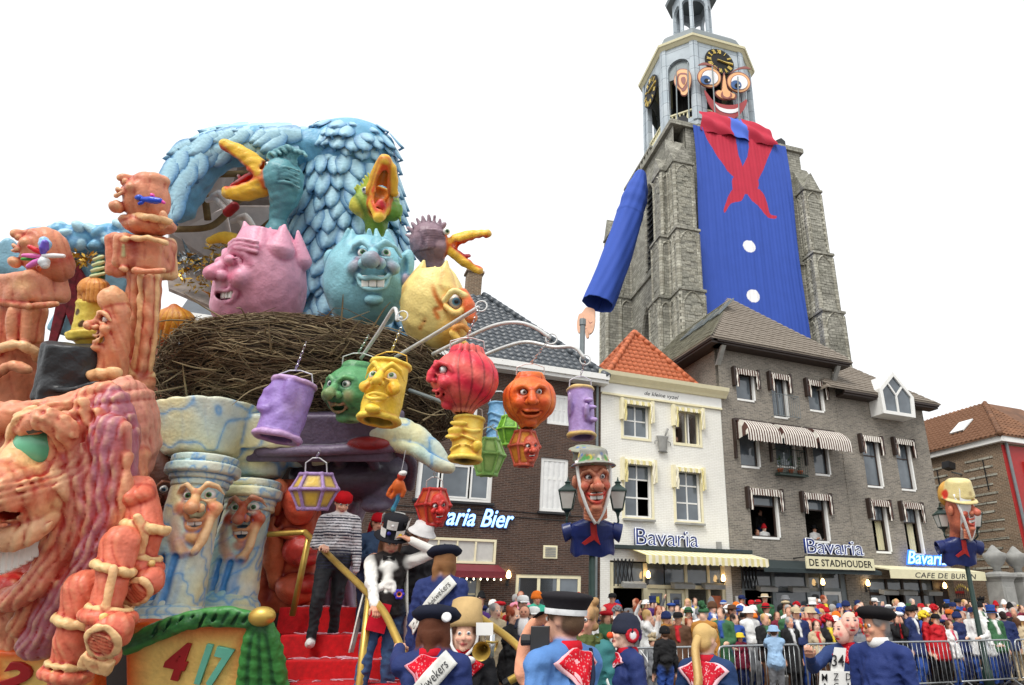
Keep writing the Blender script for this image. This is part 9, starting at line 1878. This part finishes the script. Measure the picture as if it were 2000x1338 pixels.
puppet('puppet head with patchwork hat and red nose on the left street lamp', 1157, 938, 14.1, .28, bucket_hat, S(206, 130, 100), S(130, 40, 30))
lamppost('green street lamp with two lanterns near the iron gate', 1880, 1060, 18.5, 46, 62, .7)
f = puppet('puppet head with tall pale cap in profile on the right street lamp', 1873, 992, 18.0, .62, tall_cap, S(206, 116, 88), S(130, 40, 30), .76)
s_ = Fig('patchwork_hat', 'small patchwork hat on a pole behind the left puppet', 'hat', 1143, 885, 15.2); sc = Sculpt(S(150, 150, 130)); sc.cyl(s_.q(1143, 903), s_.q(1146, 872), 26, 24, r=5, k=3); sc.ell(s_.q(1146, 878, 0), (36, 36, 6), k=5); rg = np.random.default_rng(5)
for i in range(60): sc.spot((rg.uniform(-30, 30), rg.uniform(-28, 0), rg.uniform(-20, 16)), rg.uniform(4, 8), [S(60, 110, 180), S(220, 190, 60), S(200, 60, 50), S(80, 150, 80)][i % 4], .95, .5)
s_.body('hat', sc, 2.)
for y0, z in ((-3.4, .4), (-5.4, .2)): tag(MB().box(-12.5, 16, y0, -.01 if z > .3 else -3.402, .004, z, yawm(TH), FO).build('terrace', M['stone_grey']), kind='structure')
COLS = {'white': S(232, 232, 230), 'black': S(28, 28, 30), 'navy': S(36, 48, 92), 'blue': S(52, 84, 160), 'red': S(188, 30, 40), 'beige': S(196, 178, 146), 'brown': S(92, 64, 46), 'grey': S(120, 122, 126), 'green': S(60, 104, 70), 'mustard': S(180, 124, 54), 'purple': S(92, 56, 128), 'pink': S(222, 140, 160), 'yellow': S(232, 204, 60), 'orange': S(232, 120, 40), 'teal': S(70, 130, 130), 'maroon': S(116, 30, 52), 'light blue': S(150, 182, 214), 'turquoise': S(70, 190, 160)}
HAIR = {'dark': S(46, 34, 30), 'brown': S(92, 62, 42), 'blond': S(196, 160, 104), 'grey': S(160, 158, 156), 'red': S(140, 66, 40)}
HN = {'beanie': 'knitted cap', 'cap': 'peaked cap', 'bowler': 'bowler hat', 'tophat': 'top hat', 'cowboy': 'cowboy hat', 'bucket': 'bucket hat', 'beret': 'beret', 'wig': 'curly wig', 'feathers': 'feathered hat', 'santa': 'pointed cap', 'scarf': 'headscarf'}
seen = set(); cnt = [0]
def spectator(u, out, H, top, legs, hat=None, hatc=None, hair='brown', style='short', yaw=0, place='', lab=None, res=.028, hands=(None, None), coat=.5, sex='f', z=0., band=None, headyaw=0, extra=None, face=False):
 wr = rng_c.uniform
 label = lab or f"spectator in {top} {'coat' if coat > .3 else 'jacket'} with {(hatc+' '+HN[hat]) if hat else hair+' '+('long hair' if style == 'long' else 'hair')}, {place}"
 if label in seen: return False
 seen.add(label); cnt[0] += 1; ft = floc(u, -out, z)
 p = Person(label, ft, H, TH+yaw, COLS[top], COLS[legs], seed=cnt[0], hair=HAIR[hair], style=style, res=res, group='spectators behind the barriers', hands=hands, coat=coat, headyaw=headyaw, sex=sex, face=face, detail=False, folds=.006, extra=extra)
 if hat: p.hat(hat, COLS[hatc], COLS[band] if band else None)
 if hasattr(p, 'scarfc'): pass
 return p
rng_c = np.random.default_rng(21)
def uo(px, Yd):
 x = at(px, 1200, Yd)[0]; r = np.array([x, Yd, 0])-FO; return r@FD, -(r@FE)
FRONTS = [(-20, -4.2, 'by red awning'), (-4.2, -.1, 'by cream window'), (-.1, 2.5, 'by striped awning'), (2.5, 5.1, 'by cream posts'), (5.1, 8, 'by dark cafe'), (8, 11, 'by white door'), (11, 14, 'under cream awning'), (14, 16.6, 'by grey corner'), (16.6, 30, 'by iron gate')]
ROWN = {0: 'front row', 1: 'second row', 2: 'middle row', 3: 'fourth row', 4: 'fifth row', 5: 'sixth row', 6: 'back row'}
def scarf_extra(col):
 def fn(s, sc, h, L): sc.chain([L(.08*math.cos(a), .015+.075*math.sin(a), 1.46) for a in np.linspace(0, 6.28, 9)], .035, k=.02, col=col); sc.chain([L(-.02, -.1, 1.42), L(.02, -.13, 1.2)], [.035, .03], k=.02, col=col)
 return fn
def sp(px, py, Yd, top, legs='navy', H=None, **k):
 u, o = uo(px, Yd); z = at(px, py, Yd)[2]; hh = 1.7 if H is None else H; zz = max(0, z-hh-.0) if H is None else 0; return spectator(u, o, z-zz if H is None or True else hh, top, legs, z=zz, **k)
sp(1430, 1183, 17.2, 'mustard', 'brown', hat='cowboy', hatc='brown', lab='man in mustard jacket and brown cowboy hat', sex='m', yaw=.5, res=.022, face=True)
sp(1442, 1236, 16.6, 'maroon', hat='bucket', hatc='yellow', lab='child in maroon jacket and yellow rain hat at the barrier', res=.022)
sp(1392, 1176, 16.6, 'blue', hat='beanie', hatc='brown', lab='man in blue smock with white scarf and brown fur hat', sex='m', res=.022, extra=scarf_extra(S(234, 234, 234)), face=True)
sp(1508, 1222, 14.6, 'light blue', 'grey', hat='bucket', hatc='light blue', lab='girl in light blue jacket and fuzzy blue hat before the barrier', yaw=2.6, hands=((-.08, -.16, 1.55), (.1, -.16, 1.55)), coat=.35, res=.02)
sp(1297, 1224, 13.4, 'black', 'blue', hat='beanie', hatc='black', lab='child in black jacket and blue trousers climbing the barrier', yaw=3.0, coat=.1, res=.02)
sp(1540, 1205, 16.4, 'black', 'black', hair='grey', lab='balding man in long black coat leaning on the barrier', sex='m', coat=.8, res=.022, face=True, extra=scarf_extra(S(220, 220, 220)))
sp(1592, 1212, 16.6, 'beige', 'brown', hair='dark', style='long', lab='dark haired woman in beige coat and red scarf', yaw=-.4, res=.022, extra=scarf_extra(S(190, 30, 40)))
sp(1805, 1196, 18.2, 'red', 'black', hat='wig', hatc='yellow', lab='person in red coat and bright yellow curly wig', yaw=.6, res=.022)
sp(1850, 1212, 18.6, 'white', 'blue', hair='brown', style='bob', lab='woman in white sheet cape leaning over the barrier', res=.022, extra=scarf_extra(S(200, 60, 90)), face=True)
sp(1868, 1196, 18.8, 'navy', 'navy', hat='beanie', hatc='navy', lab='person in navy coat and navy knitted cap with yellow pompom', res=.022)
sp(1917, 1205, 19.0, 'white', 'blue', hat='bucket', hatc='white', lab='man in white smock and white sun hat with dark glasses', sex='m', res=.022, face=True, hands=((-.12, -.3, 1.05), (.14, -.3, 1.05)))
sp(1958, 1194, 19.2, 'navy', 'beige', hair='dark', lab='man in navy jacket seen from behind at the barrier', sex='m', yaw=2.4, res=.022)
sp(1982, 1206, 19.3, 'beige', 'beige', hair='brown', style='bob', lab='person in hooded beige coat at right picture edge', yaw=2.2, res=.022)
sp(1047, 1156, 14.5, 'turquoise', 'navy', hat='beanie', hatc='orange', lab='man in turquoise coat and orange knitted cap', sex='m', res=.022, face=True)
sp(966, 1178, 12.0, 'beige', 'brown', hair='grey', lab='grey haired man in beige coat by the gold handrail', sex='m', res=.02, face=True, yaw=.5)
sp(1003, 1186, 10.5, 'black', 'black', hair='red', style='curly', lab='red curly haired woman in black holding a baby', res=.018, yaw=.6, face=True, hands=((-.05, -.3, 1.1), (.14, -.3, 1.2)))
sp(1020, 1164, 12.5, 'navy', 'navy', hat='cap', hatc='white', lab='man in navy jacket and white captain cap', sex='m', res=.02, face=True)
sp(935, 1168, 13.5, 'purple', 'navy', hair='brown', lab='person in purple anorak behind the straw bonnet', res=.022)
sp(1042, 1186, 11.8, 'navy', 'navy', hat='cap', hatc='white', lab='man in dark coat and flat white cap near the pink nose', sex='m', res=.02, face=True)
bb = thing('person', 'baby in white held by the red curly haired woman', 'person', tuple(at(1023, 1225, 10.2)), 0); sc = Sculpt(S(230, 230, 230)); sc.ell((0, 0, 0), (.09, .08, .14), k=.02); sc.ell((0, -.01, .19), (.07, .075, .08), k=.02, col=S(206, 150, 124)); sc.ell((0, .03, .21), (.074, .06, .075), k=.01, col=S(50, 36, 30))
for sx in (-1, 1): sc.chain([(sx*.08, 0, .08), (sx*.11, -.06, 0)], [.035, .025], k=.02, col=S(40, 44, 60)); sc.spot((sx*.028, -.08, .2), .016, S(40, 26, 24), 1, .5); sc.chain([(sx*.04, 0, -.1), (sx*.05, -.05, -.2)], [.04, .03], k=.02, col=S(40, 44, 70))
sc.spot((0, -.085, .165), (.02, .02, .01), S(150, 60, 60), 1, .5); link('body', sc.mesh(.015), bb, M['skin'])
def pick(seq, pr=None): return seq[int(rng_c.choice(len(seq), p=None if pr is None else np.array(pr)/sum(pr)))]
TOPS = ['white', 'black', 'navy', 'blue', 'red', 'beige', 'brown', 'grey', 'green', 'purple', 'maroon', 'light blue', 'mustard', 'pink']; TP = [15, 6, 7, 4, 6, 6, 3, 4, 2, 2, 3, 3, 2, 2]
for row, (out, z, step) in enumerate(((7.75, 0, .6), (7.05, 0, .5), (6.1, .0, .48), (4.9, .2, .5), (3.9, .2, .55), (2.5, .4, .62), (1.3, .4, .8))):
 u = -7.5+rng_c.uniform(0, .5)
 while u < (20.5 if row < 3 else 16.5):
  uu, oo = u+rng_c.uniform(-.12, .12), out+rng_c.uniform(-.22, .22); u += step*rng_c.uniform(.8, 1.25); q = proj_px(floc(uu, -oo, 1.6))
  if q[0] < 895 or q[0] > 2030: continue
  if row == 0 and rng_c.random() < .12: continue
  pl = next(n for a, b, n in FRONTS if a <= uu < b); place = ROWN[row]+' '+pl
  for tr in range(12):
   hat = pick([None, 'beanie', 'cap', 'bowler', 'tophat', 'bucket', 'beret', 'wig', 'feathers', 'santa', 'scarf', 'cowboy'], [13, 5, 5, 2, 1, 3, 3, 2, 1.5, 1.5, 2, 1]); sex = pick(['m', 'f']); st = 'short' if sex == 'm' else pick(['short', 'bob', 'long', 'curly'])
   top = pick(TOPS, TP); hc_ = pick(['white', 'black', 'red', 'navy', 'yellow', 'green', 'beige', 'orange', 'grey', 'blue', 'pink'], [6, 6, 4, 3, 2, 2, 2, 2, 2, 2, 1]); kid = row == 0 and rng_c.random() < .2; H = rng_c.uniform(1.2, 1.45) if kid else (rng_c.uniform(1.64, 1.9) if sex == 'm' else rng_c.uniform(1.56, 1.76))
   hands = (None, None); r_ = rng_c.random()
   if row < 2 and r_ < .25: hands = ((-.14, -.32, 1.08), (.16, -.3, 1.08))
   elif r_ < .33: hands = ((-.05, -.22, 1.5), (.06, -.24, 1.5))
   elif r_ < .345: hands = ((-.3, -.1, 1.9), None)
   ex = scarf_extra(COLS[pick(['red', 'white', 'red', 'blue', 'yellow', 'green'])]) if rng_c.random() < .4 else None
   if spectator(uu, oo, H, top, pick(['navy', 'black', 'blue', 'brown', 'grey']), hat, hc_, pick(list(HAIR)), st, rng_c.normal(-.25, .5), place, None, .026 if row < 2 else .031, hands, pick([.2, .5, .6, .7]), sex, z, pick([None, 'red', 'black', 'white']) if hat in ('bowler', 'tophat', 'cowboy', 'santa') else None, rng_c.normal(0, .3), ex): break
def wperson(px, py, y, top, hair, lab, hat=None, hatc=None, sex='f', hands=(None, None), yaw=0):
 p0 = onplane(px, py, FO+FE*y, -FE); H = 1.7; ft = p0-np.array([0, 0, H-.08]); q = Person(lab, tuple(ft), H, TH+yaw, COLS[top], COLS['navy'], seed=len(lab), hair=HAIR[hair], style='short', res=.026, group='onlookers at the upper windows', hands=hands, sex=sex, face=False, detail=False, folds=.004)
 if hat: q.hat(hat, COLS[hatc])
for a in ((1320, 857, .75, 'black', 'dark', 'onlooker in black at the left of the open white house window'), (1340, 858, .7, 'brown', 'brown', 'onlooker raising a hand in the open white house window', None, None, 'm', ((-.05, -.2, 1.5), None)), (1492, 1030, .55, 'white', 'brown', 'onlooker in white with festive cap leaning from the big left window', 'santa', 'red'), (1478, 1038, .6, 'pink', 'brown', 'onlooker in pink bending over the big left window sill'), (1484, 1000, 1.2, 'black', 'dark', 'dark clad onlooker standing behind in the big left window'), (1590, 1032, .6, 'white', 'dark', 'onlooker in white shirt and black hat in the second big window', 'bowler', 'black', 'm', ((-.2, -.3, 1.2), (.2, -.3, 1.2))), (1712, 1042, .7, 'black', 'dark', 'onlooker drinking at the open window of dormer building', None, None, 'm', ((-.05, -.2, 1.5), None)), (850, 958, .5, 'white', 'brown', 'onlooker waving behind the left pane of brown house', None, None, 'f', ((-.2, -.2, 1.8), None)), (885, 968, .5, 'white', 'blond', 'onlooker in white behind the middle pane of brown house'), (905, 970, .6, 'pink', 'brown', 'onlooker in pink behind the middle pane of brown house'), (940, 965, .5, 'grey', 'dark', 'onlooker in grey behind the right pane of brown house')): wperson(*a)
